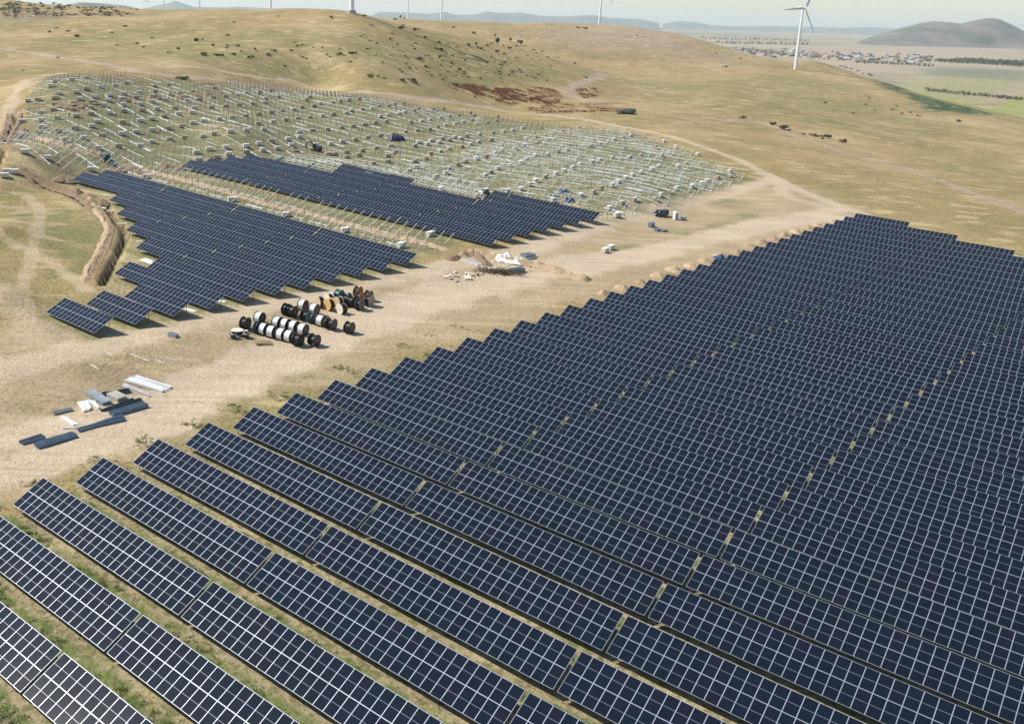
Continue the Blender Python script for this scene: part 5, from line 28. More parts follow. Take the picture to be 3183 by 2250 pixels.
,18.16,0.54,"bush"],[84.8,797.0,33.44,0.97,"bush"],[29.4,747.1,38.53,0.57,"bush"],[85.0,714.7,14.96,0.88,"bush"],[71.5,707.5,17.89,0.56,"bush"],[68.3,720.1,20.95,0.5,"bush"],[144.2,831.1,23.52,0.51,"bush"],[55.2,747.1,30.95,0.77,"bush"],[105.9,850.6,36.3,0.65,"bush"],[181.4,846.8,17.17,0.83,"bush"],[31.1,747.2,38.14,1.17,"bush"],[126.2,796.0,21.63,0.54,"bush"],[74.4,730.0,20.87,0.8,"bush"],[104.0,736.4,14.47,0.95,"bush"],[130.0,881.5,34.27,0.52,"bush"],[143.3,822.2,22.21,1.11,"bush"],[140.2,751.8,10.12,0.76,"bush"],[173.8,790.2,10.09,1.12,"bush"],[37.1,681.1,26.21,0.8,"bush"],[161.1,748.2,6.16,0.65,"bush"],[84.4,792.6,32.57,0.83,"bush"],[59.0,727.5,25.45,0.59,"bush"],[42.7,734.7,32.45,0.55,"bush"],[71.2,712.0,18.7,1.12,"bush"],[49.6,791.7,43.21,1.08,"bush"],[172.6,814.3,14.08,0.6,"bush"],[48.6,676.5,21.78,1.16,"bush"],[23.4,754.9,41.33,0.8,"bush"],[55.0,710.3,24.1,0.76,"bush"],[153.3,877.2,28.42,0.86,"bush"],[171.5,797.3,11.65,0.56,"bush"],[32.9,697.5,29.53,0.76,"bush"],[73.6,760.7,28.33,0.91,"bush"],[189.3,893.3,21.91,0.9,"bush"],[56.4,738.7,28.65,1.01,"bush"],[37.2,726.1,32.55,0.99,"bush"],[18.5,674.2,28.42,0.79,"bush"],[93.9,761.6,22.66,1.06,"bush"],[25.9,713.6,33.43,0.53,"bush"],[77.6,777.9,31.32,0.51,"bush"],[62.6,754.5,30.3,0.96,"bush"],[174.5,854.0,19.9,0.87,"bush"],[122.1,741.4,11.62,1.16,"bush"],[190.9,881.9,19.99,0.62,"bush"]],"turbines":[[625.3,1339.5,1.3,80,8],[468.2,1749.8,35.4,80,8],[266.6,2405.0,48.5,80,8],[18.4,833.8,58.0,80,25],[230.3,2970.0,56.1,80,0],[-100.1,1720.3,43.4,80,30],[-381.7,2967.9,46.5,80,40],[-553.8,3376.3,40.6,80,50],[-818.3,5320.6,32.1,80,20],[-1182.6,6548.3,25.3,78,-2],[-1287.1,6141.3,37.7,80,40]],"houses":[[1748.8,4051.7,-60.6,117],[2023.7,4402.1,-61.3,165],[2042.5,4264.6,-61.3,139],[2126.6,4111.6,-61.2,5],[2301.1,3902.9,-61.0,17],[2016.9,4505.6,-61.3,157],[2254.0,4303.3,-61.4,106],[1944.5,3917.6,-60.5,37],[2174.7,3831.6,-60.7,82],[2202.5,4576.7,-61.4,84],[1675.9,3798.5,-59.6,56],[2134.1,4484.2,-61.4,121],[1739.8,3623.7,-58.8,143],[2465.4,4701.2,-61.5,12],[1981.5,4848.7,-61.2,92],[2005.4,4447.2,-61.3,43],[2261.9,4296.3,-61.4,29],[2265.8,3934.5,-61.0,56],[2110.2,4140.8,-61.2,27],[1904.9,3607.1,-59.3,56],[1953.2,4784.4,-61.2,158],[2203.7,4001.2,-61.1,21],[2768.7,4680.2,-61.5,150],[2315.9,3982.7,-61.1,19],[2125.8,4822.6,-61.3,58],[1798.4,4243.5,-61.0,89],[1889.1,4048.6,-60.8,19],[2027.0,4429.1,-61.3,65],[1914.1,4604.4,-61.2,45],[2251.7,4241.6,-61.4,67],[1992.6,4048.0,-60.9,65],[2077.5,4976.2,-61.2,11],[2558.8,4623.0,-61.5,126],[2363.0,3974.8,-61.1,20],[1959.1,4148.9,-61.0,21],[2126.1,4747.8,-61.4,175],[1934.1,3975.8,-60.7,16],[1977.4,3827.4,-60.3,137],[1645.7,3741.0,-59.2,53],[2175.9,3834.0,-60.7,91],[2337.2,5056.9,-61.3,119],[2008.9,3934.5,-60.7,125],[2023.5,4070.4,-61.0,139],[2084.8,3964.8,-60.9,147],[2460.2,4221.5,-61.4,171],[1921.3,4160.8,-61.0,79],[2137.3,4656.2,-61.4,129],[2000.7,4567.2,-61.3,32],[2652.4,4413.5,-61.5,156],[2254.8,3901.4,-60.9,50],[1997.1,3612.9,-59.6,146],[1979.5,4161.8,-61.1,71],[1825.3,3797.9,-59.9,74],[2234.0,4338.4,-61.4,165],[2083.6,4319.5,-61.3,157],[2074.5,3571.1,-59.7,121],[2149.2,4761.0,-61.4,163],[2478.9,4699.6,-61.5,100],[2236.6,3968.5,-61.0,12],[1825.9,4275.8,-61.1,45],[2647.1,4452.5,-61.5,109],[2170.2,4112.0,-61.2,145],[2118.6,3917.3,-60.8,6],[1871.3,3894.5,-60.3,71],[2197.0,4776.1,-61.4,22],[1863.0,4000.3,-60.6,93],[2215.2,4263.2,-61.4,43],[1982.7,4009.3,-60.8,179],[2096.0,4180.5,-61.2,30],[2117.2,3598.8,-59.9,45],[1975.8,3986.3,-60.8,107],[2145.8,4705.3,-61.4,66],[2150.9,4559.7,-61.4,35],[2239.2,4172.6,-61.3,54],[2156.1,4067.4,-61.1,167]],"vtrees":[[1878.1,4398.5,-61.2,6.8],[1861.7,4421.2,-61.2,7.4],[2376.6,4698.1,-61.5,6.4],[2135.3,4216.8,-61.3,4.8],[2376.7,4398.3,-61.5,7.5],[2139.6,4140.3,-61.2,4.7],[2257.5,4329.4,-61.4,6.3],[2665.9,4523.8,-61.5,4.1],[2023.4,4866.3,-61.2,6.2],[1946.7,3910.2,-60.5,5.1],[1991.9,4593.3,-61.3,4.5],[1987.4,4651.1,-61.3,6.4],[2161.8,4484.2,-61.4,5.9],[2259.0,4693.9,-61.4,6.1],[2076.3,4254.3,-61.3,6.6],[2448.9,4389.8,-61.5,4.7],[
1829.6,3976.0,-60.5,7.7],[2429.0,4842.1,-61.4,7.1],[2077.6,4219.6,-61.2,5.9],[2764.2,4701.8,-61.5,6.3],[2568.1,4278.1,-61.5,4.3],[2215.9,4160.3,-61.3,4.4],[2645.7,4411.6,-61.5,7.0],[1934.8,4301.2,-61.2,6.0],[2042.4,4195.4,-61.2,4.2],[1979.8,4497.6,-61.3,7.2],[1981.2,4641.1,-61.3,7.6],[1977.6,4233.7,-61.2,5.3],[1867.2,4266.3,-61.1,7.1],[2080.6,4210.3,-61.2,6.5],[1620.2,3639.3,-58.6,7.8],[2224.0,4105.1,-61.2,4.0],[2086.4,4441.1,-61.4,6.1],[2221.1,4390.2,-61.4,5.6],[1987.6,4784.7,-61.2,6.7],[2105.6,4380.3,-61.4,6.8],[1937.9,4558.3,-61.3,4.8],[2085.2,3665.8,-60.1,4.3],[2068.1,4717.9,-61.3,6.9],[2093.7,4629.5,-61.4,5.7],[2159.8,5114.0,-61.1,7.8],[2566.9,4314.7,-61.5,5.8],[1871.3,3872.7,-60.3,7.9],[2041.8,4580.8,-61.4,7.7],[2018.5,4632.8,-61.3,6.6],[2457.5,4330.1,-61.5,5.7],[1898.8,4599.1,-61.2,5.4],[2061.0,3738.3,-60.2,7.6],[1986.8,4224.8,-61.2,4.5],[2199.3,3716.3,-60.4,5.1],[2296.8,4161.8,-61.3,4.7],[1921.1,3948.9,-60.6,4.6],[1959.5,4381.8,-61.3,6.8],[2087.0,4011.1,-61.0,7.2],[2000.6,4278.1,-61.2,6.7],[1911.5,4273.1,-61.1,5.0],[1930.3,4251.3,-61.1,5.7],[2317.3,4413.8,-61.5,7.0],[1996.2,3756.4,-60.1,6.8],[1844.5,4409.4,-61.2,5.6],[2144.2,4632.1,-61.4,5.8],[2206.4,4106.2,-61.2,5.1],[1958.4,4230.2,-61.1,6.4],[1830.0,3586.3,-58.9,7.4],[2447.8,4083.6,-61.3,5.7],[2206.5,4597.5,-61.4,6.3],[2433.1,4122.6,-61.4,6.0],[2189.5,3770.4,-60.6,6.4],[1799.4,4228.5,-61.0,4.2],[1666.1,3831.3,-59.7,7.2],[2072.8,4085.0,-61.1,7.9],[1873.6,4418.1,-61.2,6.3],[2111.0,4045.2,-61.0,7.4],[1956.5,4185.8,-61.1,8.0],[2303.0,4539.2,-61.5,5.7],[2279.3,4294.1,-61.4,4.1],[2187.9,4156.2,-61.3,4.6],[2151.4,4819.0,-61.3,7.6],[2410.9,4465.8,-61.5,6.4],[2415.6,4760.8,-61.5,4.6],[1864.8,4461.0,-61.2,4.0],[2213.9,4558.8,-61.5,4.3],[2267.5,4579.3,-61.5,4.9],[1837.8,3841.9,-60.1,5.4],[2132.7,3704.1,-60.3,4.1],[2129.6,3706.1,-60.3,5.9],[1913.5,4157.9,-61.0,6.1],[2685.6,4494.1,-61.5,6.8],[1964.6,4170.2,-61.1,5.3],[2322.7,4397.2,-61.5,5.0],[2246.7,4145.4,-61.3,7.4],[2346.2,3923.4,-61.1,7.5],[2163.2,3823.0,-60.7,6.6],[2205.8,4719.2,-61.4,4.0],[1800.9,3753.4,-59.6,7.6],[2504.5,4234.4,-61.5,8.0],[1987.2,4310.2,-61.2,6.9],[2365.0,4196.3,-61.4,7.3],[1961.7,4667.6,-61.3,7.3],[1957.6,4709.0,-61.2,4.7],[1862.5,3615.4,-59.2,6.6],[1812.8,3922.1,-60.3,7.6],[2692.1,4518.3,-61.5,5.1],[1880.6,4153.7,-61.0,4.5],[2346.1,4415.0,-61.5,4.3],[2479.5,4745.1,-61.5,7.5],[2511.9,4339.7,-61.5,6.2],[1903.6,4621.2,-61.2,6.2],[1928.6,3708.6,-59.8,5.3],[2022.4,4745.6,-61.3,5.2],[2155.7,4491.0,-61.4,5.6],[2041.4,4952.9,-61.2,6.9],[2262.9,3781.7,-60.7,6.1],[2146.6,3753.1,-60.5,4.0],[2027.1,3566.2,-59.5,6.5],[2126.7,4104.0,-61.1,7.6],[2017.2,4233.4,-61.2,6.2],[2056.4,4224.7,-61.2,4.3],[2156.1,4509.8,-61.4,4.9],[2160.4,3942.7,-60.9,6.0],[1922.9,4346.5,-61.2,8.0],[2359.6,4163.7,-61.4,6.3],[2032.2,4073.4,-61.0,6.2],[1819.4,4242.2,-61.0,4.7],[2462.1,4422.9,-61.5,4.9],[2674.4,4632.4,-61.5,5.3],[2186.5,3865.2,-60.8,5.4],[1861.9,4094.1,-60.8,7.9],[2035.7,4051.0,-61.0,4.5],[2326.9,4045.1,-61.2,5.0],[2021.5,4576.4,-61.3,4.8],[2003.1,4325.1,-61.3,4.5],[2002.2,4931.6,-61.1,7.2],[1816.9,4330.5,-61.1,5.9],[2414.3,4079.7,-61.3,6.1],[2317.4,4553.1,-61.5,5.1],[1987.6,3908.6,-60.6,5.6],[2280.3,3923.3,-61.0,4.7],[1838.4,4068.8,-60.8,6.3],[1838.1,4263.9,-61.1,6.2],[2683.0,4728.3,-61.5,7.8],[2043.6,4326.2,-61.3,4.7],[2765.5,4732.0,-61.5,6.0],[1709.7,4035.2,-60.5,7.1],[2355.0,4197.5,-61.4,6.2],[1828.2,3890.1,-60.2,4.7],[1906.7,4399.3,-61.2,6.6],[2361.2,4219.4,-61.4,5.6],[1932.2,3605.9,-59.3,5.4],[1943.1,3808.2,-60.2,7.1],[2551.6,4293.8,-61.5,7.1],[2129.9,4177.5,-61.2,7.6],[2327.4,3925.3,-61.0,5.9],[1909.0,4391.2,-61.2,7.0],[2107.8,4211.4,-61.3,7.6],[2418.5,4083.3,-61.3,5.2],[1734.9,4118.1,-60.8,6.0],[2288.1,3968.7,-61.1,4.1],[2043.6,4745.0,-61.3,5.2],[1698.8,3821.6,-59.7,4.5],[1763.5,4115.2,-60.8,6.7],[2517.7,4282.8,-61.5,4.8],[1833.5,3928.5,-60.4,5.0],[1910.8,4430.3,-61.2,6.4],[2060.1,3759.5,-60.3,7.8],[2288.4,5020.1,-61.3,6.0],[1934.8,4160.9,-61.0,6.3],[1973.5,4538.7,-61.3,6.8],[2082.4,3857.0,-60.6,5.6],[2356.1,4445.8,-61.5,7.
3],[1848.3,3700.5,-59.5,4.1],[2108.8,4066.7,-61.1,5.9],[2051.9,3769.8,-60.3,5.3],[2498.6,4638.1,-61.5,4.9],[2583.2,4567.5,-61.5,5.0],[2285.4,4110.2,-61.3,4.1],[2027.0,4288.5,-61.3,5.4],[2067.3,4971.4,-61.2,5.5],[2071.5,4029.7,-61.0,4.7],[2205.1,4793.2,-61.4,6.3],[2496.3,4723.8,-61.5,6.5],[1949.0,4003.1,-60.8,6.4],[2209.0,4697.2,-61.4,7.0],[2531.1,4993.0,-61.4,4.6],[2036.0,4010.8,-60.9,7.9],[1895.3,4227.4,-61.1,4.1],[2002.6,3701.1,-60.0,7.5],[2206.1,3744.2,-60.5,5.0],[1975.4,3955.8,-60.7,5.1],[2105.7,4193.4,-61.2,5.1],[1834.5,3959.3,-60.5,7.3],[1925.0,4176.6,-61.1,5.9],[1696.6,3853.5,-59.9,7.0],[1798.4,3984.6,-60.5,5.6],[2380.9,4543.0,-61.5,7.9],[1940.3,4257.5,-61.2,5.5],[2259.9,4089.2,-61.2,4.2],[2359.7,4102.7,-61.3,6.4],[1804.4,4094.1,-60.8,7.0],[2094.8,4312.8,-61.3,5.0],[2094.0,4319.5,-61.3,6.2],[1834.0,3713.1,-59.5,4.7],[2400.8,4158.3,-61.4,4.2],[2035.3,4929.4,-61.2,6.4],[1809.4,4295.2,-61.1,5.6],[2297.2,4059.9,-61.2,5.3],[2759.3,4738.4,-61.5,6.6],[1760.5,4171.3,-60.9,8.0],[2092.5,4375.7,-61.4,7.8],[2289.2,5052.0,-61.2,7.9]],"rowtrees":[[2328.9,3842.9,-60.9,7.6],[2378.1,3911.1,-61.1,8.5],[2358.7,3863.2,-61.0,9.0],[2362.4,3856.7,-61.0,7.8],[2339.8,3808.6,-60.8,9.3],[2395.2,3886.4,-61.0,7.8],[2362.2,3820.7,-60.9,7.5],[2354.1,3800.0,-60.8,10.6],[2370.5,3810.2,-60.9,7.4],[2355.4,3777.3,-60.8,9.1],[2429.5,3882.4,-61.0,8.7],[2351.0,3745.4,-60.7,8.0],[2368.8,3762.5,-60.8,8.2],[2394.9,3796.8,-60.9,9.0],[2379.0,3760.1,-60.8,8.8],[2406.5,3791.1,-60.9,9.9],[2371.1,3722.2,-60.7,8.7],[2421.6,3791.8,-60.9,8.1],[2418.8,3777.0,-60.8,9.7],[2400.1,3735.5,-60.7,7.5],[2431.3,3772.8,-60.8,10.6],[2451.3,3790.0,-60.9,10.8],[2471.4,3810.3,-60.9,10.3],[2401.7,3692.7,-60.6,10.6],[2431.6,3725.3,-60.7,10.1],[2437.1,3722.9,-60.7,7.6],[2454.4,3739.9,-60.8,7.5],[2415.2,3668.1,-60.6,9.9],[2469.5,3743.7,-60.8,9.4],[2413.5,3646.4,-60.5,8.7],[2457.6,3701.6,-60.7,10.0],[2461.7,3697.5,-60.7,9.3],[2418.0,3623.8,-60.5,8.2],[2453.7,3667.0,-60.6,10.0],[2449.9,3648.4,-60.6,7.7],[2451.6,3639.9,-60.5,9.8],[2459.7,3642.9,-60.6,10.4],[2487.5,3671.7,-60.7,7.9],[2487.1,3661.7,-60.6,9.7],[2479.5,3640.0,-60.6,8.6],[2459.9,3603.8,-60.5,9.6],[2497.2,3645.9,-60.6,8.2],[2498.3,3637.7,-60.6,10.1],[2468.2,3583.5,-60.4,8.3],[2461.8,3565.8,-60.4,9.7],[2466.9,3563.0,-60.4,9.3],[2474.8,3973.1,-61.2,8.8],[2482.8,3976.7,-61.2,7.3],[2511.6,4008.0,-61.3,9.4],[2521.7,4006.4,-61.3,9.3],[2540.8,4023.6,-61.3,8.5],[2600.2,4102.1,-61.4,9.3],[2564.4,4026.0,-61.3,10.1],[2529.7,3961.7,-61.2,9.0],[2548.2,3973.0,-61.2,10.3],[2617.9,4068.5,-61.3,9.8],[2576.7,3990.5,-61.2,8.1],[2611.5,4023.9,-61.3,10.4],[2612.7,4013.3,-61.3,10.4],[2618.6,4009.5,-61.3,7.2],[2625.4,4002.5,-61.3,9.1],[2623.8,3987.9,-61.3,9.5],[2603.7,3938.0,-61.2,9.8],[2632.8,3968.1,-61.2,7.8],[2631.3,3952.3,-61.2,7.6],[2601.7,3894.1,-61.1,9.0],[2645.5,3949.9,-61.2,10.2],[2623.0,3902.1,-61.1,10.5],[2660.0,3937.8,-61.2,9.0],[2683.8,3966.0,-61.2,9.6],[2662.7,3918.4,-61.2,8.7],[2672.5,3915.7,-61.2,9.2],[2694.0,3939.2,-61.2,9.0],[2698.4,3932.1,-61.2,10.6],[2709.2,3930.9,-61.2,7.8],[2723.1,3935.6,-61.2,9.8],[1778.7,3376.2,-57.5,6.1],[1798.4,3397.6,-57.7,6.0],[1799.3,3375.9,-57.5,5.3],[1768.7,3300.2,-56.9,6.9],[1813.7,3366.1,-57.6,7.2],[1841.2,3394.3,-57.9,6.5],[1833.9,3360.9,-57.6,6.7],[1827.2,3333.4,-57.4,6.7],[1855.2,3361.2,-57.7,4.9],[1857.1,3353.8,-57.7,5.1],[1874.0,3367.3,-57.9,7.0],[1859.0,3313.2,-57.5,6.6],[1869.1,3318.2,-57.6,5.7],[1874.8,3311.8,-57.5,5.2],[1891.4,3325.7,-57.7,4.9],[1886.9,3296.8,-57.5,7.1],[1916.1,3326.3,-57.8,6.9],[1923.3,3324.4,-57.9,6.3],[1901.6,3272.5,-57.5,6.1],[1927.7,3297.9,-57.7,6.0],[1913.7,3255.5,-57.5,5.6],[1887.7,3198.1,-57.0,5.5],[1928.6,3245.4,-57.5,6.7],[1932.0,3238.8,-57.5,4.8],[1923.6,3208.8,-57.3,7.0],[1979.0,3279.3,-57.9,4.9],[3016.6,8132.0,-60.0,11.4],[2835.9,7579.0,-60.0,10.0],[2977.4,7856.8,-60.0,8.0],[3115.4,8148.4,-60.0,8.9],[3092.6,8042.6,-60.0,10.1],[3065.5,7885.5,-60.0,8.0],[3097.7,7885.3,-60.0,10.7],[3109.3,7860.9,-60.0,8.6],[3101.2,7751.3,-60.0,8.4],[3252.7,8050.1,-60.0,9.0],[3275.1,803
8.7,-60.0,8.6],[3293.8,8032.4,-60.0,7.9],[3312.2,8006.9,-60.0,8.8],[3328.1,7951.1,-60.0,10.5],[3444.7,8159.6,-59.9,11.4],[3466.7,8162.9,-59.9,10.5],[3583.0,8372.5,-59.9,10.9],[3528.3,8149.9,-59.9,8.0],[3539.7,8133.9,-59.9,9.8],[3490.1,7933.7,-59.9,9.2],[3536.7,7989.1,-59.9,9.9],[3635.4,8142.0,-59.9,10.7],[3634.8,8080.1,-59.9,8.6],[3763.7,8299.4,-59.9,9.3],[3838.1,8396.4,-59.9,7.8],[3829.0,8285.0,-59.9,10.1],[3858.8,8287.7,-59.9,8.5],[3849.5,8199.9,-59.9,9.4],[3859.5,8157.7,-59.9,9.5],[3963.9,8322.3,-59.9,9.4],[2420.0,6259.9,-60.4,9.9],[2385.8,6099.8,-60.5,6.6],[2466.2,6231.4,-60.4,10.5],[2453.0,6127.1,-60.5,10.5],[2487.2,6161.8,-60.5,11.2],[2581.1,6323.6,-60.4,8.9],[2571.8,6211.7,-60.4,8.3],[2646.2,6343.9,-60.4,9.8],[2698.5,6410.4,-60.4,11.2],[2687.6,6293.9,-60.4,11.1],[2733.6,6351.6,-60.4,8.6],[2816.6,6462.5,-60.3,8.6],[2823.0,6432.4,-60.4,10.1],[2870.8,6472.4,-60.3,9.6],[2936.3,6528.3,-60.3,11.1],[2937.8,6466.4,-60.3,9.5],[2983.4,6508.4,-60.3,8.5],[3009.5,6506.4,-60.3,10.7],[3022.4,6485.5,-60.3,8.7],[3059.9,6497.2,-60.3,10.6],[3127.0,6577.2,-60.3,11.2],[1254.9,2085.4,-66.2,4.8],[1254.5,2075.7,-66.5,3.5],[1255.7,2067.7,-66.6,4.6],[1261.8,2065.4,-66.5,3.7],[1260.0,2054.0,-66.8,3.9],[1265.4,2051.2,-66.7,4.1],[1267.9,2048.1,-66.6,4.7],[1266.0,2036.7,-67.0,3.8],[1271.1,2036.1,-66.8,3.6],[1272.1,2027.0,-66.9,3.4],[1269.6,2013.5,-67.3,4.1],[1278.4,2017.3,-66.9,3.6],[1280.5,2010.3,-66.9,4.8],[1274.4,1994.1,-67.4,4.8],[1279.3,1991.7,-67.3,4.7],[1284.3,1989.8,-67.1,3.2],[1288.2,1985.8,-67.0,3.9],[1287.6,1979.1,-67.1,3.5],[1291.3,1973.2,-67.0,4.4],[1295.7,1972.4,-66.9,3.6],[1296.4,1965.4,-66.9,4.2],[1293.1,1952.1,-67.2,4.2],[1303.7,1960.1,-66.7,3.7],[1302.3,1947.5,-66.8,3.2],[1298.9,1934.7,-67.0,3.8],[1294.9,1921.4,-67.2,4.7],[1303.1,1924.8,-66.9,4.3],[1305.1,1917.6,-66.8,4.4],[1301.4,1904.3,-67.0,4.1],[1306.8,1905.7,-66.8,4.0],[1304.9,1894.2,-66.9,3.5],[1304.9,1887.6,-66.8,4.6],[1311.6,1886.1,-66.6,3.5],[1310.7,1879.6,-66.6,3.6]],"hills":[["conical",8200,1500,[[4329.0,8368.0,-83.0],[4488.0,8382.0,-19.0],[4646.0,8395.0,38.0],[4792.0,8404.0,78.0],[4912.0,8411.0,113.0],[5018.0,8415.0,129.0],[5152.0,8414.0,125.0],[5246.0,8412.0,114.0],[5339.0,8418.0,140.0],[5446.0,8423.0,164.0],[5512.0,8424.0,169.0],[5580.0,8421.0,158.0],[5688.0,8412.0,114.0],[5796.0,8401.0,64.0],[5931.0,8391.0,21.0],[6093.0,8379.0,-32.0]]],["blue",17000,2500,[[425.0,17398.0,-11.0],[701.0,17407.0,29.0],[866.0,17422.0,98.0],[1476.0,17422.0,99.0],[1698.0,17420.0,89.0],[1974.0,17429.0,129.0],[2197.0,17419.0,86.0],[2530.0,17423.0,101.0],[2695.0,17434.0,154.0],[2973.0,17430.0,135.0],[3305.0,17435.0,155.0],[3639.0,17425.0,110.0],[4083.0,17425.0,111.0],[4525.0,17434.0,151.0],[4860.0,17424.0,106.0],[5304.0,17423.0,102.0],[5470.0,17419.0,85.0],[5694.0,17410.0,42.0]]],["blue",16000,2500,[[-3151.0,16377.0,7.0],[-2840.0,16395.0,87.0],[-2632.0,16405.0,133.0],[-2503.0,16415.0,177.0],[-2424.0,16411.0,159.0],[-2213.0,16397.0,94.0],[-1691.0,16398.0,98.0],[-1483.0,16401.0,114.0],[-1169.0,16400.0,107.0],[-908.0,16399.0,104.0],[-387.0,16402.0,119.0],[-73.0,16401.0,112.0],[293.0,16392.0,71.0]]],["blue",20000,2500,[[6764.0,20479.0,29.0],[7088.0,20493.0,89.0],[7415.0,20492.0,85.0],[7743.0,20478.0,24.0],[8330.0,20478.0,21.0],[8982.0,20483.0,45.0],[9504.0,20484.0,47.0],[10026.0,20485.0,55.0],[10418.0,20484.0,47.0],[10939.0,20491.0,80.0],[11331.0,20489.0,72.0],[11723.0,20484.0,51.0]]],["near",6500,700,[[-1789.0,6657.0,52.0],[-1642.0,6663.0,81.0],[-1472.0,6662.0,77.0],[-1344.0,6660.0,68.0],[-1238.0,6655.0,47.0],[-1174.0,6653.0,36.0],[-1068.0,6653.0,35.0],[-983.0,6657.0,54.0],[-899.0,6658.0,60.0],[-813.0,6653.0,33.0]]]],"laths":[[[-36.02,156.15,1.82],[-34.49,155.21,1.65]],[[-35.57,155.92,1.78],[-34.08,154.48,1.56]],[[-31.66,156.17,1.48],[-28.42,154.33,1.04]],[[-31.4,156.23,1.46],[-29.67,155.41,1.25]],[[-29.2,155.04,1.17],[-28.17,154.39,1.03]],[[-27.51,155.12,1.06],[-25.51,154.19,0.82]],[[-26.7,155.01,0.98],[-26.05,154.25,0.86]],[[-25.55,156.03,0.98],[-23.74,155.45,0.77]],[[-37.03,150.36,1.69],[-35.7
2,149.63,1.45]],[[-36.54,149.92,1.59],[-35.22,149.11,1.34]],[[-20.1,147.14,0.32],[-19.11,147.23,0.32]]],"planks":[[[-58.79,260.87,4.25],[-56.22,261.01,4.19]],[[-52.92,247.27,3.73],[-50.48,247.82,3.69]],[[-60.63,264.31,4.39],[-59.22,263.09,4.32]],[[-63.77,279.62,4.88],[-61.43,279.24,4.83]],[[-44.76,230.5,3.09],[-43.53,231.26,3.08]]],"slabs":[[[-26.03,181.32,1.89],[-23.93,179.83,1.84]],[[-20.4,187.49,1.79],[-18.9,187.07,1.74]],[[-40.82,214.98,2.69],[-37.72,212.04,2.56]],[[-40.3,216.0,2.69],[-37.91,213.78,2.6]]]}'''.replace('\n','')
D = json.loads(DATA)
random.seed(3); np.random.seed(3)
sc = bpy.context.scene; col = sc.collection
R = math.radians
CAMD = D['cam']; H = CAMD['H']

# ------------------------------------------------------------------ camera
def cam_axes():
    p, r = CAMD['pitch'], CAMD['roll']
    f = Vector((0, math.cos(p), -math.sin(p))); rt = Vector((1, 0, 0)); u = rt.cross(f)
    c, s = math.cos(r), math.sin(r)
    return f, c*rt + s*u, -s*rt + c*u
f_, r_, u_ = cam_axes()
cd = bpy.data.cameras.new('camera'); cam = bpy.data.objects.new('camera', cd); col.objects.link(cam)
M = Matrix.Identity(4)
for i in range(3):
    M[i][0] = r_[i]; M[i][1] = u_[i]; M[i][2] = -f_[i]
M[2][3] = H
cam.matrix_world = M
cd.sensor_fit = 'HORIZONTAL'; cd.sensor_width = 36; cd.lens = 36*CAMD['F']/3183
cd.shift_x = (1591.5-CAMD['CX'])/3183; cd.shift_y = (CAMD['CY']-1125)/3183
cd.clip_start = 1; cd.clip_end = 90000
sc.camera = cam

# ------------------------------------------------------------------ light
SUN_EL, SUN_AZ = 46.0, -77.0            # azimuth clockwise from +Y
w = bpy.data.worlds.new('World'); sc.world = w; w.use_nodes = True
nt = w.node_tree; nt.nodes.clear()
sky = nt.nodes.new('ShaderNodeTexSky'); sky.sky_type = 'NISHITA'; sky.sun_disc = False
sky.sun_elevation = R(SUN_EL); sky.sun_rotation = R(SUN_AZ); sky.air_density = 1.0; sky.dust_density = .4; sky.ozone_density = 1.2
bg = nt.nodes.new('ShaderNodeBackground'); bg.inputs[1].default_value = SKY_STRENGTH
out = nt.nodes.new('ShaderNodeOutputWorld')
nt.links.new(sky.outputs[0], bg.inputs[0]); nt.links.new(bg.outputs[0], out.inputs[0])
sl = bpy.data.lights.new('sun', 'SUN'); sl.energy = SUN_STRENGTH; sl.angle = R(0.5); sl.color = (1, 0.955, 0.89)
so = bpy.data.objects.new('sun', sl); col.objects.link(so)
sv = Vector((math.sin(R(SUN_AZ))*math.cos(R(SUN_EL)), math.cos(R(SUN_AZ))*math.cos(R(SUN_EL)), math.sin(R(SUN_EL))))
so.rotation_mode = 'QUATERNION'; so.rotation_quaternion = sv.to_track_quat('Z', 'Y'); so.location = (0, 0, 300)
sc.view_settings.view_transform = 'Standard'; sc.view_settings.look = 'None'
sc.view_settings.exposure = EXPOSURE; sc.view_settings.gamma = 1
sc.render.engine = 'CYCLES'
sc.cycles.volume_bounces = 1; sc.cycles.max_bounces = 6; sc.cycles.transparent_max_bounces = 6

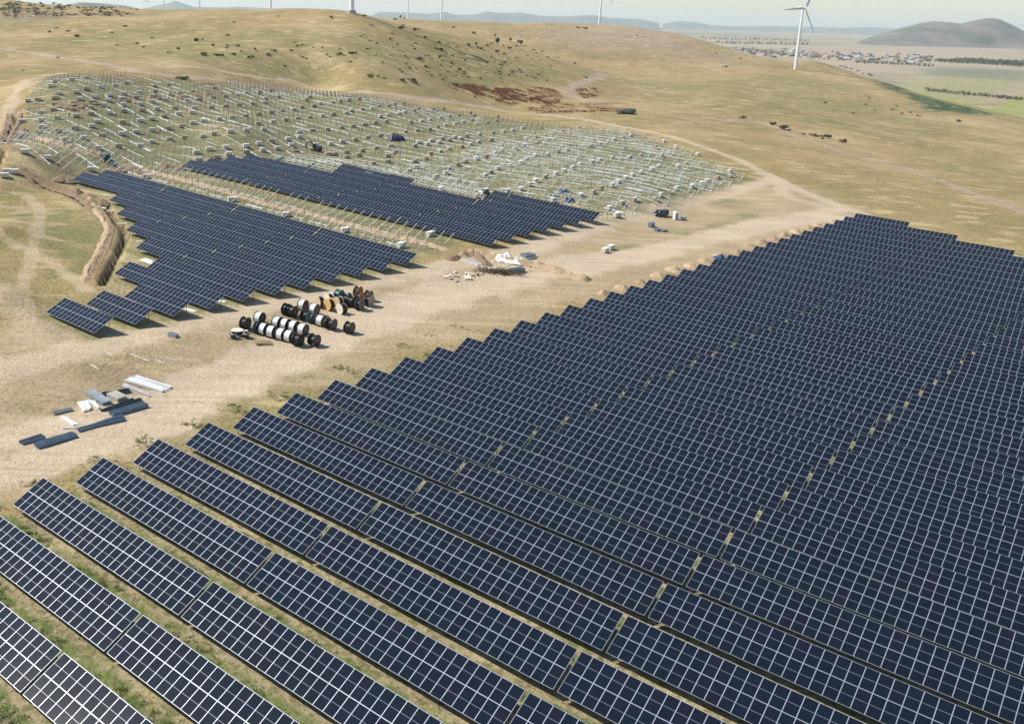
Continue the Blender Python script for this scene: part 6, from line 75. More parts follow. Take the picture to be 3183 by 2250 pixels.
# ------------------------------------------------------------------ materials
def mat(name, colr, rough=.8, metal=0, var=0, scale=3, bump=0, spec=.5):
    m = bpy.data.materials.new(name); m.use_nodes = True; n = m.node_tree.nodes; b = n['Principled BSDF']
    b.inputs['Base Color'].default_value = (*colr, 1); b.inputs['Roughness'].default_value = rough
    b.inputs['Metallic'].default_value = metal; b.inputs['Specular IOR Level'].default_value = spec
    if var:
        tc = n.new('ShaderNodeTexCoord'); nz = n.new('ShaderNodeTexNoise'); nz.inputs['Scale'].default_value = scale; nz.inputs['Detail'].default_value = 6
        m.node_tree.links.new(tc.outputs['Object'], nz.inputs['Vector'])
        mr = n.new('ShaderNodeMapRange'); mr.inputs['From Min'].default_value = .3; mr.inputs['From Max'].default_value = .7
        mr.inputs['To Min'].default_value = 1-var; mr.inputs['To Max'].default_value = 1+var
        m.node_tree.links.new(nz.outputs['Fac'], mr.inputs['Value'])
        oi = n.new('ShaderNodeObjectInfo'); m2 = n.new('ShaderNodeMapRange'); m2.inputs['To Min'].default_value = 1-var*.7; m2.inputs['To Max'].default_value = 1+var*.7
        m.node_tree.links.new(oi.outputs['Random'], m2.inputs['Value'])
        mm = n.new('ShaderNodeMath'); mm.operation = 'MULTIPLY'
        m.node_tree.links.new(mr.outputs[0], mm.inputs[0]); m.node_tree.links.new(m2.outputs[0], mm.inputs[1])
        hs = n.new('ShaderNodeVectorMath'); hs.operation = 'SCALE'; hs.inputs[0].default_value = colr
        m.node_tree.links.new(mm.outputs[0], hs.inputs['Scale']); m.node_tree.links.new(hs.outputs[0], b.inputs['Base Color'])
        if bump:
            bp = n.new('ShaderNodeBump'); bp.inputs['Distance'].default_value = bump; bp.inputs['Strength'].default_value = .8
            m.node_tree.links.new(nz.outputs['Fac'], bp.inputs['Height']); m.node_tree.links.new(bp.outputs[0], b.inputs['Normal'])
    return m
MT = dict(
    alu=mat('anodised aluminium frame', (.40, .44, .50), .42, .4, .06), sheet=mat('white backsheet', (.24, .28, .34), .3),
    galv=mat('galvanised steel', (.50, .53, .54), .5, .4, .12), post=mat('weathered steel post', (.13, .13, .115), .6, .3, .2),
    rail=mat('zinc rail', (.74, .78, .74), .5, .1, .1), white=mat('white painted steel', (.8, .8, .79), .5, 0, .05),
    pale=mat('pale steel', (.58, .60, .59), .5, .2, .15), grey=mat('grey steel', (.33, .37, .40), .5, .3, .15),
    slate=mat('blue grey steel', (.16, .22, .28), .45, .3, .2), dark=mat('dark steel tube', (.06, .09, .13), .45, .3, .25),
    beige=mat('beige steel', (.45, .44, .38), .6, .1, .12), wood=mat('raw pine', (.55, .42, .24), .8, 0, .2, 4),
    blackpl=mat('black plastic flange', (.012, .016, .016), .35, 0, .2), cable=mat('black cable winding', (.014, .014, .017), .38, 0, .2),
    whitecable=mat('white wrapped winding', (.78, .79, .78), .6, 0, .05, 6), greyfl=mat('grey blue flange', (.12, .16, .20), .45, 0, .15),
    teal=mat('teal cable', (.01, .13, .10), .45, 0, .2), woodface=mat('pale plywood flange', (.62, .47, .31), .8, 0, .15, 5),
    yellow=mat('yellow plywood flange', (.62, .40, .14), .8, 0, .15, 5), cream=mat('cream plywood flange', (.74, .69, .56), .8, 0, .1, 5),
    orange=mat('orange brown flange', (.36, .17, .07), .8, 0, .2, 5), brown=mat('brown flange', (.24, .13, .08), .8, 0, .2, 5),
    greybrown=mat('grey brown flange', (.13, .11, .10), .8, 0, .2, 5), tan=mat('tan flange', (.30, .24, .17), .8, 0, .2, 5),
    card=mat('tan cardboard', (.40, .31, .20), .85, 0, .16, 1.5), wrap=mat('white wrapped cardboard', (.56, .51, .44), .5, 0, .12, 1.5),
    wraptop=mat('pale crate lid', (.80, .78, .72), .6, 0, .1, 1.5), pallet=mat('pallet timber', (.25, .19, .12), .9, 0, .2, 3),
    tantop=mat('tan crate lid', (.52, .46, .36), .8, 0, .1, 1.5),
    soil=mat('loose tan soil', (.37, .265, .16), .95, 0, .22, 2.2, .25), soilb=mat('brown soil', (.23, .155, .095), .95, 0, .25, 2.2, .25),
    soilo=mat('orange tan soil', (.37, .27, .17), .95, 0, .2, 2.2, .25), pit=mat('dark trench soil', (.09, .06, .04), 1, 0, .2, 2),  # pit: a much darker brown than the bank soils
    leaf=mat('dark scrub leaf', (.075, .085, .035), .85, 0, .3, 1), leafdry=mat('brown scrub leaf', (.14, .11, .06), .85, 0, .3, 1),
    leaft=mat('tree leaf', (.05, .075, .025), .8, 0, .3, 1), leafteal=mat('grey green leaf', (.075, .11, .085), .8, 0, .2, 1),
    bark=mat('bark', (.12, .09, .06), .9), tower=mat('turbine white paint', (.8, .8, .8), .4, 0, .03),
    blade=mat('blade coat', (.5, .53, .55), .4), concrete=mat('concrete', (.4, .38, .35), .9, 0, .1),
    vanbody=mat('dark blue van paint', (.018, .03, .05), .25, .2, 0, 3, 0, .6), glass=mat('dark window glass', (.01, .012, .015), .08),
    tyre=mat('tyre', (.015, .015, .015), .8), lamp=mat('lamp glass', (.7, .7, .68), .2), tarp=mat('cream tarpaulin', (.78, .74, .66), .7, 0, .08, 1, .05),
    bluetarp=mat('dark blue plastic', (.01, .02, .075), .35, 0, .3, 2), bluegear=mat('mid blue plastic', (.02, .09, .20), .5, 0, .3, 2),
    machine=mat('dark machine paint', (.03, .035, .045), .5, 0, .2), tractor=mat('blue green machine paint', (.03, .10, .13), .4, 0, .1),
    brush=mat('dry branches', (.13, .09, .055), .9, 0, .3, 2), skin=mat('skin', (.45, .28, .2), .7), cloth=mat('dark green clothing', (.02, .06, .05), .9),
    toilet=mat('grey white plastic', (.62, .64, .64), .5, 0, .04), tank=mat('grey blue tank', (.28, .36, .40), .5, 0, .1),
    grass1=mat('green grass', (.12, .17, .04), .9, 0, .3, .6), grass2=mat('dry grass', (.34, .28, .13), .9, 0, .25, .6),
    redgrass=mat('red brown dry shrub', (.30, .14, .07), .9, 0, .25, .3), wallw=mat('far white wall', (.42, .40, .37), .8), roofr=mat('far red roof', (.28, .13, .09), .8),
    roofg=mat('far grey roof', (.35, .36, .37), .7), roofw=mat('far pale roof', (.45, .48, .50), .5))

def glass_mat():
    m = bpy.data.materials.new('solar cell glass'); m.use_nodes = True; n = m.node_tree.nodes; L = m.node_tree.links; b = n['Principled BSDF']
    tc = n.new('ShaderNodeTexCoord'); sx = n.new('ShaderNodeSeparateXYZ'); L.new(tc.outputs['Object'], sx.inputs[0])
    def math_(op, a, v=None, c=None):
        q = n.new('ShaderNodeMath'); q.operation = op
        for i, k in enumerate((a, v, c)):
            if k is None: continue
            if isinstance(k, (int, float)): q.inputs[i].default_value = k
            else: L.new(k, q.inputs[i])
        return q.outputs[0]
    def lines(sock, off, pitch, halfw):
        fr = math_('FRACT', math_('DIVIDE', math_('SUBTRACT', sock, off), pitch))
        d = math_('ABSOLUTE', math_('SUBTRACT', fr, .5))       # .5 at the joint
        return math_('GREATER_THAN', d, .5-halfw/pitch)
    lx = lines(sx.outputs[0], .043, 1.062/6, .0040)
    ly = lines(sx.outputs[1], .043, 1.085/12, .0012)
    bus = lines(sx.outputs[0], .043, 1.062/60, .0009)
    oi = n.new('ShaderNodeObjectInfo')
    hue = n.new('ShaderNodeValToRGB'); hue.color_ramp.elements[0].color = (.004, .009, .016, 1); hue.color_ramp.elements[1].color = (.007, .008, .015, 1)
    e = hue.color_ramp.elements.new(.5); e.color = (.004, .007, .013, 1)
    L.new(oi.outputs['Random'], hue.inputs[0])
    def mix(fac, a, c, k):
        q = n.new('ShaderNodeMix'); q.data_type = 'RGBA'; L.new(math_('MULTIPLY', fac, k), q.inputs[0]); L.new(a, q.inputs[6]); q.inputs[7].default_value = c; return q.outputs[2]
    c = mix(bus, hue.outputs[0], (.05, .06, .12, 1), .10)
    c = mix(ly, c, (.06, .08, .16, 1), .15)
    c = mix(lx, c, (.10, .14, .20, 1), .35)
    L.new(c, b.inputs['Base Color'])
    b.inputs['Roughness'].default_value = .12; b.inputs['Specular IOR Level'].default_value = .30
    return m
MT['cell'] = glass_mat()

# ------------------------------------------------------------------ mesh helpers
class MB:
    def __init__(s): s.v = []; s.f = []; s.m = []
    def quad(s, a, b, c, d, m=0):
        i = len(s.v); s.v += [a, b, c, d]; s.f.append((i, i+1, i+2, i+3)); s.m.append(m)
    def tri(s, a, b, c, m=0):
        i = len(s.v); s.v += [a, b, c]; s.f.append((i, i+1, i+2)); s.m.append(m)
    def box(s, x0, y0, z0, x1, y1, z1, m=0, M=None):
        P = [Vector((x, y, z)) for z in (z0, z1) for y in (y0, y1) for x in (x0, x1)]
        if M: P = [M @ q for q in P]
        i = len(s.v); s.v += [tuple(q) for q in P]
        for q in ((0, 2, 3, 1), (4, 5, 7, 6), (0, 1, 5, 4), (2, 6, 7, 3), (0, 4, 6, 2), (1, 3, 7, 5)):
            s.f.append(tuple(i+k for k in q)); s.m.append(m)
    def bar(s, a, b, w, h=None, m=0):
        a = Vector(a); b = Vector(b); h = h or w; d = (b-a)
        if d.length < 1e-6: return
        M_ = Matrix.Translation(a) @ d.to_track_quat('X', 'Z').to_matrix().to_4x4()
        s.box(0, -w/2, -h/2, d.length, w/2, h/2, m, M_)
    def cone(s, a, b, ra, rb, n=8, m=0, caps=True):
        a = Vector(a); b = Vector(b); q = (b-a).to_track_quat('Z', 'Y').to_matrix()
        i = len(s.v)
        for c, r in ((a, ra), (b, rb)):
            for k in range(n):
                t = 2*math.pi*k/n; s.v.append(tuple(c + q @ Vector((r*math.cos(t), r*math.sin(t), 0))))
        for k in range(n):
            s.f.append((i+k, i+(k+1) % n, i+n+(k+1) % n, i+n+k)); s.m.append(m)
        if caps: s.f.append(tuple(i+k for k in range(n))[::-1]); s.m.append(m); s.f.append(tuple(i+n+k for k in range(n))); s.m.append(m)
    def mesh(s, name, mats, smooth=False):
        me = bpy.data.meshes.new(name); me.from_pydata(s.v, [], s.f)
        for k in (mats if isinstance(mats, (list, tuple)) else [mats]): me.materials.append(k)
        if any(s.m): me.polygons.foreach_set('material_index', s.m)
        if smooth: me.polygons.foreach_set('use_smooth', [True]*len(s.f))
        me.update(); return me
def ob(name, data=None, parent=None, loc=None, rz=None, M=None):
    o = bpy.data.objects.new(name, data); col.objects.link(o)
    if parent: o.parent = parent
    if M is not None: o.matrix_local = M
    if loc is not None: o.location = loc
    if rz is not None: o.rotation_euler = (0, 0, rz)
    return o
def tag(o, label=None, cat=None, group=None, kind=None):
    if label: o['label'] = label
    if cat: o['category'] = cat
    if group: o['group'] = group
    if kind: o['kind'] = kind
    return o
ONES = ['', 'first', 'second', 'third', 'fourth', 'fifth', 'sixth', 'seventh', 'eighth', 'ninth', 'tenth', 'eleventh', 'twelfth', 'thirteenth', 'fourteenth', 'fifteenth', 'sixteenth', 'seventeenth', 'eighteenth', 'nineteenth']
def ordn(n):
    if n < 20: return ONES[n]
    t = {2: 'twent', 3: 'thirt', 4: 'fort', 5: 'fift'}[n//10]
    return t+'ieth' if n % 10 == 0 else t+'y-'+ONES[n % 10]

# ------------------------------------------------------------------ terrain
CT = np.array(D['ctrl'])
def tuv(x, y):
    r = np.maximum(np.hypot(x, y), 25); return np.arctan2(x, y)*1.3, np.log(r)
def kern(d2): return 0.5*d2*np.log(d2+1e-12)
CU, CV = tuv(CT[:, 0], CT[:, 1]); NC = len(CT)
K_ = kern((CU[:, None]-CU)**2+(CV[:, None]-CV)**2)+np.eye(NC)*3e-4
Pm = np.column_stack([np.ones(NC), CU, CV])
sol = np.linalg.solve(np.block([[K_, Pm], [Pm.T, np.zeros((3, 3))]]), np.concatenate([CT[:, 2], np.zeros(3)]))
def terr(x, y):
    x = np.asarray(x, float); sh = x.shape; uu, vv = tuv(x.ravel(), np.asarray(y, float).ravel()); o = np.empty(len(uu))
    for i in range(0, len(uu), 16384):
        o[i:i+16384] = kern((uu[i:i+16384, None]-CU)**2+(vv[i:i+16384, None]-CV)**2) @ sol[:NC]
    return (o+sol[NC]+sol[NC+1]*uu+sol[NC+2]*vv).reshape(sh)
AZ, TILT, PITCH = D['az'], D['tilt'], D['P']
av = np.array([math.cos(AZ), math.sin(AZ)]); nv = np.array([-av[1], av[0]]); O0 = np.array(D['o'])
def st(s, t): return O0+s*av+t*nv

def vnoise(x, y, seed=0):
    rs = np.random.RandomState(seed); T = rs.rand(256, 256)
    xi = np.floor(x).astype(int); yi = np.floor(y).astype(int); fx = x-xi; fy = y-yi
    fx = fx*fx*(3-2*fx); fy = fy*fy*(3-2*fy)
    g = lambda i, j: T[i % 256, j % 256]
    return (g(xi, yi)*(1-fx)+g(xi+1, yi)*fx)*(1-fy)+(g(xi, yi+1)*(1-fx)+g(xi+1, yi+1)*fx)*fy
def fbm(x, y, o=4, seed=0):
    a = 0; s = 0; k = 1
    for i in range(o): a = a+vnoise(x*2**i, y*2**i, seed+i)*k; s += k; k *= .5
    return a/s

az_f = np.radians(np.concatenate([np.arange(-36, 42, .16)])); az_c = np.radians(np.arange(42, 324, 4.0))
azs = np.concatenate([az_f, az_c])
rs_ = [18.0]
while rs_[-1] < 30000:
    r = rs_[-1]; rs_.append(r*(1.0075 if 60 < r < 900 else (1.013 if r < 2500 else 1.03)))
rs_ = np.array(rs_); nr, na = len(rs_), len(azs)
X = rs_[:, None]*np.sin(azs)[None]; Y = rs_[:, None]*np.cos(azs)[None]
Z = terr(X, Y)
RR = np.hypot(X, Y)
SS = (X-O0[0])*av[0]+(Y-O0[1])*av[1]; TT = (X-O0[0])*nv[0]+(Y-O0[1])*nv[1]
flatz = np.clip((RR-420)/300, 0, 1)
Z = Z + (fbm(X/60, Y/60, 4, 9)-.5)*4*flatz*np.clip((2400-RR)/800, 0, 1) + (fbm(X/6, Y/6, 3, 3)-.5)*.22
# trenches are cut into the ground
def seg_dist(x, y, pts):
    d = np.full(x.shape, 1e9)
    for (x0, y0), (x1, y1) in zip(pts[:-1], pts[1:]):
        dx, dy = x1-x0, y1-y0; L2 = dx*dx+dy*dy+1e-9
        t = np.clip(((x-x0)*dx+(y-y0)*dy)/L2, 0, 1)
        d = np.minimum(d, np.hypot(x-x0-t*dx, y-y0-t*dy))
    return d
def poly_in(x, y, pg):
    c = np.zeros(x.shape, bool); n = len(pg)
    for i in range(n):
        x0, y0 = pg[i]; x1, y1 = pg[i-1]
        if y0 == y1: continue
        k = ((y0 > y) != (y1 > y)) & (x < (x1-x0)*(y-y0)/(y1-y0)+x0); c ^= k
    return c
def soft_poly(pg, soft):
    pa = np.array(pg); w_ = np.zeros(X.shape)
    lo = pa.min(0)-soft*2; hi = pa.max(0)+soft*2
    m = (X > lo[0]) & (X < hi[0]) & (Y > lo[1]) & (Y < hi[1])
    if not m.any(): return w_
    x, y = X[m], Y[m]; ins = poly_in(x, y, pg); d = seg_dist(x, y, list(pg)+[pg[0]])
    d = np.where(ins, d, -d) + (fbm(x/(soft*1.5), y/(soft*1.5), 4, 21)-.5)*soft*2.2
    w_[m] = np.clip(d/soft+.5, 0, 1); return w_
def lerp(c, k, wgt): return c*(1-wgt[..., None])+np.array(k)*wgt[..., None]
n1 = fbm(X/45, Y/45, 5, 31); n2 = fbm(X/9, Y/9, 4, 41); n3 = fbm(X/160+5, Y/160, 4, 51)
Cc = np.empty(X.shape+(3,)); Cc[:] = (.37, .265, .125)
Cc = lerp(Cc, (.235, .20, .08), np.clip((n1-.46)*3.2+(n3-.5)*1.5, 0, 1)*.7)
Cc = lerp(Cc, (.50, .395, .225), np.clip((.44-n1)*4, 0, 1)*.6)
dirt = np.zeros(X.shape); pvw = np.zeros(X.shape); rkw = np.zeros(X.shape); grn = np.zeros(X.shape)
# far plain
fp = np.clip((RR-1700)/700, 0, 1)*np.clip((Z < -25).astype(float), 0, 1)
band = fbm(X/1500+.3*Y/1500, Y/420, 3, 61); b2 = fbm(X/700, Y/200, 3, 71)
pl = np.empty_like(Cc); pl[:] = (.36, .29, .20)
pl = lerp(pl, (.20, .20, .12), np.clip((band-.52)*9, 0, 1)*.75); pl = lerp(pl, (.46, .36, .27), np.clip((.45-band)*9, 0, 1)*.8)
pl = lerp(pl, (.12, .15, .10), np.clip((b2-.64)*14, 0, 1)*.7)
Cc = Cc*(1-fp[..., None])+pl*fp[..., None]
PC = dict(bare=((.40, .305, .195), 'dirt'), green=((.145, .16, .055), 'grn'), dry=((.33, .25, .15), None), rack=((.22, .215, .115), 'rack'),
          pv=((.33, .27, .16), 'pv'), bgreen=((.19, .195, .065), None), red=((.235, .115, .06), None), brownhill=((.27, .20, .105), None),
          rock=((.22, .19, .13), None), darkfield=((.02, .07, .025), None), yellowfield=((.27, .29, .085), None), greenfield=((.26, .28, .11), None),
          soil=((.27, .175, .105), None), tanfield=((.45, .36, .25), None), bluegreenfield=((.13, .17, .13), None), pinkfield=((.42, .32, .26), None))
for kind, pg, stg, soft in D['patches']:
    w_ = soft_poly(pg, soft)*stg; c_, fl = PC[kind]
    if kind == 'red': w_ = w_*np.clip((fbm(X/7, Y/7, 3, 88)-.36)*5, 0, 1)
    if kind in ('green', 'dry', 'bgreen'): w_ = w_*np.clip((fbm(X/8, Y/8, 3, 77)-.25)*3.2, 0, 1)
    Cc = lerp(Cc, c_, w_)
    if fl == 'dirt': dirt = np.maximum(dirt, w_)
    elif kind in ('green', 'dry'): dirt *= 1-w_*.8
    if fl == 'pv': pvw = np.maximum(pvw, w_); dirt *= 1-w_
    if fl == 'rack': rkw = np.maximum(rkw, w_); dirt *= 1-w_
# soft irregular dry / green mottling over the bare ground
Cc = lerp(Cc, (.30, .235, .14), dirt*np.clip((n2-.5)*4, 0, 1)*.5)
Cc = lerp(Cc, (.20, .185, .09), dirt*np.clip((n1-.56)*6, 0, 1)*.55)
for wd, stg, kind, pts in D['tracks']:
    m = RR < 2600
    d = np.full(X.shape, 1e9); pa = np.array(pts); lo = pa.min(0)-30; hi = pa.max(0)+30
    m = (X > lo[0]) & (X < hi[0]) & (Y > lo[1]) & (Y < hi[1]); d[m] = seg_dist(X[m], Y[m], pts)
    d[m] += (fbm(X[m]/5, Y[m]/5, 3, 13)-.5)*wd*.7
    w_ = np.clip((wd*.5-d)/(wd*.28)+.6, 0, 1)*stg*(1-pvw)
    Cc = lerp(Cc, (.50, .40, .275) if kind == 'pale' else (.42, .31, .245), w_)
    dirt = np.maximum(dirt, w_) if kind == 'pale' else dirt*(1-w_)
for wd, pts in D['trenches']:
    p2 = [q[:2] for q in pts]; pa = np.array(p2); lo = pa.min(0)-6; hi = pa.max(0)+6
    m = (X > lo[0]) & (X < hi[0]) & (Y > lo[1]) & (Y < hi[1]); d = seg_dist(X[m], Y[m], p2)
    k = np.clip((wd*.75-d)/(wd*.35), 0, 1); Z[m] -= 1.5*k; cc = Cc[m]; Cc[m] = cc*(1-k[:, None])+np.array((.12, .08, .05))*k[:, None]
vs = np.column_stack([X.ravel(), Y.ravel(), Z.ravel()])
I = np.arange(nr*na).reshape(nr, na)
a_ = I[:-1]; b_ = I[1:]; nx = np.roll(a_, -1, 1); nb = np.roll(b_, -1, 1)
fq = np.stack([a_, b_, nb, nx], -1).reshape(-1, 4)[:, ::-1]
vs = np.vstack([vs, [[0, 0, float(Z[0].mean())]]]); ci = len(vs)-1
tri_ = np.column_stack([I[0], np.full(na, ci), np.roll(I[0], -1)])
me = bpy.data.meshes.new('ground')
me.vertices.add(len(vs)); me.vertices.foreach_set('co', vs.ravel())
nl = len(fq)*4+len(tri_)*3; me.loops.add(nl); me.loops.foreach_set('vertex_index', np.concatenate([fq.ravel(), tri_[:, ::-1].ravel()]).astype(np.int32))
me.polygons.add(len(fq)+len(tri_))
stt = np.concatenate([np.arange(len(fq))*4, len(fq)*4+np.arange(len(tri_))*3]).astype(np.int32)
me.polygons.foreach_set('loop_start', stt); me.update(calc_edges=True); me.validate()
me.polygons.foreach_set('use_smooth', np.ones(len(me.polygons), bool))
def attr(name, arr, typ):
    A = me.attributes.new(name, typ, 'POINT')
    if typ == 'FLOAT': A.data.foreach_set('value', np.append(arr.ravel(), 0).astype(np.float32))
    else:
        q = np.ones((len(vs), 4), np.float32); q[:-1, :3] = arr.reshape(-1, 3); A.data.foreach_set('color', q.ravel())
attr('Col', Cc, 'FLOAT_COLOR'); attr('dirt', dirt, 'FLOAT'); attr('pv', pvw, 'FLOAT'); attr('rack', rkw, 'FLOAT')
def ground_mat():
    m = bpy.data.materials.new('dry steppe ground'); m.use_nodes = True; n = m.node_tree.nodes; L = m.node_tree.links; b = n['Principled BSDF']
    b.inputs['Roughness'].default_value = .95; b.inputs['Specular IOR Level'].default_value = .15
    geo = n.new('ShaderNodeNewGeometry')
    def A(name): q = n.new('ShaderNodeAttribute'); q.attribute_name = name; return q
    def mth(op, *k, cl=False):
        q = n.new('ShaderNodeMath'); q.operation = op; q.use_clamp = cl
        for i, v in enumerate(k):
            if isinstance(v, (int, float)): q.inputs[i].default_value = v
            else: L.new(v, q.inputs[i])
        return q.outputs[0]
    def noise(scale, det=5, rot=0, sx=1, sy=1, rough=.6):
        mp = n.new('ShaderNodeMapping'); mp.vector_type = 'POINT'; mp.inputs['Rotation'].default_value = (0, 0, rot); mp.inputs['Scale'].default_value = (sx, sy, 1)
        L.new(geo.outputs['Position'], mp.inputs[0]); q = n.new('ShaderNodeTexNoise'); q.inputs['Scale'].default_value = scale; q.inputs['Detail'].default_value = det; q.inputs['Roughness'].default_value = rough
        L.new(mp.outputs[0], q.inputs['Vector']); return q.outputs['Fac']
    def rng(v, a, c, lo=0, hi=1):
        q = n.new('ShaderNodeMapRange'); L.new(v, q.inputs[0]); q.inputs[1].default_value = a; q.inputs[2].default_value = c; q.inputs[3].default_value = lo; q.inputs[4].default_value = hi; return q.outputs[0]
    def mix(f, a, c):
        q = n.new('ShaderNodeMix'); q.data_type = 'RGBA'; L.new(f, q.inputs[0])
        for i, v in ((6, a), (7, c)):
            if isinstance(v, tuple): q.inputs[i].default_value = (*v, 1)
            else: L.new(v, q.inputs[i])
        return q.outputs[2]
    base = A('Col').outputs['Color']; dirt_ = A('dirt').outputs['Fac']; pv_ = A('pv').outputs['Fac']; rk_ = A('rack').outputs['Fac']
    wild = mth('SUBTRACT', 1, dirt_, cl=True)
    big = noise(.05, 6); mid = noise(.22, 6); fine = noise(1.3, 6); vf = noise(5.0, 4)
    hstr = noise(.13, 7, R(0), .6, 1.3)
    # grass clumps
    c = mix(mth('MULTIPLY', mth('MULTIPLY', rng(fine, .49, .60), wild), .7), base, (.13, .105, .045))
    c = mix(mth('MULTIPLY', mth('MULTIPLY', rng(mid, .52, .64), wild), .5), c, (.20, .185, .07))
    c = mix(mth('MULTIPLY', mth('MULTIPLY', rng(hstr, .46, .38), wild), .5), c, (.54, .42, .24))
    # wheel ruts and streaks along the haul roads
    ruts = noise(1.0, 5, -(math.pi/2+AZ), .045, 1.0); ruts2 = noise(.35, 4, -(math.pi/2+AZ), .06, 1.0)
    c = mix(mth('MULTIPLY', mth('MULTIPLY', rng(ruts, .52, .68), dirt_), .42), c, (.27, .20, .125))
    c = mix(mth('MULTIPLY', mth('MULTIPLY', rng(ruts2, .50, .34), dirt_), .35), c, (.60, .50, .36))
    c = mix(mth('MULTIPLY', mth('MULTIPLY', rng(fine, .56, .72), dirt_), .45), c, (.25, .19, .11))
    # strips between the solar rows: bare in the middle, weeds under the lower edges
    dt = n.new('ShaderNodeVectorMath'); dt.operation = 'DOT_PRODUCT'; L.new(geo.outputs['Position'], dt.inputs[0]); dt.inputs[1].default_value = (nv[0], nv[1], 0)
    t_ = mth('SUBTRACT', dt.outputs['Value'], float(O0 @ nv))
    ph = mth('FRACT', mth('ADD', mth('DIVIDE', t_, PITCH), mth('MULTIPLY', mth('SUBTRACT', mid, .5), .35)))
    lush = mth('MULTIPLY', mth('MULTIPLY', rng(ph, .62, .78), rng(ph, .98, .90)), rng(noise(.5, 5), .36, .52))
    lush2 = mth('MULTIPLY', rng(fine, .47, .6), .6)
    g_ = mth('MULTIPLY', pv_, mth('MAXIMUM', lush, mth('MULTIPLY', lush2, rng(mid, .4, .6))), cl=True)
    c = mix(g_, c, (.14, .165, .05))
    # rack field: green weeds and bare lanes
    rg = mth('MULTIPLY', rk_, rng(noise(.16, 6, -AZ, .4, 1.4), .42, .58), cl=True)
    c = mix(mth('MULTIPLY', rg, .75), c, (.12, .13, .06))
    c = mix(mth('MULTIPLY', mth('MULTIPLY', rk_, rng(noise(.8, 6, -AZ, .25, 1.5), .54, .64)), .55), c, (.43, .38, .28))
    # fine value grain
    gr = mth('MULTIPLY', rng(vf, .3, .7, .68, 1.32), rng(big, .3, .7, .88, 1.12))
    vm = n.new('ShaderNodeVectorMath'); vm.operation = 'SCALE'; L.new(c, vm.inputs[0]); L.new(gr, vm.inputs['Scale'])
    L.new(vm.outputs[0], b.inputs['Base Color'])
    bp = n.new('ShaderNodeBump'); bp.inputs['Strength'].default_value = .9; bp.inputs['Distance'].default_value = .3
    hh = mth('ADD', mth('MULTIPLY', fine, 1.0), mth('MULTIPLY', vf, .35)); L.new(hh, bp.inputs['Height']); L.new(bp.outputs[0], b.inputs['Normal'])
    return m
me.materials.append(ground_mat())
tag(ob('ground', me), kind='structure')

# ------------------------------------------------------------------ far hills (real ridges with a foot and a back slope)
def hill_mat(name, c, c2):
    m = mat(name, c, 1, 0, 0); n = m.node_tree.nodes; L = m.node_tree.links
    nz = n.new('ShaderNodeTexNoise'); nz.inputs['Scale'].default_value = .004; nz.inputs['Detail'].default_value = 8; g = n.new('ShaderNodeNewGeometry'); L.new(g.outputs['Position'], nz.inputs['Vector'])
    q = n.new('ShaderNodeMix'); q.data_type = 'RGBA'; q.inputs[6].default_value = (*c, 1); q.inputs[7].default_value = (*c2, 1)
    r = n.new('ShaderNodeMapRange'); r.inputs[1].default_value = .42; r.inputs[2].default_value = .6; L.new(nz.outputs['Fac'], r.inputs[0]); L.new(r.outputs[0], q.inputs[0]); L.new(q.outputs[2], n['Principled BSDF'].inputs['Base Color']); return m
hm = {'conical': hill_mat('grey brown hill', (.17, .14, .11), (.085, .095, .06)), 'blue': hill_mat('far hill', (.16, .17, .13), (.10, .12, .09)), 'near': hill_mat('scrubby hill', (.20, .17, .11), (.09, .10, .06))}
PZ = H-118
for kind, d, wdt, pts in D['hills']:
    P = np.array(pts, float); n_ = 160; tt = np.linspace(0, len(P)-1, n_)
    top = np.column_stack([np.interp(tt, np.arange(len(P)), P[:, k]) for k in range(3)])
    nj = 22; V_ = []; hgt_ = top[:, 2]-(PZ-8)
    for j in range(nj):
        u = -1+2*j/(nj-1)
        for i in range(n_):
            x, y, z = top[i]; rr = math.hypot(x, y); e = np.array([x, y])/rr
            prof = (math.cos(u*math.pi)*.5+.5)**.9
            nz_ = float(fbm(np.array([(x+e[0]*u*wdt)/wdt*2.6+50]), np.array([(y+e[1]*u*wdt)/wdt*2.6+50]), 4, int(d) % 97)[0])-.5
            off = u*wdt*(1+nz_*.5)
            zz = PZ-8+hgt_[i]*prof*(1+nz_*.8*(1-prof)*1.4)
            V_.append((x+e[0]*off, y+e[1]*off, zz))
    F_ = [(j*n_+i, j*n_+i+1, (j+1)*n_+i+1, (j+1)*n_+i) for j in range(nj-1) for i in range(n_-1)]
    hmes = bpy.data.meshes.new('hills'); hmes.from_pydata(V_, [], F_); hmes.materials.append(hm[kind]); hmes.polygons.foreach_set('use_smooth', [True]*len(F_))
    tag(ob('hills', hmes), kind='structure')

# ------------------------------------------------------------------ solar tables
W, L_ = 1.154, 2.288
def module_mesh():
    b = MB(); w_, l_ = 1.147, 2.276; fr = .023; h = .035
    o = [(0, 0), (w_, 0), (w_, l_), (0, l_)]; i_ = [(fr, fr), (w_-fr, fr), (w_-fr, l_-fr), (fr, l_-fr)]
    for k in range(4):
        a, c = o[k], o[(k+1) % 4]; d, e = i_[(k+1) % 4], i_[k]
        b.quad((*a, 0), (*c, 0), (*d, 0), (*e, 0), 0); b.quad((*a, -h), (*c, -h), (*c, 0), (*a, 0), 0)
    b.quad(*[(*q, -.004) for q in i_], 1); b.quad((0, 0, -h), (0, l_, -h), (w_, l_, -h), (w_, 0, -h), 1)
    m0 = .034
    for y0, y1 in ((m0, l_/2-.014), (l_/2+.014, l_-m0)): b.quad((m0, y0, -.002), (w_-m0, y0, -.002), (w_-m0, y1, -.002), (m0, y1, -.002), 2)
    return b.mesh('module', [MT['alu'], MT['sheet'], MT['cell']])
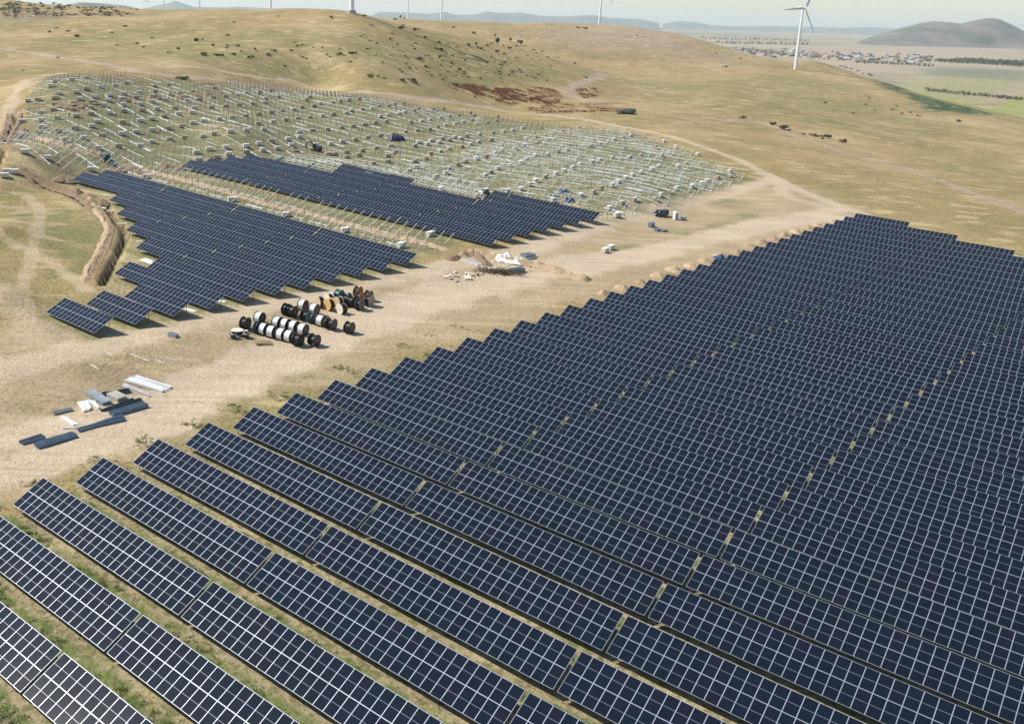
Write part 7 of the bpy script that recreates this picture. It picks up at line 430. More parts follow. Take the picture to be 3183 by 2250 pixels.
mod_me = module_mesh()
ct, st_ = math.cos(TILT), math.sin(TILT)
upv = Vector((0, st_, ct))           # vertical, in the table's own tilted frame
fw = Vector((0, ct, -st_))           # horizontal ahead
def support_meshes(nc):
    ln = nc*W; fr = MB(); ps = MB()
    for v in (.45, 1.75, 2.85, 4.15): fr.box(.02, v-.03, -.13, ln-.02, v+.03, -.04, 0)
    n_ = max(2, int(round(ln/3.1))+1)
    for i in range(n_):
        x = .4+(ln-.8)*i/(n_-1)
        fr.box(x-.03, .25, -.25, x+.03, 4.35, -.133, 0)
        p1 = Vector((x, .75, -.2)); p2 = Vector((x, 3.7, -.2))
        ps.bar(p1, p1-upv*2.0, .09, .09); ps.bar(p2, p2-upv*3.4, .09, .09)
        ps.bar(p2-upv*1.1, Vector((x, 2.3, -.24)), .05, .05)
    return fr.mesh('support_frame', MT['galv']), ps.mesh('post_row', MT['post'])
SUP = {}
def place_table(x0, y0, z0, z1, nc):
    root = ob('solar_table')
    dx = nc*W; ax = Vector((av[0]*dx, av[1]*dx, z1-z0)).normalized()
    nh = Vector((nv[0], nv[1], 0)); tj = TILT+random.gauss(0, .0035)
    by = (nh*math.cos(tj)+Vector((0, 0, 1))*math.sin(tj)); by = (by-ax*by.dot(ax)).normalized(); cz = ax.cross(by)
    Mx = Matrix.Identity(4)
    for i in range(3): Mx[i][0] = ax[i]; Mx[i][1] = by[i]; Mx[i][2] = cz[i]
    Mx.translation = Vector((x0, y0, z0)); root.matrix_world = Mx
    for u in range(nc):
        for v in range(2):
            m = ob('solar_module', mod_me, root, loc=(u*W, v*L_, random.gauss(0, .0025)))
            m.rotation_euler = (random.gauss(0, .0035), random.gauss(0, .0035), 0)
    if nc not in SUP: SUP[nc] = support_meshes(nc)
    ob('support_frame', SUP[nc][0], root); pr = ob('post_row', SUP[nc][1], root)
    if nc >= 1: pr['kind'] = 'stuff'
    return root
lcount = {}
for fld, row, k, (x, y, z), z1, nc in D['tables']:
    t = place_table(x, y, z, z1, nc)
    if fld == 'R':
        lb = 'solar table, right field, %s row from the camera corner, %s from the haul road' % (ordn(row+1), ordn(k+1))
        gp = 'solar tables in the large right field'
    elif row < 14:
        lb = 'solar table, front left block, %s row from the near end, %s from the drums' % (ordn(row+1), ordn(k+1))
        gp = 'solar tables in the front left block'
    else:
        lb = ('solar table, rear left block, %s row behind the bare strip, %s from the track' % (ordn(row-13), ordn(k+1))) if k < 9 else 'single column of two solar modules standing alone among the bare white racks'
        gp = 'solar tables in the rear left block'
        if k == 5: lb = 'upper solar table of the rear left block, cut off among the bare white racks'
    key = lb
    if key in lcount: lb = 'another '+lb
    lcount[key] = 1
    tag(t, lb, 'solar table', gp)

# ------------------------------------------------------------------ racking rows still without modules
rail_me = {}
def railm(w_, key):
    if (w_, key) not in rail_me:
        b = MB(); b.box(-3.2, -w_/2, 0, 3.2, w_/2, .14); rail_me[(w_, key)] = b.mesh('rail', MT[key])
    return rail_me[(w_, key)]
cnt_f = 0
for row, s0, t, gz, kind in D['racks']:
    x0, y0 = st(s0, t); root = ob('rack_row', None, None, loc=(x0, y0, gz[0]), rz=AZ)
    n_ = len(gz); ps = MB(); rf = MB()
    hi_part = lambda s: (kind != 'far') or (s > -118-(row-21)*1.0)
    for i, g in enumerate(gz):
        x = 3.0*i; z = g-gz[0]; jx = random.uniform(-.1, .1); s = s0+x
        h1, h2 = 1.05+random.uniform(-.06, .06), 2.65+random.uniform(-.1, .1)
        ps.bar((x+jx, .7, z-.3), (x+jx, .7, z+h1), .085); ps.bar((x+jx, 3.35, z-.3), (x+jx, 3.35, z+h2), .085)
        keep = {'far': .45, 'near': .93, 'frame': 1}[kind]
        if hi_part(s) and random.random() < keep:
            rf.bar((x+jx, .15, z+.72), (x+jx, 4.1, z+2.95), .075, .08)
            if kind != 'far': ps.bar((x+jx, 3.35, z+1.5), (x+jx, 2.1, z+1.8), .05)
        if i < n_-1 and hi_part(s):
            z2 = gz[i+1]-gz[0]
            for (yy, hh) in ((.35, .86), (1.5, 1.52), (2.7, 2.2), (3.8, 2.84)):
                pr = {'far': (.55 if yy in (.35, 3.8) else .12), 'near': .0, 'frame': .95}[kind]
                if kind == 'far' and (int(s/26)+row) % 3 == 0: pr *= 2.0
                if random.random() < pr: rf.bar((x, yy, z+hh+.07), (x+3.0, yy, z2+hh+.07), .09, .08)
    o = ob('post_row', ps.mesh('post_row', MT['post']), root); o['kind'] = 'stuff'
    if rf.v: o = ob('rafter_set', rf.mesh('rafter_set', MT['rail']), root); o['kind'] = 'stuff'
    # loose rails laid out in the aisle, ready to be fitted
    x = 4
    while x < 3*(n_-1)-4:
        if random.random() < (.0 if kind == 'frame' else (.76 if kind == 'far' else .85)):
            i = int(x/3); sl_ = (gz[min(i+1, n_-1)]-gz[i])/3; w_ = random.choice((.28, .28, .38, .5))
            if random.random() < .07: w_ = .9
            r = ob('rail', railm(w_, random.choice(('rail', 'white', 'rail', 'pale'))), root, loc=(x, -1.3+random.uniform(-.5, .5), gz[i]-gz[0]+.10+sl_*(x-3*i)))
            r.rotation_euler = (0, -math.atan(sl_), random.gauss(0, .012) if random.random() < .9 else random.uniform(-.5, .5))
        x += random.choice((6.6, 6.6, 7.5, 9))
    ry = ordn(row+1)
    lb = {'near': 'row of steel posts and slanted rafters, %s row back from the near end, no modules' % ry,
          'far': 'long rack row of thin posts in the field of crates, %s row back' % ry,
          'frame': 'complete white rack frame without modules beside the rear block, %s row back' % ry}[kind]
    if lb in lcount: lcount[lb] += 1; lb += ', %s stretch' % ordn(lcount[lb])
    else: lcount[lb] = 1
    tag(root, lb, 'rack', 'rack rows waiting for modules')

# ------------------------------------------------------------------ module crates
def crate_meshes(kind):
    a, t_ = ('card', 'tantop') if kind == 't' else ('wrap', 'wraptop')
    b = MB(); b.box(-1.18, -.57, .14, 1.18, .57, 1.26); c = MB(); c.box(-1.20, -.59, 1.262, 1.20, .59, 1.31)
    s = MB()
    for x in (-.75, 0, .75): s.box(x-.03, -.575, .135, x+.03, .575, 1.265)
    p = MB()
    for y in (-.5, 0, .5): p.box(-1.15, y-.06, 0, 1.15, y+.06, .13)
    return [('carton', b.mesh('carton', MT[a])), ('lid', c.mesh('lid', MT[t_])), ('strap', s.mesh('strap', MT['pale'])), ('pallet_base', p.mesh('pallet_base', MT['pallet']))]
CR = {'t': crate_meshes('t'), 'w': crate_meshes('w')}
PAL = sorted(D['pallets'], key=lambda q: math.hypot(q[0], q[1]))
rows_ = {}
for q in PAL: rows_.setdefault(int(math.floor(q[6]+.3)), []).append(q)
lab = {}
for rw, lst in rows_.items():
    lst.sort(key=lambda q: q[5])
    for i, q in enumerate(lst):
        lab[id(q)] = '%s module crate, %s from the left along the %s rack row back' % ('tan' if q[3] == 't' else 'white wrapped', ordn(i+1), ordn(max(1, rw+1)))
for i, q in enumerate(PAL[:296]):
    root = ob('module_crate', None, None, loc=(q[0], q[1], q[2]+.02), rz=R(q[4]))
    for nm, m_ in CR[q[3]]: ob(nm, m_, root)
    sc_ = random.uniform(.97, 1.06); root.scale = (sc_, sc_, random.uniform(.95, 1.1))
    tag(root, lab[id(q)], 'crate', 'module crates standing in the rack field')
fb = MB()
for q in PAL[296:]:
    Mx = Matrix.Translation((q[0], q[1], q[2])) @ Matrix.Rotation(R(q[4]), 4, 'Z'); fb.box(-1.18, -.57, .1, 1.18, .57, 1.3, 0, Mx)
if fb.v: tag(ob('distant_crates', fb.mesh('distant_crates', MT['card'])), 'farthest small tan crates at the back edge of the rack field', 'crates', 'module crates standing in the rack field', 'stuff')
for i, (nm, lb) in enumerate((('c1', 'front crate of three pale crates at the left picture edge'), ('c2', 'rear crate of three pale crates at the left picture edge'), ('c3', 'right hand crate of three pale crates by the left picture edge'))):
    p = D['pts'][nm]; root = ob('module_crate', None, None, loc=(p[0], p[1]+(1.3 if nm == 'c2' else 0), p[2]+.02), rz=R(14))
    for n2_, m_ in CR['w']: ob(n2_, m_, root)
    tag(root, lb, 'crate', 'pale crates outside the rack field')
for nm, lb, rz in (('crate1', 'light grey wrapped crate on the grass, nearer of the lone pair', 48), ('crate2', 'light grey wrapped crate on the grass, farther of the lone pair', 46)):
    p = D['pts'][nm]; root = ob('module_crate', None, None, loc=(p[0], p[1], p[2]+.02), rz=R(rz))
    for n2_, m_ in CR['w']: ob(n2_, m_, root)
    tag(root, lb, 'crate', 'lone pair of crates on the grass')
# ------------------------------------------------------------------ cable drums
def ring_lathe(prof, n=28, smooth=True, axis='X'):
    b = MB(); V_ = []
    for (x, r) in prof:
        for k in range(n):
            t = 2*math.pi*k/n; V_.append((x, r*math.cos(t), r*math.sin(t)))
    b.v = V_
    for j in range(len(prof)-1):
        for k in range(n): b.f.append((j*n+k, (j+1)*n+k, (j+1)*n+(k+1) % n, j*n+(k+1) % n)); b.m.append(0)
    return b
def drum_parts(R_, wd, rw, fl, wi, fl2=None):
    k = (R_, wd, rw, fl, wi, fl2)
    if k in DRM: return DRM[k]
    out = []
    for s, fm in ((-1, fl), (1, fl2 or fl)):
        x = s*(wd/2-.04); b = ring_lathe([(x-.045, .07), (x-.045, R_*.42), (x-.03, R_*.45), (x-.045, R_*.5), (x-.045, R_-.03), (x-.02, R_), (x+.02, R_), (x+.045, R_-.03), (x+.045, R_*.5), (x+.03, R_*.45), (x+.045, R_*.42), (x+.045, .07), (x-.045, .07)])
        out.append(('flange', b.mesh('flange', MT[fm])))
    x = wd/2-.09; pr = [(-x, .3), (-x, rw)]; nn_ = 18
    for j in range(nn_): xx = -x+2*x*(j+.5)/nn_; pr += [(xx-x/nn_*.5, rw), (xx, rw+.018), (xx+x/nn_*.5, rw)]
    pr += [(x, rw), (x, .3)]
    out.append(('winding', ring_lathe(pr).mesh('winding', MT[wi], True)))
    out.append(('axle_tube', ring_lathe([(-wd/2-.02, .05), (-wd/2-.02, .11), (wd/2+.02, .11), (wd/2+.02, .05), (-wd/2-.02, .05)], 12).mesh('axle_tube', MT['galv'])))
    DRM[k] = out; return out
DRM = {}
DT = {'white': (1.12, 1.42, .98, 'blackpl', 'whitecable', None), 'black': (1.15, 1.25, .86, 'blackpl', 'cable', None), 'blackthin': (1.15, .9, .86, 'blackpl', 'cable', None),
      'blackempty': (1.12, 1.45, .62, 'blackpl', 'cable', None), 'greyempty': (1.12, .8, .55, 'greyfl', 'greyfl', 'blackpl'), 'green': (1.12, 1.15, .7, 'greyfl', 'teal', 'blackpl'),
      'wood': (1.15, 1.3, .92, 'woodface', 'cable', None), 'yellow': (1.2, 1.3, .9, 'yellow', 'cable', None), 'cream': (1.05, 1.35, .85, 'cream', 'cable', 'brown'),
      'cream2': (.95, 1.2, .75, 'cream', 'cable', None), 'wood2': (.95, 1.1, .75, 'woodface', 'cable', None), 'greenbig': (1.2, 1.2, 1.05, 'teal', 'teal', None),
      'wood3': (1.0, 1.1, .85, 'woodface', 'cable', None), 'orange': (1.2, 1.15, .85, 'orange', 'cable', None), 'brown': (1.1, 1.1, .8, 'brown', 'cable', None),
      'dark': (1.1, 1.05, .95, 'blackpl', 'cable', None), 'greybrown': (1.15, 1.15, .85, 'greybrown', 'cable', None), 'tan': (1.2, 1.2, .9, 'tan', 'cable', None)}
DN = {'white': 'white wrapped cable drum with black flanges', 'black': 'full black cable drum', 'blackthin': 'narrow black cable drum', 'blackempty': 'half empty black cable drum', 'greyempty': 'narrow empty grey blue drum',
      'green': 'drum with bright green winding', 'wood': 'pale pine cable drum', 'yellow': 'yellow plywood cable drum', 'cream': 'cream faced cable drum', 'cream2': 'small cream flanged cable drum', 'wood2': 'small pine flanged drum',
      'greenbig': 'large teal green cable drum', 'wood3': 'pine rimmed cable drum', 'orange': 'orange brown cable drum', 'brown': 'dark brown cable drum', 'dark': 'black coil drum', 'greybrown': 'grey brown faced cable drum', 'tan': 'tan faced cable drum'}
where = ['alone at the left end behind the small upright drums', 'first in the front line of drums', 'second in the front line of drums', 'third in the front line of drums', 'fourth in the front line of drums', 'fifth in the front line of drums', 'sixth in the front line of drums', 'lying apart at the right end of the front line',
         'standing behind the left end of the front line', 'first of four white drums in the second line', 'second of four white drums in the second line', 'third of four white drums in the second line', 'last of four white drums in the second line',
         'left one of the dark pair by the track', 'right one of the dark pair by the track', 'rear one of two white drums behind the middle line', 'front one of two white drums behind the middle line', 'first in the middle line', 'second in the middle line', 'third in the middle line', 'fourth in the middle line', 'standing alone right of the middle line',
         'leftmost of the wooden group', 'in front of the leftmost pine drum', 'nearest the camera in the wooden group', 'behind the yellow drum', 'between the cream drum and the teal drum', 'at the back of the wooden group', 'wedged behind the cream faced drum', 'left of the orange drums', 'at the top rear of the wooden group', 'at the far right rear of the wooden group', 'second from the front in the coil row', 'third from the front in the coil row', 'at the front of the coil row', 'rightmost of the wooden group', 'half hidden below the top orange drum']
for i, (x, y, z, tp) in enumerate(D['drums']):
    Rr = DT[tp][0]; a = R(-33) if tp not in ('wood', 'yellow', 'cream', 'cream2', 'wood2', 'wood3') else R(43)
    root = ob('cable_drum', None, None, loc=(x, y, z+Rr-.02)); root.rotation_euler = (random.uniform(0, 6.28), 0, a+random.gauss(0, .05))
    root.rotation_mode = 'XYZ'
    for nm, m_ in drum_parts(*DT[tp]): ob(nm, m_, root)
    lb = (DN[tp]+', '+where[i]).replace('standing behind', 'behind'); tag(root, ' '.join(lb.split()[:16]), 'cable drum', 'cable drums stored by the track')
for i, (x, y, z, tp) in enumerate(D['small_drums']):
    if tp == 'small': st_l = [(.72, .75, .42, 'greybrown', 'cable', z), (.36, .6, .25, 'cream2', 'cable', z+.77)]
    else: st_l = [(1.1, .85, .95, 'cream', 'cable', z)]
    for j, (Rr, wd, rw, fl, wi, zz) in enumerate(st_l):
        fl = {'cream2': 'cream'}.get(fl, fl)
        root = ob('cable_drum', None, None, loc=(x, y, zz+wd/2+.02)); root.rotation_euler = (0, R(90), random.random()*3)
        for nm, m_ in drum_parts(Rr, wd, rw, fl, wi, None): ob(nm, m_, root)
        lb = {'flat': 'wide flat lying drum with a pale plywood top'}.get(tp) or ['small upright dark drum', 'tiny pale topped drum stacked upright'][j]+[' at the left end of the drum store', ' right of the other upright drum'][i]
        tag(root, lb, 'cable drum', 'upright drums at the left end of the store')

# ------------------------------------------------------------------ stacks of profiles, posts, boards
for kind, colr, pa, pb, wd, ht, n_, label, spread in D['bundles']:
    a = Vector(pa); b = Vector(pb); d = b-a; ln = d.length; root = ob('post_pile' if kind == 'logs' else 'profile_stack', None, None, loc=tuple(a+Vector((0, 0, .03)))); root.rotation_euler = (0, -math.asin(max(-1, min(1, d.z/ln))), math.atan2(d.y, d.x))
    lay = 1 if ht < .4 else 2
    for L0 in range(lay):
        for i in range(n_):
            w1 = wd/n_; hh = ht/lay; ll = ln*random.uniform(.82, 1.0) if spread else ln*random.uniform(.97, 1.0)
            m_ = MB(); 
            if kind == 'logs': m_.cone((0, 0, 0), (ll, 0, 0), .07, .06, 8)
            else: m_.box(0, -w1*.45, 0, ll, w1*.45, hh*.55); m_.box(0, -w1*.45, hh*.552, ll, -w1*.30, hh*.94); m_.box(0, w1*.30, hh*.553, ll, w1*.45, hh*.941)
            o = ob('post' if kind == 'logs' else 'profile', m_.mesh('profile', MT[colr]), root, loc=(random.uniform(0, ln-ll) if spread else (ln-ll)/2, -wd/2+w1*(i+.5), L0*hh+(random.uniform(0, .25) if kind == 'logs' else random.uniform(0, .04))+.01*(i % 2)))
            o.rotation_euler = (0, 0, random.gauss(0, spread*.35))
    tag(root, label, 'post pile' if kind == 'logs' else 'steel stack', 'building materials lying on the ground')
# ------------------------------------------------------------------ earth banks and heaps
def rough_strip(pts, wd, ht, matn, name, lift=0):
    P = [Vector(p) for p in pts]; seg = [0]
    for a, b in zip(P[:-1], P[1:]): seg.append(seg[-1]+(b-a).length)
    tot = seg[-1]; n_ = max(8, int(tot/.7)); m_ = 12; V_ = []
    for i in range(n_+1):
        u = tot*i/n_; k = max(j for j in range(len(P)) if seg[j] <= u+1e-6); k = min(k, len(P)-2); f = (u-seg[k])/(seg[k+1]-seg[k]); c = P[k].lerp(P[k+1], f)
        d = (P[k+1]-P[k]).normalized(); nn_ = Vector((-d.y, d.x, 0)).normalized(); e = min(1, u/1.5, (tot-u)/1.5)**.5 if 0 < u < tot else 0
        hh = ht*(.35+1.1*float(fbm(np.array([u*.35]), np.array([wd*7.1]), 3, 5)[0]))*e; ww = wd*(.55+.9*float(fbm(np.array([u*.3+9]), np.array([ht*5.]), 3, 6)[0]))
        for j in range(m_+1):
            v = -1+2*j/m_; q = c+nn_*v*ww/2
            z = hh*max(0, (1-abs(v)**1.3))*(1+.9*(random.random()-.5))+(random.random()-.5)*.12
            V_.append((q.x, q.y, z))
    V_ = np.array(V_); V_[:, 2] += terr(V_[:, 0], V_[:, 1])-.16+lift
    F_ = [(i*(m_+1)+j, (i+1)*(m_+1)+j, (i+1)*(m_+1)+j+1, i*(m_+1)+j+1) for i in range(n_) for j in range(m_)]
    m2 = bpy.data.meshes.new(name); m2.from_pydata(V_.tolist(), [], [q[::-1] for q in F_]); m2.materials.append(MT[matn]); m2.polygons.foreach_set('use_smooth', [True]*len(F_)); return m2
bl = ['long tan spoil bank running right from the rubbish heap', 'short brown soil bank behind the white tarpaulin', 'tall tan spoil bank along the left side of the trench', 'dark brown spoil bank along the right side of the trench', 'brown earth bank left of the first long module row', 'rounded tan bank at the left picture edge', 'brown bank right of the upper left trench', 'orange tan soil ridge left of the tractor', 'long orange tan soil ridge between the two module blocks', 'thin brown ridge at the upper left of the racks', 'thin brown ridge at the far left corner of the racks', 'low brown ridge at the far edge behind the heaps', 'faint brown ridge beside the green bush']
for (wd, ht, kind, pts), lb in zip(D['banks'], bl):
    tag(ob('earth_bank', rough_strip(pts, wd, ht, {'tan': 'soil', 'brown': 'soilb', 'orange': 'soilo'}[kind], 'earth_bank')), lb, 'earth bank', 'spoil banks of dug soil')
def heap_mesh(seed):
    rs = np.random.RandomState(seed); nr_, na_ = 9, 22; V_ = [(0, 0, 1)]
    for j in range(1, nr_+1):
        u = j/nr_
        for k in range(na_):
            t = 2*math.pi*k/na_; rr = u*(1+.13*math.sin(2*t+seed)+.09*math.sin(5*t+seed*2)+rs.uniform(-.05, .05)); V_.append((rr*math.cos(t), rr*math.sin(t), max(0, (1-u**1.25))*(1+rs.uniform(-.13, .13))-.08*u))
    F_ = [(0, 1+k, 1+(k+1) % na_) for k in range(na_)]
    for j in range(nr_-1):
        for k in range(na_): a = 1+j*na_+k; b = 1+j*na_+(k+1) % na_; F_.append((a, a+na_, b+na_, b))
    return V_, F_
HP = {}
for i in range(4):
    V_, F_ = heap_mesh(i+1)
    for kind, mm in (('tan', 'soil'), ('brown', 'soilb')):
        m2 = bpy.data.meshes.new('earth_heap'); m2.from_pydata(V_, [], F_); m2.materials.append(MT[mm]); m2.polygons.foreach_set('use_smooth', [True]*len(F_)); HP[(kind, i)] = m2
nt_ = nb_ = 0
for i, (x, y, z, r, h, kind) in enumerate(D['mounds']):
    o = ob('earth_heap', HP[(kind, i % 4)], None, loc=(x, y, z-.05), rz=random.random()*6); o.scale = (r, r*random.uniform(.8, 1.1), h)
    if kind == 'tan': nt_ += 1; lb = 'tan soil heap at the road end of the solar rows, %s from the camera' % ordn(nt_); gp = 'tan heaps at the ends of the solar rows'
    else: nb_ += 1; lb = 'brown soil heap in the rack field, %s of the brown heaps from the left' % ordn(nb_); gp = 'brown heaps among the racks'
    tag(o, lb, 'earth heap', gp)

# ------------------------------------------------------------------ vehicles, cabins, machines
def prism(profile, y0, y1, bev=.0):
    b = MB(); n_ = len(profile)
    b.v = [(x, y0, z) for x, z in profile]+[(x, y1, z) for x, z in profile]
    b.f = [tuple(range(n_)), tuple(range(n_, 2*n_))[::-1]]+[(i, n_+i, n_+(i+1) % n_, (i+1) % n_) for i in range(n_)]; b.m = [0]*len(b.f)
    return b
def wheel(parent, x, y, r, w_, name='wheel'):
    b = MB(); b.cone((0, -w_/2, 0), (0, w_/2, 0), r, r, 18); o = ob(name, b.mesh('wheel', MT['tyre']), parent, loc=(x, y, r))
    c = MB(); c.cone((0, -w_/2-.01, 0), (0, w_/2+.01, 0), r*.55, r*.55, 12); ob('rim', c.mesh('rim', MT['grey']), o)
p = D['pts']['van']; van = ob('parked_van', None, None, loc=p, rz=R(200))
b = prism([(-2.35, .35), (2.25, .35), (2.38, .75), (2.25, 1.05), (1.45, 1.22), (.95, 1.85), (.6, 1.95), (-2.2, 1.97), (-2.38, 1.8), (-2.4, .8)], -.93, .93); m_ = b.mesh('body', MT['vanbody']); body = ob('body', m_, van)
bv = body.modifiers.new('bevel', 'BEVEL'); bv.width = .09; bv.segments = 3; bv.limit_method = 'ANGLE'
b = MB(); b.quad((1.47, -.8, 1.25), (1.47, .8, 1.25), (1.0, .74, 1.82), (1.0, -.74, 1.82)); ws = ob('windscreen', b.mesh('windscreen', MT['glass']), van, loc=(.03, 0, .02))
for s in (-1, 1):
    for x0_, x1_ in ((.35, 1.15), (-.75, .25), (-1.95, -.85)):
        b = MB(); b.box(x0_, s*.935-.006, 1.2, x1_-(.3 if x1_ > 1 else 0), s*.935+.006, 1.72); ob('side_window', b.mesh('side_window', MT['glass']), van)
    b = MB(); b.box(2.28, s*.62-.18, .75, 2.36, s*.62+.18, .95); ob('headlight', b.mesh('headlight', MT['lamp']), van)
for x in (-1.55, 1.5):
    for s in (-1, 1): wheel(van, x, s*.82, .34, .24)
b = MB(); b.box(2.33, -.4, .42, 2.40, .4, .62); ob('number_plate', b.mesh('number_plate', MT['white']), van)
tag(van, 'dark blue van parked on the pale track beside the racks', 'van')
p = D['pts']['toilet']; wc = ob('portable_toilet', None, None, loc=p, rz=R(20))
b = MB(); b.box(-.6, -.6, 0, .6, .6, 2.15); ob('cabin', b.mesh('cabin', MT['toilet']), wc)
b = prism([(-.66, 2.152), (.66, 2.152), (.55, 2.3), (0, 2.42), (-.55, 2.3)], -.66, .66); ob('roof', b.mesh('roof', MT['white']), wc)
b = MB(); b.box(-.42, -.625, .1, .42, -.602, 2.0); ob('door', b.mesh('door', MT['tank']), wc)
b = MB(); b.cone((.4, .4, 2.2), (.4, .4, 2.75), .05, .05, 8); ob('vent_pipe', b.mesh('vent_pipe', MT['grey']), wc)
tag(wc, 'tall white portable toilet standing behind the dark van', 'portable toilet')
p = D['pts']['tank']; tk = ob('liquid_tank', None, None, loc=p, rz=R(30))
b = MB(); b.box(-.6, -.5, .16, .6, .5, 1.12); t1 = ob('container', b.mesh('container', MT['tank']), tk); bv = t1.modifiers.new('bevel', 'BEVEL'); bv.width = .08; bv.segments = 2
b = MB()
for z in (.2, .5, .8, 1.12):
    for s in (-1, 1): b.bar((-.63, s*.53, z), (.63, s*.53, z), .03); b.bar((s*.63, -.53, z), (s*.63, .53, z), .03)
for x in (-.6, -.3, 0, .3, .6):
    for s in (-1, 1): b.bar((x, s*.53, .1), (x, s*.53, 1.13), .03)
ob('cage', b.mesh('cage', MT['galv']), tk); b = MB(); b.box(-.62, -.52, 0, .62, .52, .13); ob('base', b.mesh('base', MT['dark']), tk)
b = MB(); b.cone((0, 0, 1.12), (0, 0, 1.19), .12, .12, 12); ob('lid', b.mesh('lid', MT['pale']), tk)
tag(tk, 'small grey caged liquid tank right of the white toilet', 'tank')
for nm, rz, sx, sy, hh, lb in (('dark1', 48, 2.3, 1.1, 1.25, 'tallest dark blue crate of three on the grass below the van'), ('dark2', 44, 2.3, 1.2, .6, 'middle low dark crate of three below the van'), ('dark3', 40, 2.3, 1.2, .5, 'rightmost low dark crate of three below the van')):
    p = D['pts'][nm]; c = ob('dark_crate', None, None, loc=p, rz=R(rz)); b = MB(); b.box(-sx/2, -sy/2, .13, sx/2, sy/2, hh); q = ob('carton', b.mesh('carton', MT['slate']), c)
    b = MB(); b.box(-sx/2-.03, -sy/2-.03, hh+.003, sx/2+.03, sy/2+.03, hh+.06); ob('lid', b.mesh('lid', MT['slate']), c)
    b = MB(); [b.box(-sx/2, y-.06, 0, sx/2, y+.06, .12) for y in (-.45, 0, .45)]; ob('pallet_base', b.mesh('pallet_base', MT['pallet']), c); tag(c, lb, 'crate', 'dark crates on the grass')
def machine(nm, pt, rz, paint, lb, kind):
    root = ob(nm, None, None, loc=D['pts'][pt], rz=R(rz))
    if kind == 'excavator':
        for s in (-1, 1):
            b = prism([(-1.7, .1), (1.7, .1), (2.0, .45), (1.7, .85), (-1.7, .85), (-2.0, .45)], s*1.05-.27, s*1.05+.27); ob('track', b.mesh('track', MT['tyre']), root)
        b = MB(); b.cone((0, 0, .85), (0, 0, 1.0), .7, .7, 16); ob('turntable', b.mesh('turntable', MT['machine']), root)
        b = prism([(-2.0, 1.0), (1.1, 1.0), (1.1, 1.35), (-.2, 1.45), (-.3, 2.0), (-1.9, 1.95), (-2.05, 1.7)], -1.15, 1.15); ob('engine_housing', b.mesh('engine_housing', paint), root)
        b = prism([(-.2, 1.36), (1.1, 1.36), (1.15, 2.2), (.9, 2.85), (-.2, 2.9)], .2, 1.15); cb = ob('cab', b.mesh('cab', MT['machine']), root)
        b = MB(); b.quad((1.17, .3, 1.5), (1.17, 1.05, 1.5), (.95, 1.05, 2.75), (.95, .3, 2.75)); b.box(-.05, 1.155, 1.6, .95, 1.17, 2.7); ob('cab_window', b.mesh('cab_window', MT['glass']), cb, loc=(.03, 0, 0))
        b = MB(); b.bar((.9, -.2, 1.5), (2.6, -.2, 3.6), .35, .45); b.bar((2.5, -.2, 3.55), (4.2, -.2, 3.2), .32, .38); bo = ob('boom', b.mesh('boom', paint), root)
        b = MB(); b.bar((4.1, -.2, 3.3), (4.9, -.2, 1.3), .26, .34); ob('arm', b.mesh('arm', paint), root)
        b = prism([(4.6, 1.4), (5.2, 1.3), (5.3, .6), (4.8, .3), (4.2, .5), (4.5, .8)], -.6, .2); ob('bucket', b.mesh('bucket', MT['dark']), root)
    else:
        b = prism([(-.3, .8), (2.1, .8), (2.2, 1.3), (2.0, 1.65), (-.3, 1.75)], -.42, .42); ob('bonnet', b.mesh('bonnet', paint), root)
        b = prism([(-1.6, .9), (-.25, .9), (-.1, 1.8), (-.35, 2.75), (-1.5, 2.75), (-1.7, 1.7)], -.75, .75); cb = ob('cab', b.mesh('cab', MT['glass']), root)
        b = MB(); b.box(-1.65, -.82, 2.755, -.25, .82, 2.87); ob('roof', b.mesh('roof', paint), root)
        for s in (-1, 1): wheel(root, -1.1, s*.95, .8, .45); wheel(root, 1.6, s*.8, .5, .32)
        b = MB(); b.bar((1.0, -.5, 1.2), (3.2, -.5, .7), .15); b.bar((1.0, .5, 1.2), (3.2, .5, .7), .15); ob('loader_arm', b.mesh('loader_arm', MT['machine']), root)
        b = prism([(3.1, .25), (3.9, .2), (3.8, .45), (3.3, .95)], -1, 1); ob('bucket', b.mesh('bucket', MT['grey']), root)
    tag(root, lb, 'excavator' if kind == 'excavator' else 'tractor')
machine('excavator', 'digger', 150, MT['machine'], 'dark excavator with raised arm behind the half built white racks', 'excavator')
machine('tractor', 'tractor', -50, MT['tractor'], 'blue green tractor among the racks left of the solar blocks', 'tractor')
machine('tractor', 'loader', 120, MT['white'], 'white loader standing behind the rear solar block', 'tractor')
def crumple(nm, pt, sx, sy, h, matn, lb, cat, seed, rz=0):
    rs = np.random.RandomState(seed); n_ = 22; V_ = []
    for j in range(n_+1):
        for i in range(n_+1):
            u = -1+2*i/n_; v = -1+2*j/n_; e = max(0, 1-max(abs(u), abs(v))**3)
            k = float(fbm(np.array([u*2.3+seed]), np.array([v*2.3+seed*.7]), 4, seed)[0]); ed = 1+.25*(float(fbm(np.array([u*1.5]), np.array([v*1.5+7]), 2, seed+3)[0])-.5)
            V_.append((u*sx/2*ed, v*sy/2*ed, e*h*(k**1.6)*2.4+.04))
    F_ = [(j*(n_+1)+i, j*(n_+1)+i+1, (j+1)*(n_+1)+i+1, (j+1)*(n_+1)+i) for j in range(n_) for i in range(n_)]
    m2 = bpy.data.meshes.new(nm); m2.from_pydata(V_, [], F_); m2.materials.append(MT[matn]); o = ob(nm, m2, None, loc=D['pts'][pt], rz=R(rz)); tag(o, lb, cat); return o
crumple('tarpaulin', 'tarp', 8, 5, 1.5, 'tarp', 'crumpled cream tarpaulin thrown over the rubbish heap', 'tarpaulin', 4, -20)
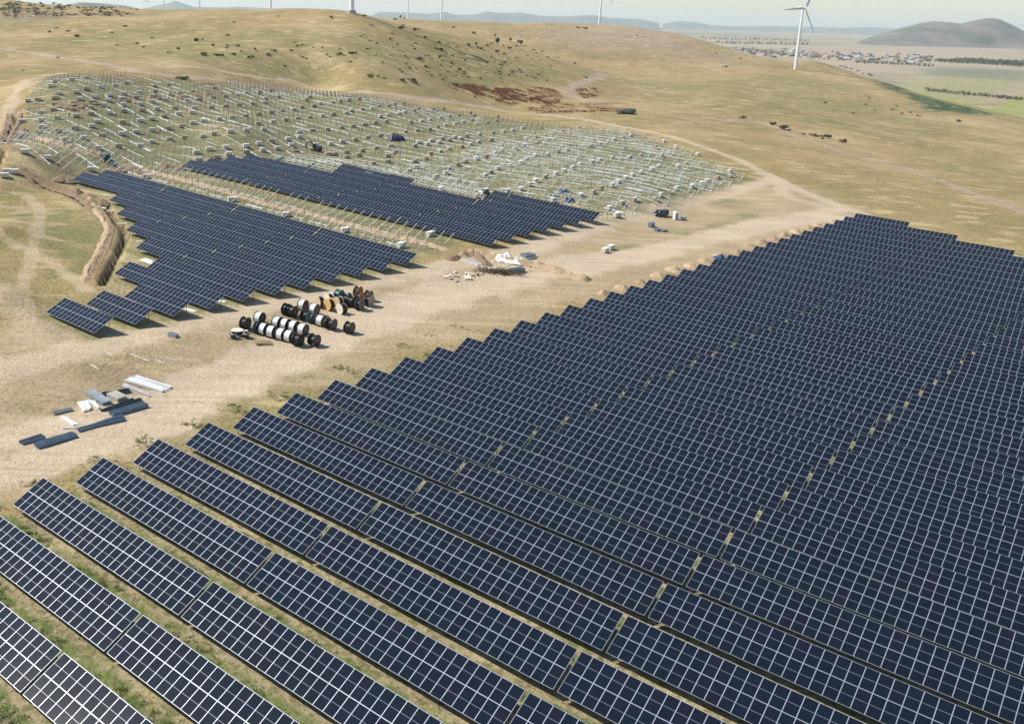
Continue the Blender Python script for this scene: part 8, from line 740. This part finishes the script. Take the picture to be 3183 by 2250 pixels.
crumple('plastic_pile', 'bluepile', 6.5, 4.5, 2.2, 'bluetarp', 'big dark blue heap of coiled plastic in the rack field', 'plastic pile', 8, 10)
crumple('plastic_pile', 'bluegear', 3, 2, 1.4, 'bluegear', 'bright blue heap near the edge of the rear solar block', 'plastic pile', 11, 10)
crumple('plastic_pile', 'tealgear', 5, 3, .9, 'slate', 'grey teal heap of bundled netting in the rack field', 'netting pile', 12, 10)
crumple('plastic_pile', 'tealgear2', 4, 2.4, .6, 'slate', 'smaller grey teal netting heap left of the larger one', 'netting pile', 14, 30)
crumple('plastic_sheet', 'bluetarp', 3, 2, .9, 'bluegear', 'blue sheet over the soil heap at the road edge', 'plastic sheet', 15, 10)
b = MB(); rs = np.random.RandomState(4)
for _ in range(420):
    x, y = rs.normal(0, 2.8), rs.normal(0, 1.1); z = abs(rs.normal(0, .4)); a = rs.uniform(0, 6.28); l = rs.uniform(.6, 2.0); b.bar((x, y, z), (x+math.cos(a)*l, y+math.sin(a)*l, max(.05, z+rs.uniform(-.3, .5))), rs.uniform(.03, .1))
tag(ob('brushwood', b.mesh('brushwood', MT['brush']), None, loc=D['pts']['brush'], rz=R(-15)), 'tangled heap of dry brown branches beside the grey steel block', 'brushwood', kind='stuff')
for k, (nm, lb) in enumerate((('boards1', 'scattered pale boards left of the brushwood'), ('boards2', 'nearest scattered pale boards below the brushwood'), ('boards3', 'short pale boards under the loose pipes'))):
    root = ob('board_scatter', None, None, loc=D['pts'][nm]); rs = np.random.RandomState(k+2)
    for _ in range(14):
        b = MB(); l = rs.uniform(1, 2.6); w_ = rs.uniform(.2, .8); b.box(-l/2, -w_/2, 0, l/2, w_/2, .05)
        o = ob('board', b.mesh('board', MT['cream' if rs.rand() < .6 else 'wood']), root, loc=(rs.normal(0, 2.2), rs.normal(0, 1.0), rs.uniform(.05, .35))); o.rotation_euler = (rs.normal(0, .15), rs.normal(0, .15), rs.uniform(0, 3))
    tag(root, lb, 'boards', 'boards of the rubbish heap')
# loose laths on the bare ground and planks over the trench
def lath(px_pts, name, lb, w_=.12, h=.05, matn='cream'):
    for i, (a, c) in enumerate(px_pts):
        a = Vector(a); c = Vector(c); b = MB(); b.bar((0, 0, 0), tuple(c-a), w_, h); tag(ob(name, b.mesh(name, MT[matn]), None, loc=tuple(a+Vector((0, 0, .06)))), lb[i] if isinstance(lb, list) else lb, name.replace('_', ' '), name.replace('_', ' ')+'s on the ground')
lath(D['laths'], 'timber_lath', ['thin white lath on bare ground, %s from the left' % ordn(i+1) for i in range(len(D['laths']))])
lath(D['planks'], 'plank', ['pale plank laid over the left trench, %s from its upper end' % ordn(i+1) for i in range(len(D['planks']))], .6, .12)
lath(D['slabs'], 'white_slab', ['white board showing under the shaded table ends, %s from the left' % ordn(i+1) for i in range(len(D['slabs']))], 1.0, .08, 'white')

# ------------------------------------------------------------------ people
def person_mesh():
    m_ = bpy.data.meshes.new('person')
    J = {'pel': (0, 0, .95, .13), 'ch': (0, 0, 1.3, .16), 'nk': (0, 0, 1.5, .06), 'hd': (0, .01, 1.63, .1), 'tp': (0, .01, 1.74, .08), 'lh': (-.1, 0, .9, .1), 'lk': (-.12, .03, .5, .065), 'lf': (-.13, -.02, .08, .05), 'lt': (-.13, .16, .04, .04),
         'rh': (.1, 0, .9, .1), 'rk': (.12, .05, .5, .065), 'rf': (.13, .02, .08, .05), 'rt': (.13, .2, .04, .04), 'ls': (-.2, 0, 1.42, .06), 'le': (-.27, -.02, 1.14, .045), 'lw': (-.26, .1, .9, .035), 'rs': (.2, 0, 1.42, .06), 're': (.27, -.02, 1.14, .045), 'rw': (.26, .1, .9, .035)}
    k = list(J); E_ = [('pel', 'ch'), ('ch', 'nk'), ('nk', 'hd'), ('hd', 'tp'), ('pel', 'lh'), ('lh', 'lk'), ('lk', 'lf'), ('lf', 'lt'), ('pel', 'rh'), ('rh', 'rk'), ('rk', 'rf'), ('rf', 'rt'), ('ch', 'ls'), ('ls', 'le'), ('le', 'lw'), ('ch', 'rs'), ('rs', 're'), ('re', 'rw')]
    m_.from_pydata([J[q][:3] for q in k], [(k.index(a), k.index(c)) for a, c in E_], []); m_.materials.append(MT['cloth'])
    o = ob('person', m_); md = o.modifiers.new('skin', 'SKIN')
    for i, q in enumerate(k): m_.skin_vertices[0].data[i].radius = (J[q][3],)*2
    m_.skin_vertices[0].data[0].use_root = True; s = o.modifiers.new('sub', 'SUBSURF'); s.levels = s.render_levels = 1
    dg = bpy.context.evaluated_depsgraph_get(); me2 = bpy.data.meshes.new_from_object(o.evaluated_get(dg)); bpy.data.objects.remove(o)
    me2.materials.clear(); me2.materials.append(MT['cloth']); me2.materials.append(MT['skin'])
    for pl_ in me2.polygons: pl_.material_index = 1 if pl_.center.z > 1.5 or (pl_.center.z < .96 and abs(pl_.center.x) > .22) else 0
    return me2
pm = person_mesh()
for nm, lb, rz in (('p1', 'worker in dark clothing standing among the far left racks', 40), ('p2', 'worker in dark clothing walking between rack rows left of centre', 120), ('p3', 'left one of two workers in dark clothing in the rack field', 10), ('p4', 'right one of two workers in dark clothing in the rack field', 190)):
    tag(ob('person', pm, None, loc=D['pts'][nm], rz=R(rz)), lb, 'person', 'workers in the rack field')

# ------------------------------------------------------------------ bushes and trees
def leaf_mesh(name, n_, matn, seed, flat=.75, low=0):
    rs = np.random.RandomState(seed); b = MB(); cl = [(rs.normal(0, .45), rs.normal(0, .45), rs.uniform(.25, .8)) for _ in range(7)]
    for _ in range(n_):
        c = cl[rs.randint(len(cl))]; v = rs.normal(size=3); v /= np.linalg.norm(v); r_r = rs.uniform(.35, 1)**.4*.5
        q = np.array(c)+v*r_r*np.array((1, 1, flat)); q[2] = max(q[2], .02)
        a = rs.normal(size=3); a /= np.linalg.norm(a); c2 = np.cross(a, v+.01); c2 /= np.linalg.norm(c2); s = rs.uniform(.08, .17)
        b.quad(tuple(q-a*s-c2*s*.7), tuple(q+a*s-c2*s*.7), tuple(q+a*s+c2*s*.7), tuple(q-a*s+c2*s*.7))
    return b.mesh(name, MT[matn])
bush_me = [leaf_mesh('scrub_bush', 240, m_, i, .7) for i, m_ in enumerate(('leaf', 'leafdry', 'leaf', 'leafdry', 'leaf'))]
teal_me = leaf_mesh('scrub_bush', 500, 'leafteal', 33, .8); green_me = leaf_mesh('scrub_bush', 300, 'grass1', 34, .6)
crown_me = [leaf_mesh('crown', 420, 'leaft', 50+i, 1.0) for i in range(3)]
tb_ = MB(); tb_.cone((0, 0, -.3), (0, 0, 1.0), .09, .05, 7); tb_.cone((0, 0, .6), (.3, .1, 1.1), .04, .02, 5); tb_.cone((0, 0, .7), (-.25, -.15, 1.15), .04, .02, 5); trunk_me = tb_.mesh('trunk', MT['bark'])
def zone(x, y):
    d = math.hypot(x, y)
    if x > 380: return 'on the right hand plateau'
    if d > 1100: return 'on the brown ridge behind'
    if d > 780: return 'along the crest of the near hill'
    if x > 60: return 'on the right flank of the near hill'
    return 'on the front slope of the near hill'
nb = 0
for i, (x, y, z, s, kind) in enumerate(D['bushes']):
    if kind == 'tree':
        root = ob('small_tree', None, None, loc=(x, y, z), rz=random.random()*6); root.scale = (s*.95,)*3
        ob('trunk', trunk_me, root); c = ob('crown', crown_me[i % 3], root, loc=(0, 0, .75)); c.scale = (.8, .8, 1.25)
        tag(root, 'small dark green tree standing upright %s' % zone(x, y), 'tree', 'small trees %s' % zone(x, y)); continue
    if kind == 'bush':
        nb += 1
        if nb > 285: continue
    m_ = teal_me if kind == 'tealbush' else bush_me[i % 5]
    o = ob('scrub_bush', m_, None, loc=(x, y, z-.05), rz=random.random()*6); o.scale = (s*random.uniform(.9, 1.4), s, s*random.uniform(.7, 1.0))
    if kind == 'tealbush': tag(o, 'large round grey green bush beside the bend of the dirt track', 'bush')
    else:
        sz = 'large dark' if s > 2.2 else ('dark' if i % 5 in (0, 2, 4) else 'brownish'); sz2 = sz+(' small' if s < 1.0 else '')
        tag(o, '%s scrub bush growing in dry grass %s' % (sz2, zone(x, y)), 'bush', '%s scrub bushes %s' % (sz2, zone(x, y)))
o = ob('scrub_bush', green_me, None, loc=D['pts']['greenbush']); o.scale = (5, 2.5, 1.6); tag(o, 'bright green bush at the far edge of the rack field', 'bush')
def scatter(name, items, base, label, cat):
    # one joined mesh of many copies, for what cannot be counted
    bv_ = np.array([v.co[:] for v in base.vertices]); bf = np.array([p_.vertices[:] for p_ in base.polygons]); V_ = []; F_ = []
    for k, (x, y, z, s, sz_) in enumerate(items):
        t = random.random()*6.28; c, s_ = math.cos(t), math.sin(t); q = bv_*np.array((s, s, sz_)); V_.append(np.column_stack([q[:, 0]*c-q[:, 1]*s_+x, q[:, 0]*s_+q[:, 1]*c+y, q[:, 2]+z])); F_.append(bf+k*len(bv_))
    if not V_: return
    V_ = np.vstack(V_); F_ = np.vstack(F_); m2 = bpy.data.meshes.new(name); m2.vertices.add(len(V_)); m2.vertices.foreach_set('co', V_.ravel()); m2.loops.add(F_.size); m2.loops.foreach_set('vertex_index', F_.ravel().astype(np.int32)); m2.polygons.add(len(F_)); m2.polygons.foreach_set('loop_start', (np.arange(len(F_))*F_.shape[1]).astype(np.int32)); m2.update(calc_edges=True); m2.materials.append(base.materials[0])
    tag(ob(name, m2), label, cat, kind='stuff')
lo_b = leaf_mesh('x', 60, 'leafdry', 70, .6)
scatter('hill_scrub', [(x, y, z, s*1.3, s) for x, y, z, s in D['rockscrub']], lo_b, 'dense low scrub covering the rocky hill at the upper left', 'scrub')
# red brown dry shrubs: many thin stems
tuft = MB(); rs = np.random.RandomState(9)
for _ in range(16):
    a = rs.uniform(0, 6.28); r = rs.uniform(0, .5); x, y = r*math.cos(a), r*math.sin(a); w_ = .05; lx_, ly_ = rs.normal(0, .15, 2); h = rs.uniform(.5, 1)
    tuft.tri((x-w_, y, 0), (x+w_, y, 0), (x+lx_, y+ly_, h)); tuft.tri((x, y-w_, 0), (x, y+w_, 0), (x+lx_, y+ly_, h*.9))
for nm, mt_, key, lb in (('red_shrub_cover', 'redgrass', 'red', 'red brown dry shrubs covering the flat ground before the hill'),):
    tm = tuft.mesh('t', MT[mt_]); it = []
    for kind, pg, stg, soft in D['patches']:
        if kind != 'red': continue
        pa = np.array(pg); lo, hi = pa.min(0), pa.max(0); area = (hi-lo).prod(); n_ = int(min(2600, area*.3)*stg)
        xs = np.random.uniform(lo[0], hi[0], n_*3); ys = np.random.uniform(lo[1], hi[1], n_*3)
        k = poly_in(xs, ys, pg) & (fbm(xs/7, ys/7, 3, 88) > .42+.1*np.random.rand(n_*3)*(2-stg)); xs, ys = xs[k][:n_], ys[k][:n_]; zs = terr(xs, ys)
        it += [(x, y, z-.03, random.uniform(.8, 1.6), random.uniform(.5, 1.2)) for x, y, z in zip(xs, ys, zs)]
    scatter(nm, it, tm, lb, 'dry shrubs')
# weeds between the nearest solar rows and on the green patches
gt = MB(); rs = np.random.RandomState(19)
for _ in range(9):
    a = rs.uniform(0, 6.28); r = rs.uniform(0, .5); x, y = r*math.cos(a), r*math.sin(a); w_ = .07; lx_, ly_ = rs.normal(0, .25, 2)
    gt.tri((x-w_*math.cos(a), y-w_*math.sin(a), 0), (x+w_*math.cos(a), y+w_*math.sin(a), 0), (x+lx_, y+ly_, rs.uniform(.4, 1)))
for nm, mt_, n_, off0, off1, lb in (('green_weeds', 'grass1', 9000, .64, .90, 'green weeds growing along the lower edges of the solar rows'), ('dry_weeds', 'grass2', 6000, .5, 1.0, 'dry straw coloured grass in the aisles between the solar rows')):
    s_ = np.random.uniform(-6, 95, n_*2); row = np.random.randint(-4, 12, n_*2); ph = np.random.uniform(off0, off1, n_*2)+np.random.normal(0, .03, n_*2)
    t_ = (row+ph)*PITCH; x = O0[0]+s_*av[0]+t_*nv[0]; y = O0[1]+s_*av[1]+t_*nv[1]
    k = fbm(x/4, y/4, 3, 17) > (.5 if mt_ == 'grass1' else .40); x, y = x[k][:n_], y[k][:n_]; z = terr(x, y)
    scatter(nm, [(a, c, e, random.uniform(.3, .7), random.uniform(.15, .45)) for a, c, e in zip(x, y, z)], gt.mesh('t', MT[mt_]), lb, 'weeds')

# ------------------------------------------------------------------ wind turbines
def turbine(x, y, z, hub, ang, label, yaw, det):
    root = ob('wind_turbine', None, None, loc=(x, y, z)); R_ = hub*.5
    b = MB(); n_ = 24
    b.cone((0, 0, -6), (0, 0, hub-1.3), 2.1, 1.25, n_, 0, False); t = ob('tower', b.mesh('tower', MT['tower'], True), root)
    nac = ob('nacelle', None, root); 
    b = prism([(-8.5, -1.6), (2.0, -1.8), (2.6, -1.0), (2.6, 1.2), (2.0, 1.9), (-8.0, 2.0), (-9.0, 1.2)], -1.8, 1.8); nm_ = b.mesh('nacelle', MT['tower']); bpy.data.objects.remove(nac)
    nac = ob('nacelle', nm_, root, loc=(0, 0, hub), rz=yaw); bv = nac.modifiers.new('bevel', 'BEVEL'); bv.width = .5; bv.segments = 2
    b = MB(); b.cone((2.62, 0, 0), (3.6, 0, 0), 1.5, 1.45, 16); b.cone((3.6, 0, 0), (5.0, 0, 0), 1.45, .3, 16); hb = ob('hub', b.mesh('hub', MT['tower'], True), root, loc=(0, 0, hub), rz=yaw)
    for k in range(3):
        b = MB(); prev = None; secs = []
        for j in range(9):
            u = j/8; ch = (1.0 if j == 0 else 3.2*(1-u)**.8+.35); th = (1.0 if j == 0 else .7*(1-u)+.08); r = .8+u*(R_-1)
            tw = R(18*(1-u)); c, s = math.cos(tw), math.sin(tw); secs.append([(s*a*ch+c*q*th, c*a*ch-s*q*th, r) for a, q in ((-.35, 0), (0, .5), (.65, 0), (0, -.5))])
        for A_s, B_s in zip(secs[:-1], secs[1:]):
            for i in range(4): b.quad(A_s[i], A_s[(i+1) % 4], B_s[(i+1) % 4], B_s[i])
        o = ob('blade', b.mesh('blade', MT['blade']), hb, loc=(3.6, 0, 0)); o.rotation_euler = (R(ang+120*k), 0, 0)
    tag(root, label, 'wind turbine', 'wind turbines on the hills')
tl = ['tallest looking wind turbine on the right plateau before the village', 'wind turbine on the brown ridge right of centre, rotor out of frame', 'slim white turbine tower behind the tree group on the crest', 'widest turbine tower with a grey base on the near hilltop', 'wind turbine with two blades hanging just right of the widest tower', 'white turbine tower left of the widest tower on the crest', 'pale turbine tower second to the left of the widest one', 'white turbine tower left of the pale conical blue mountain', 'very thin distant turbine in front of the blue mountain', 'small distant turbine with all its hanging blades in view at the upper left', 'faintest thin turbine at the far upper left']
for i, ((x, y, z, hub, ang), lb) in enumerate(zip(D['turbines'], tl)):
    yaw = R(-66) if i == 0 else (R(-78) if i in (4, 9) else R(-60)); a0 = {0: 25, 4: 4, 9: 2, 1: 20}.get(i, 15+i*9)
    turbine(x, y, z, hub, -a0, lb, yaw, 1)
x, y, z, *_ = D['turbines'][3]; b = MB(); b.cone((0, 0, -3), (0, 0, 2.6), 3.6, 3.6, 20); tag(ob('foundation', b.mesh('foundation', MT['concrete']), None, loc=(x, y-.5, z)), 'round grey concrete plinth under the widest turbine tower', 'plinth')

# ------------------------------------------------------------------ village on the plain
def house_mesh(roof, i):
    b = MB(); l, w_, h = [(11, 7, 3.2), (16, 8, 3.5), (9, 7, 4.5), (26, 11, 4.5)][i]; b.box(-l/2, -w_/2, 0, l/2, w_/2, h, 0); k = h+w_*.32; o_ = .4
    b.quad((-l/2-o_, -w_/2-o_, h), (l/2+o_, -w_/2-o_, h), (l/2+o_, 0, k), (-l/2-o_, 0, k), 1); b.quad((l/2+o_, w_/2+o_, h), (-l/2-o_, w_/2+o_, h), (-l/2-o_, 0, k), (l/2+o_, 0, k), 1)
    b.tri((l/2, -w_/2, h), (l/2, w_/2, h), (l/2, 0, k-.1)); b.tri((-l/2, w_/2, h), (-l/2, -w_/2, h), (-l/2, 0, k-.1)); return b.mesh('village_house', [MT['wallw'], MT[roof]])
hms = [(house_mesh(r_n, i), nm) for i in range(4) for r_n, nm in (('roofr', 'red roof'), ('roofg', 'grey roof'), ('roofw', 'pale roof'))]
for i, (x, y, z, a) in enumerate(D['houses']):
    k = (i*5) % 9 if i % 9 else 9+i % 3; m_, nm = hms[k]; o = ob('village_house', m_, None, loc=(x, y, z), rz=R(a)); o.scale = (1.5,)*3
    big = 'long low barn' if k >= 9 else 'small white house'; tag(o, '%s with a %s in the far village among trees' % (big, nm), 'house', '%ss with a %s in the far village' % (big, nm))
ft = [leaf_mesh('far_tree', 90, 'leaft', 90+i, .9) for i in range(3)]
for i, (x, y, z, s) in enumerate(D['vtrees'][:90]):
    o = ob('far_tree', ft[i % 3], None, loc=(x, y, z), rz=i); o.scale = (s*1.1, s*1.1, s*1.1); tag(o, 'dark leafy tree between the houses of the far village', 'tree', 'dark trees of the far village')
scatter('village_wood', [(x, y, z, s*1.2, s*1.1) for x, y, z, s in D['vtrees'][90:]], ft[0], 'dark mass of trees growing through the far village', 'trees')
for i, (x, y, z, s) in enumerate(D['rowtrees']):
    o = ob('far_tree', ft[i % 3], None, loc=(x, y, z-.5), rz=i); o.scale = (s, s, s*1.5); tag(o, 'tree of a dark windbreak row crossing the far plain', 'tree', 'windbreak trees on the far plain')

# ------------------------------------------------------------------ haze
b = MB(); b.box(-34000, -2500, -90, 34000, 34000, 330); hz = b.mesh('haze', bpy.data.materials.new('haze air')); hm_ = hz.materials[0]; hm_.use_nodes = True; n = hm_.node_tree.nodes; n.clear()
pv = n.new('ShaderNodeVolumePrincipled'); pv.inputs['Density'].default_value = HAZE; pv.inputs['Color'].default_value = (.80, .93, 1, 1); pv.inputs['Anisotropy'].default_value = .2
oo = n.new('ShaderNodeOutputMaterial'); hm_.node_tree.links.new(pv.outputs[0], oo.inputs['Volume'])
tag(ob('haze', hz), kind='stuff')
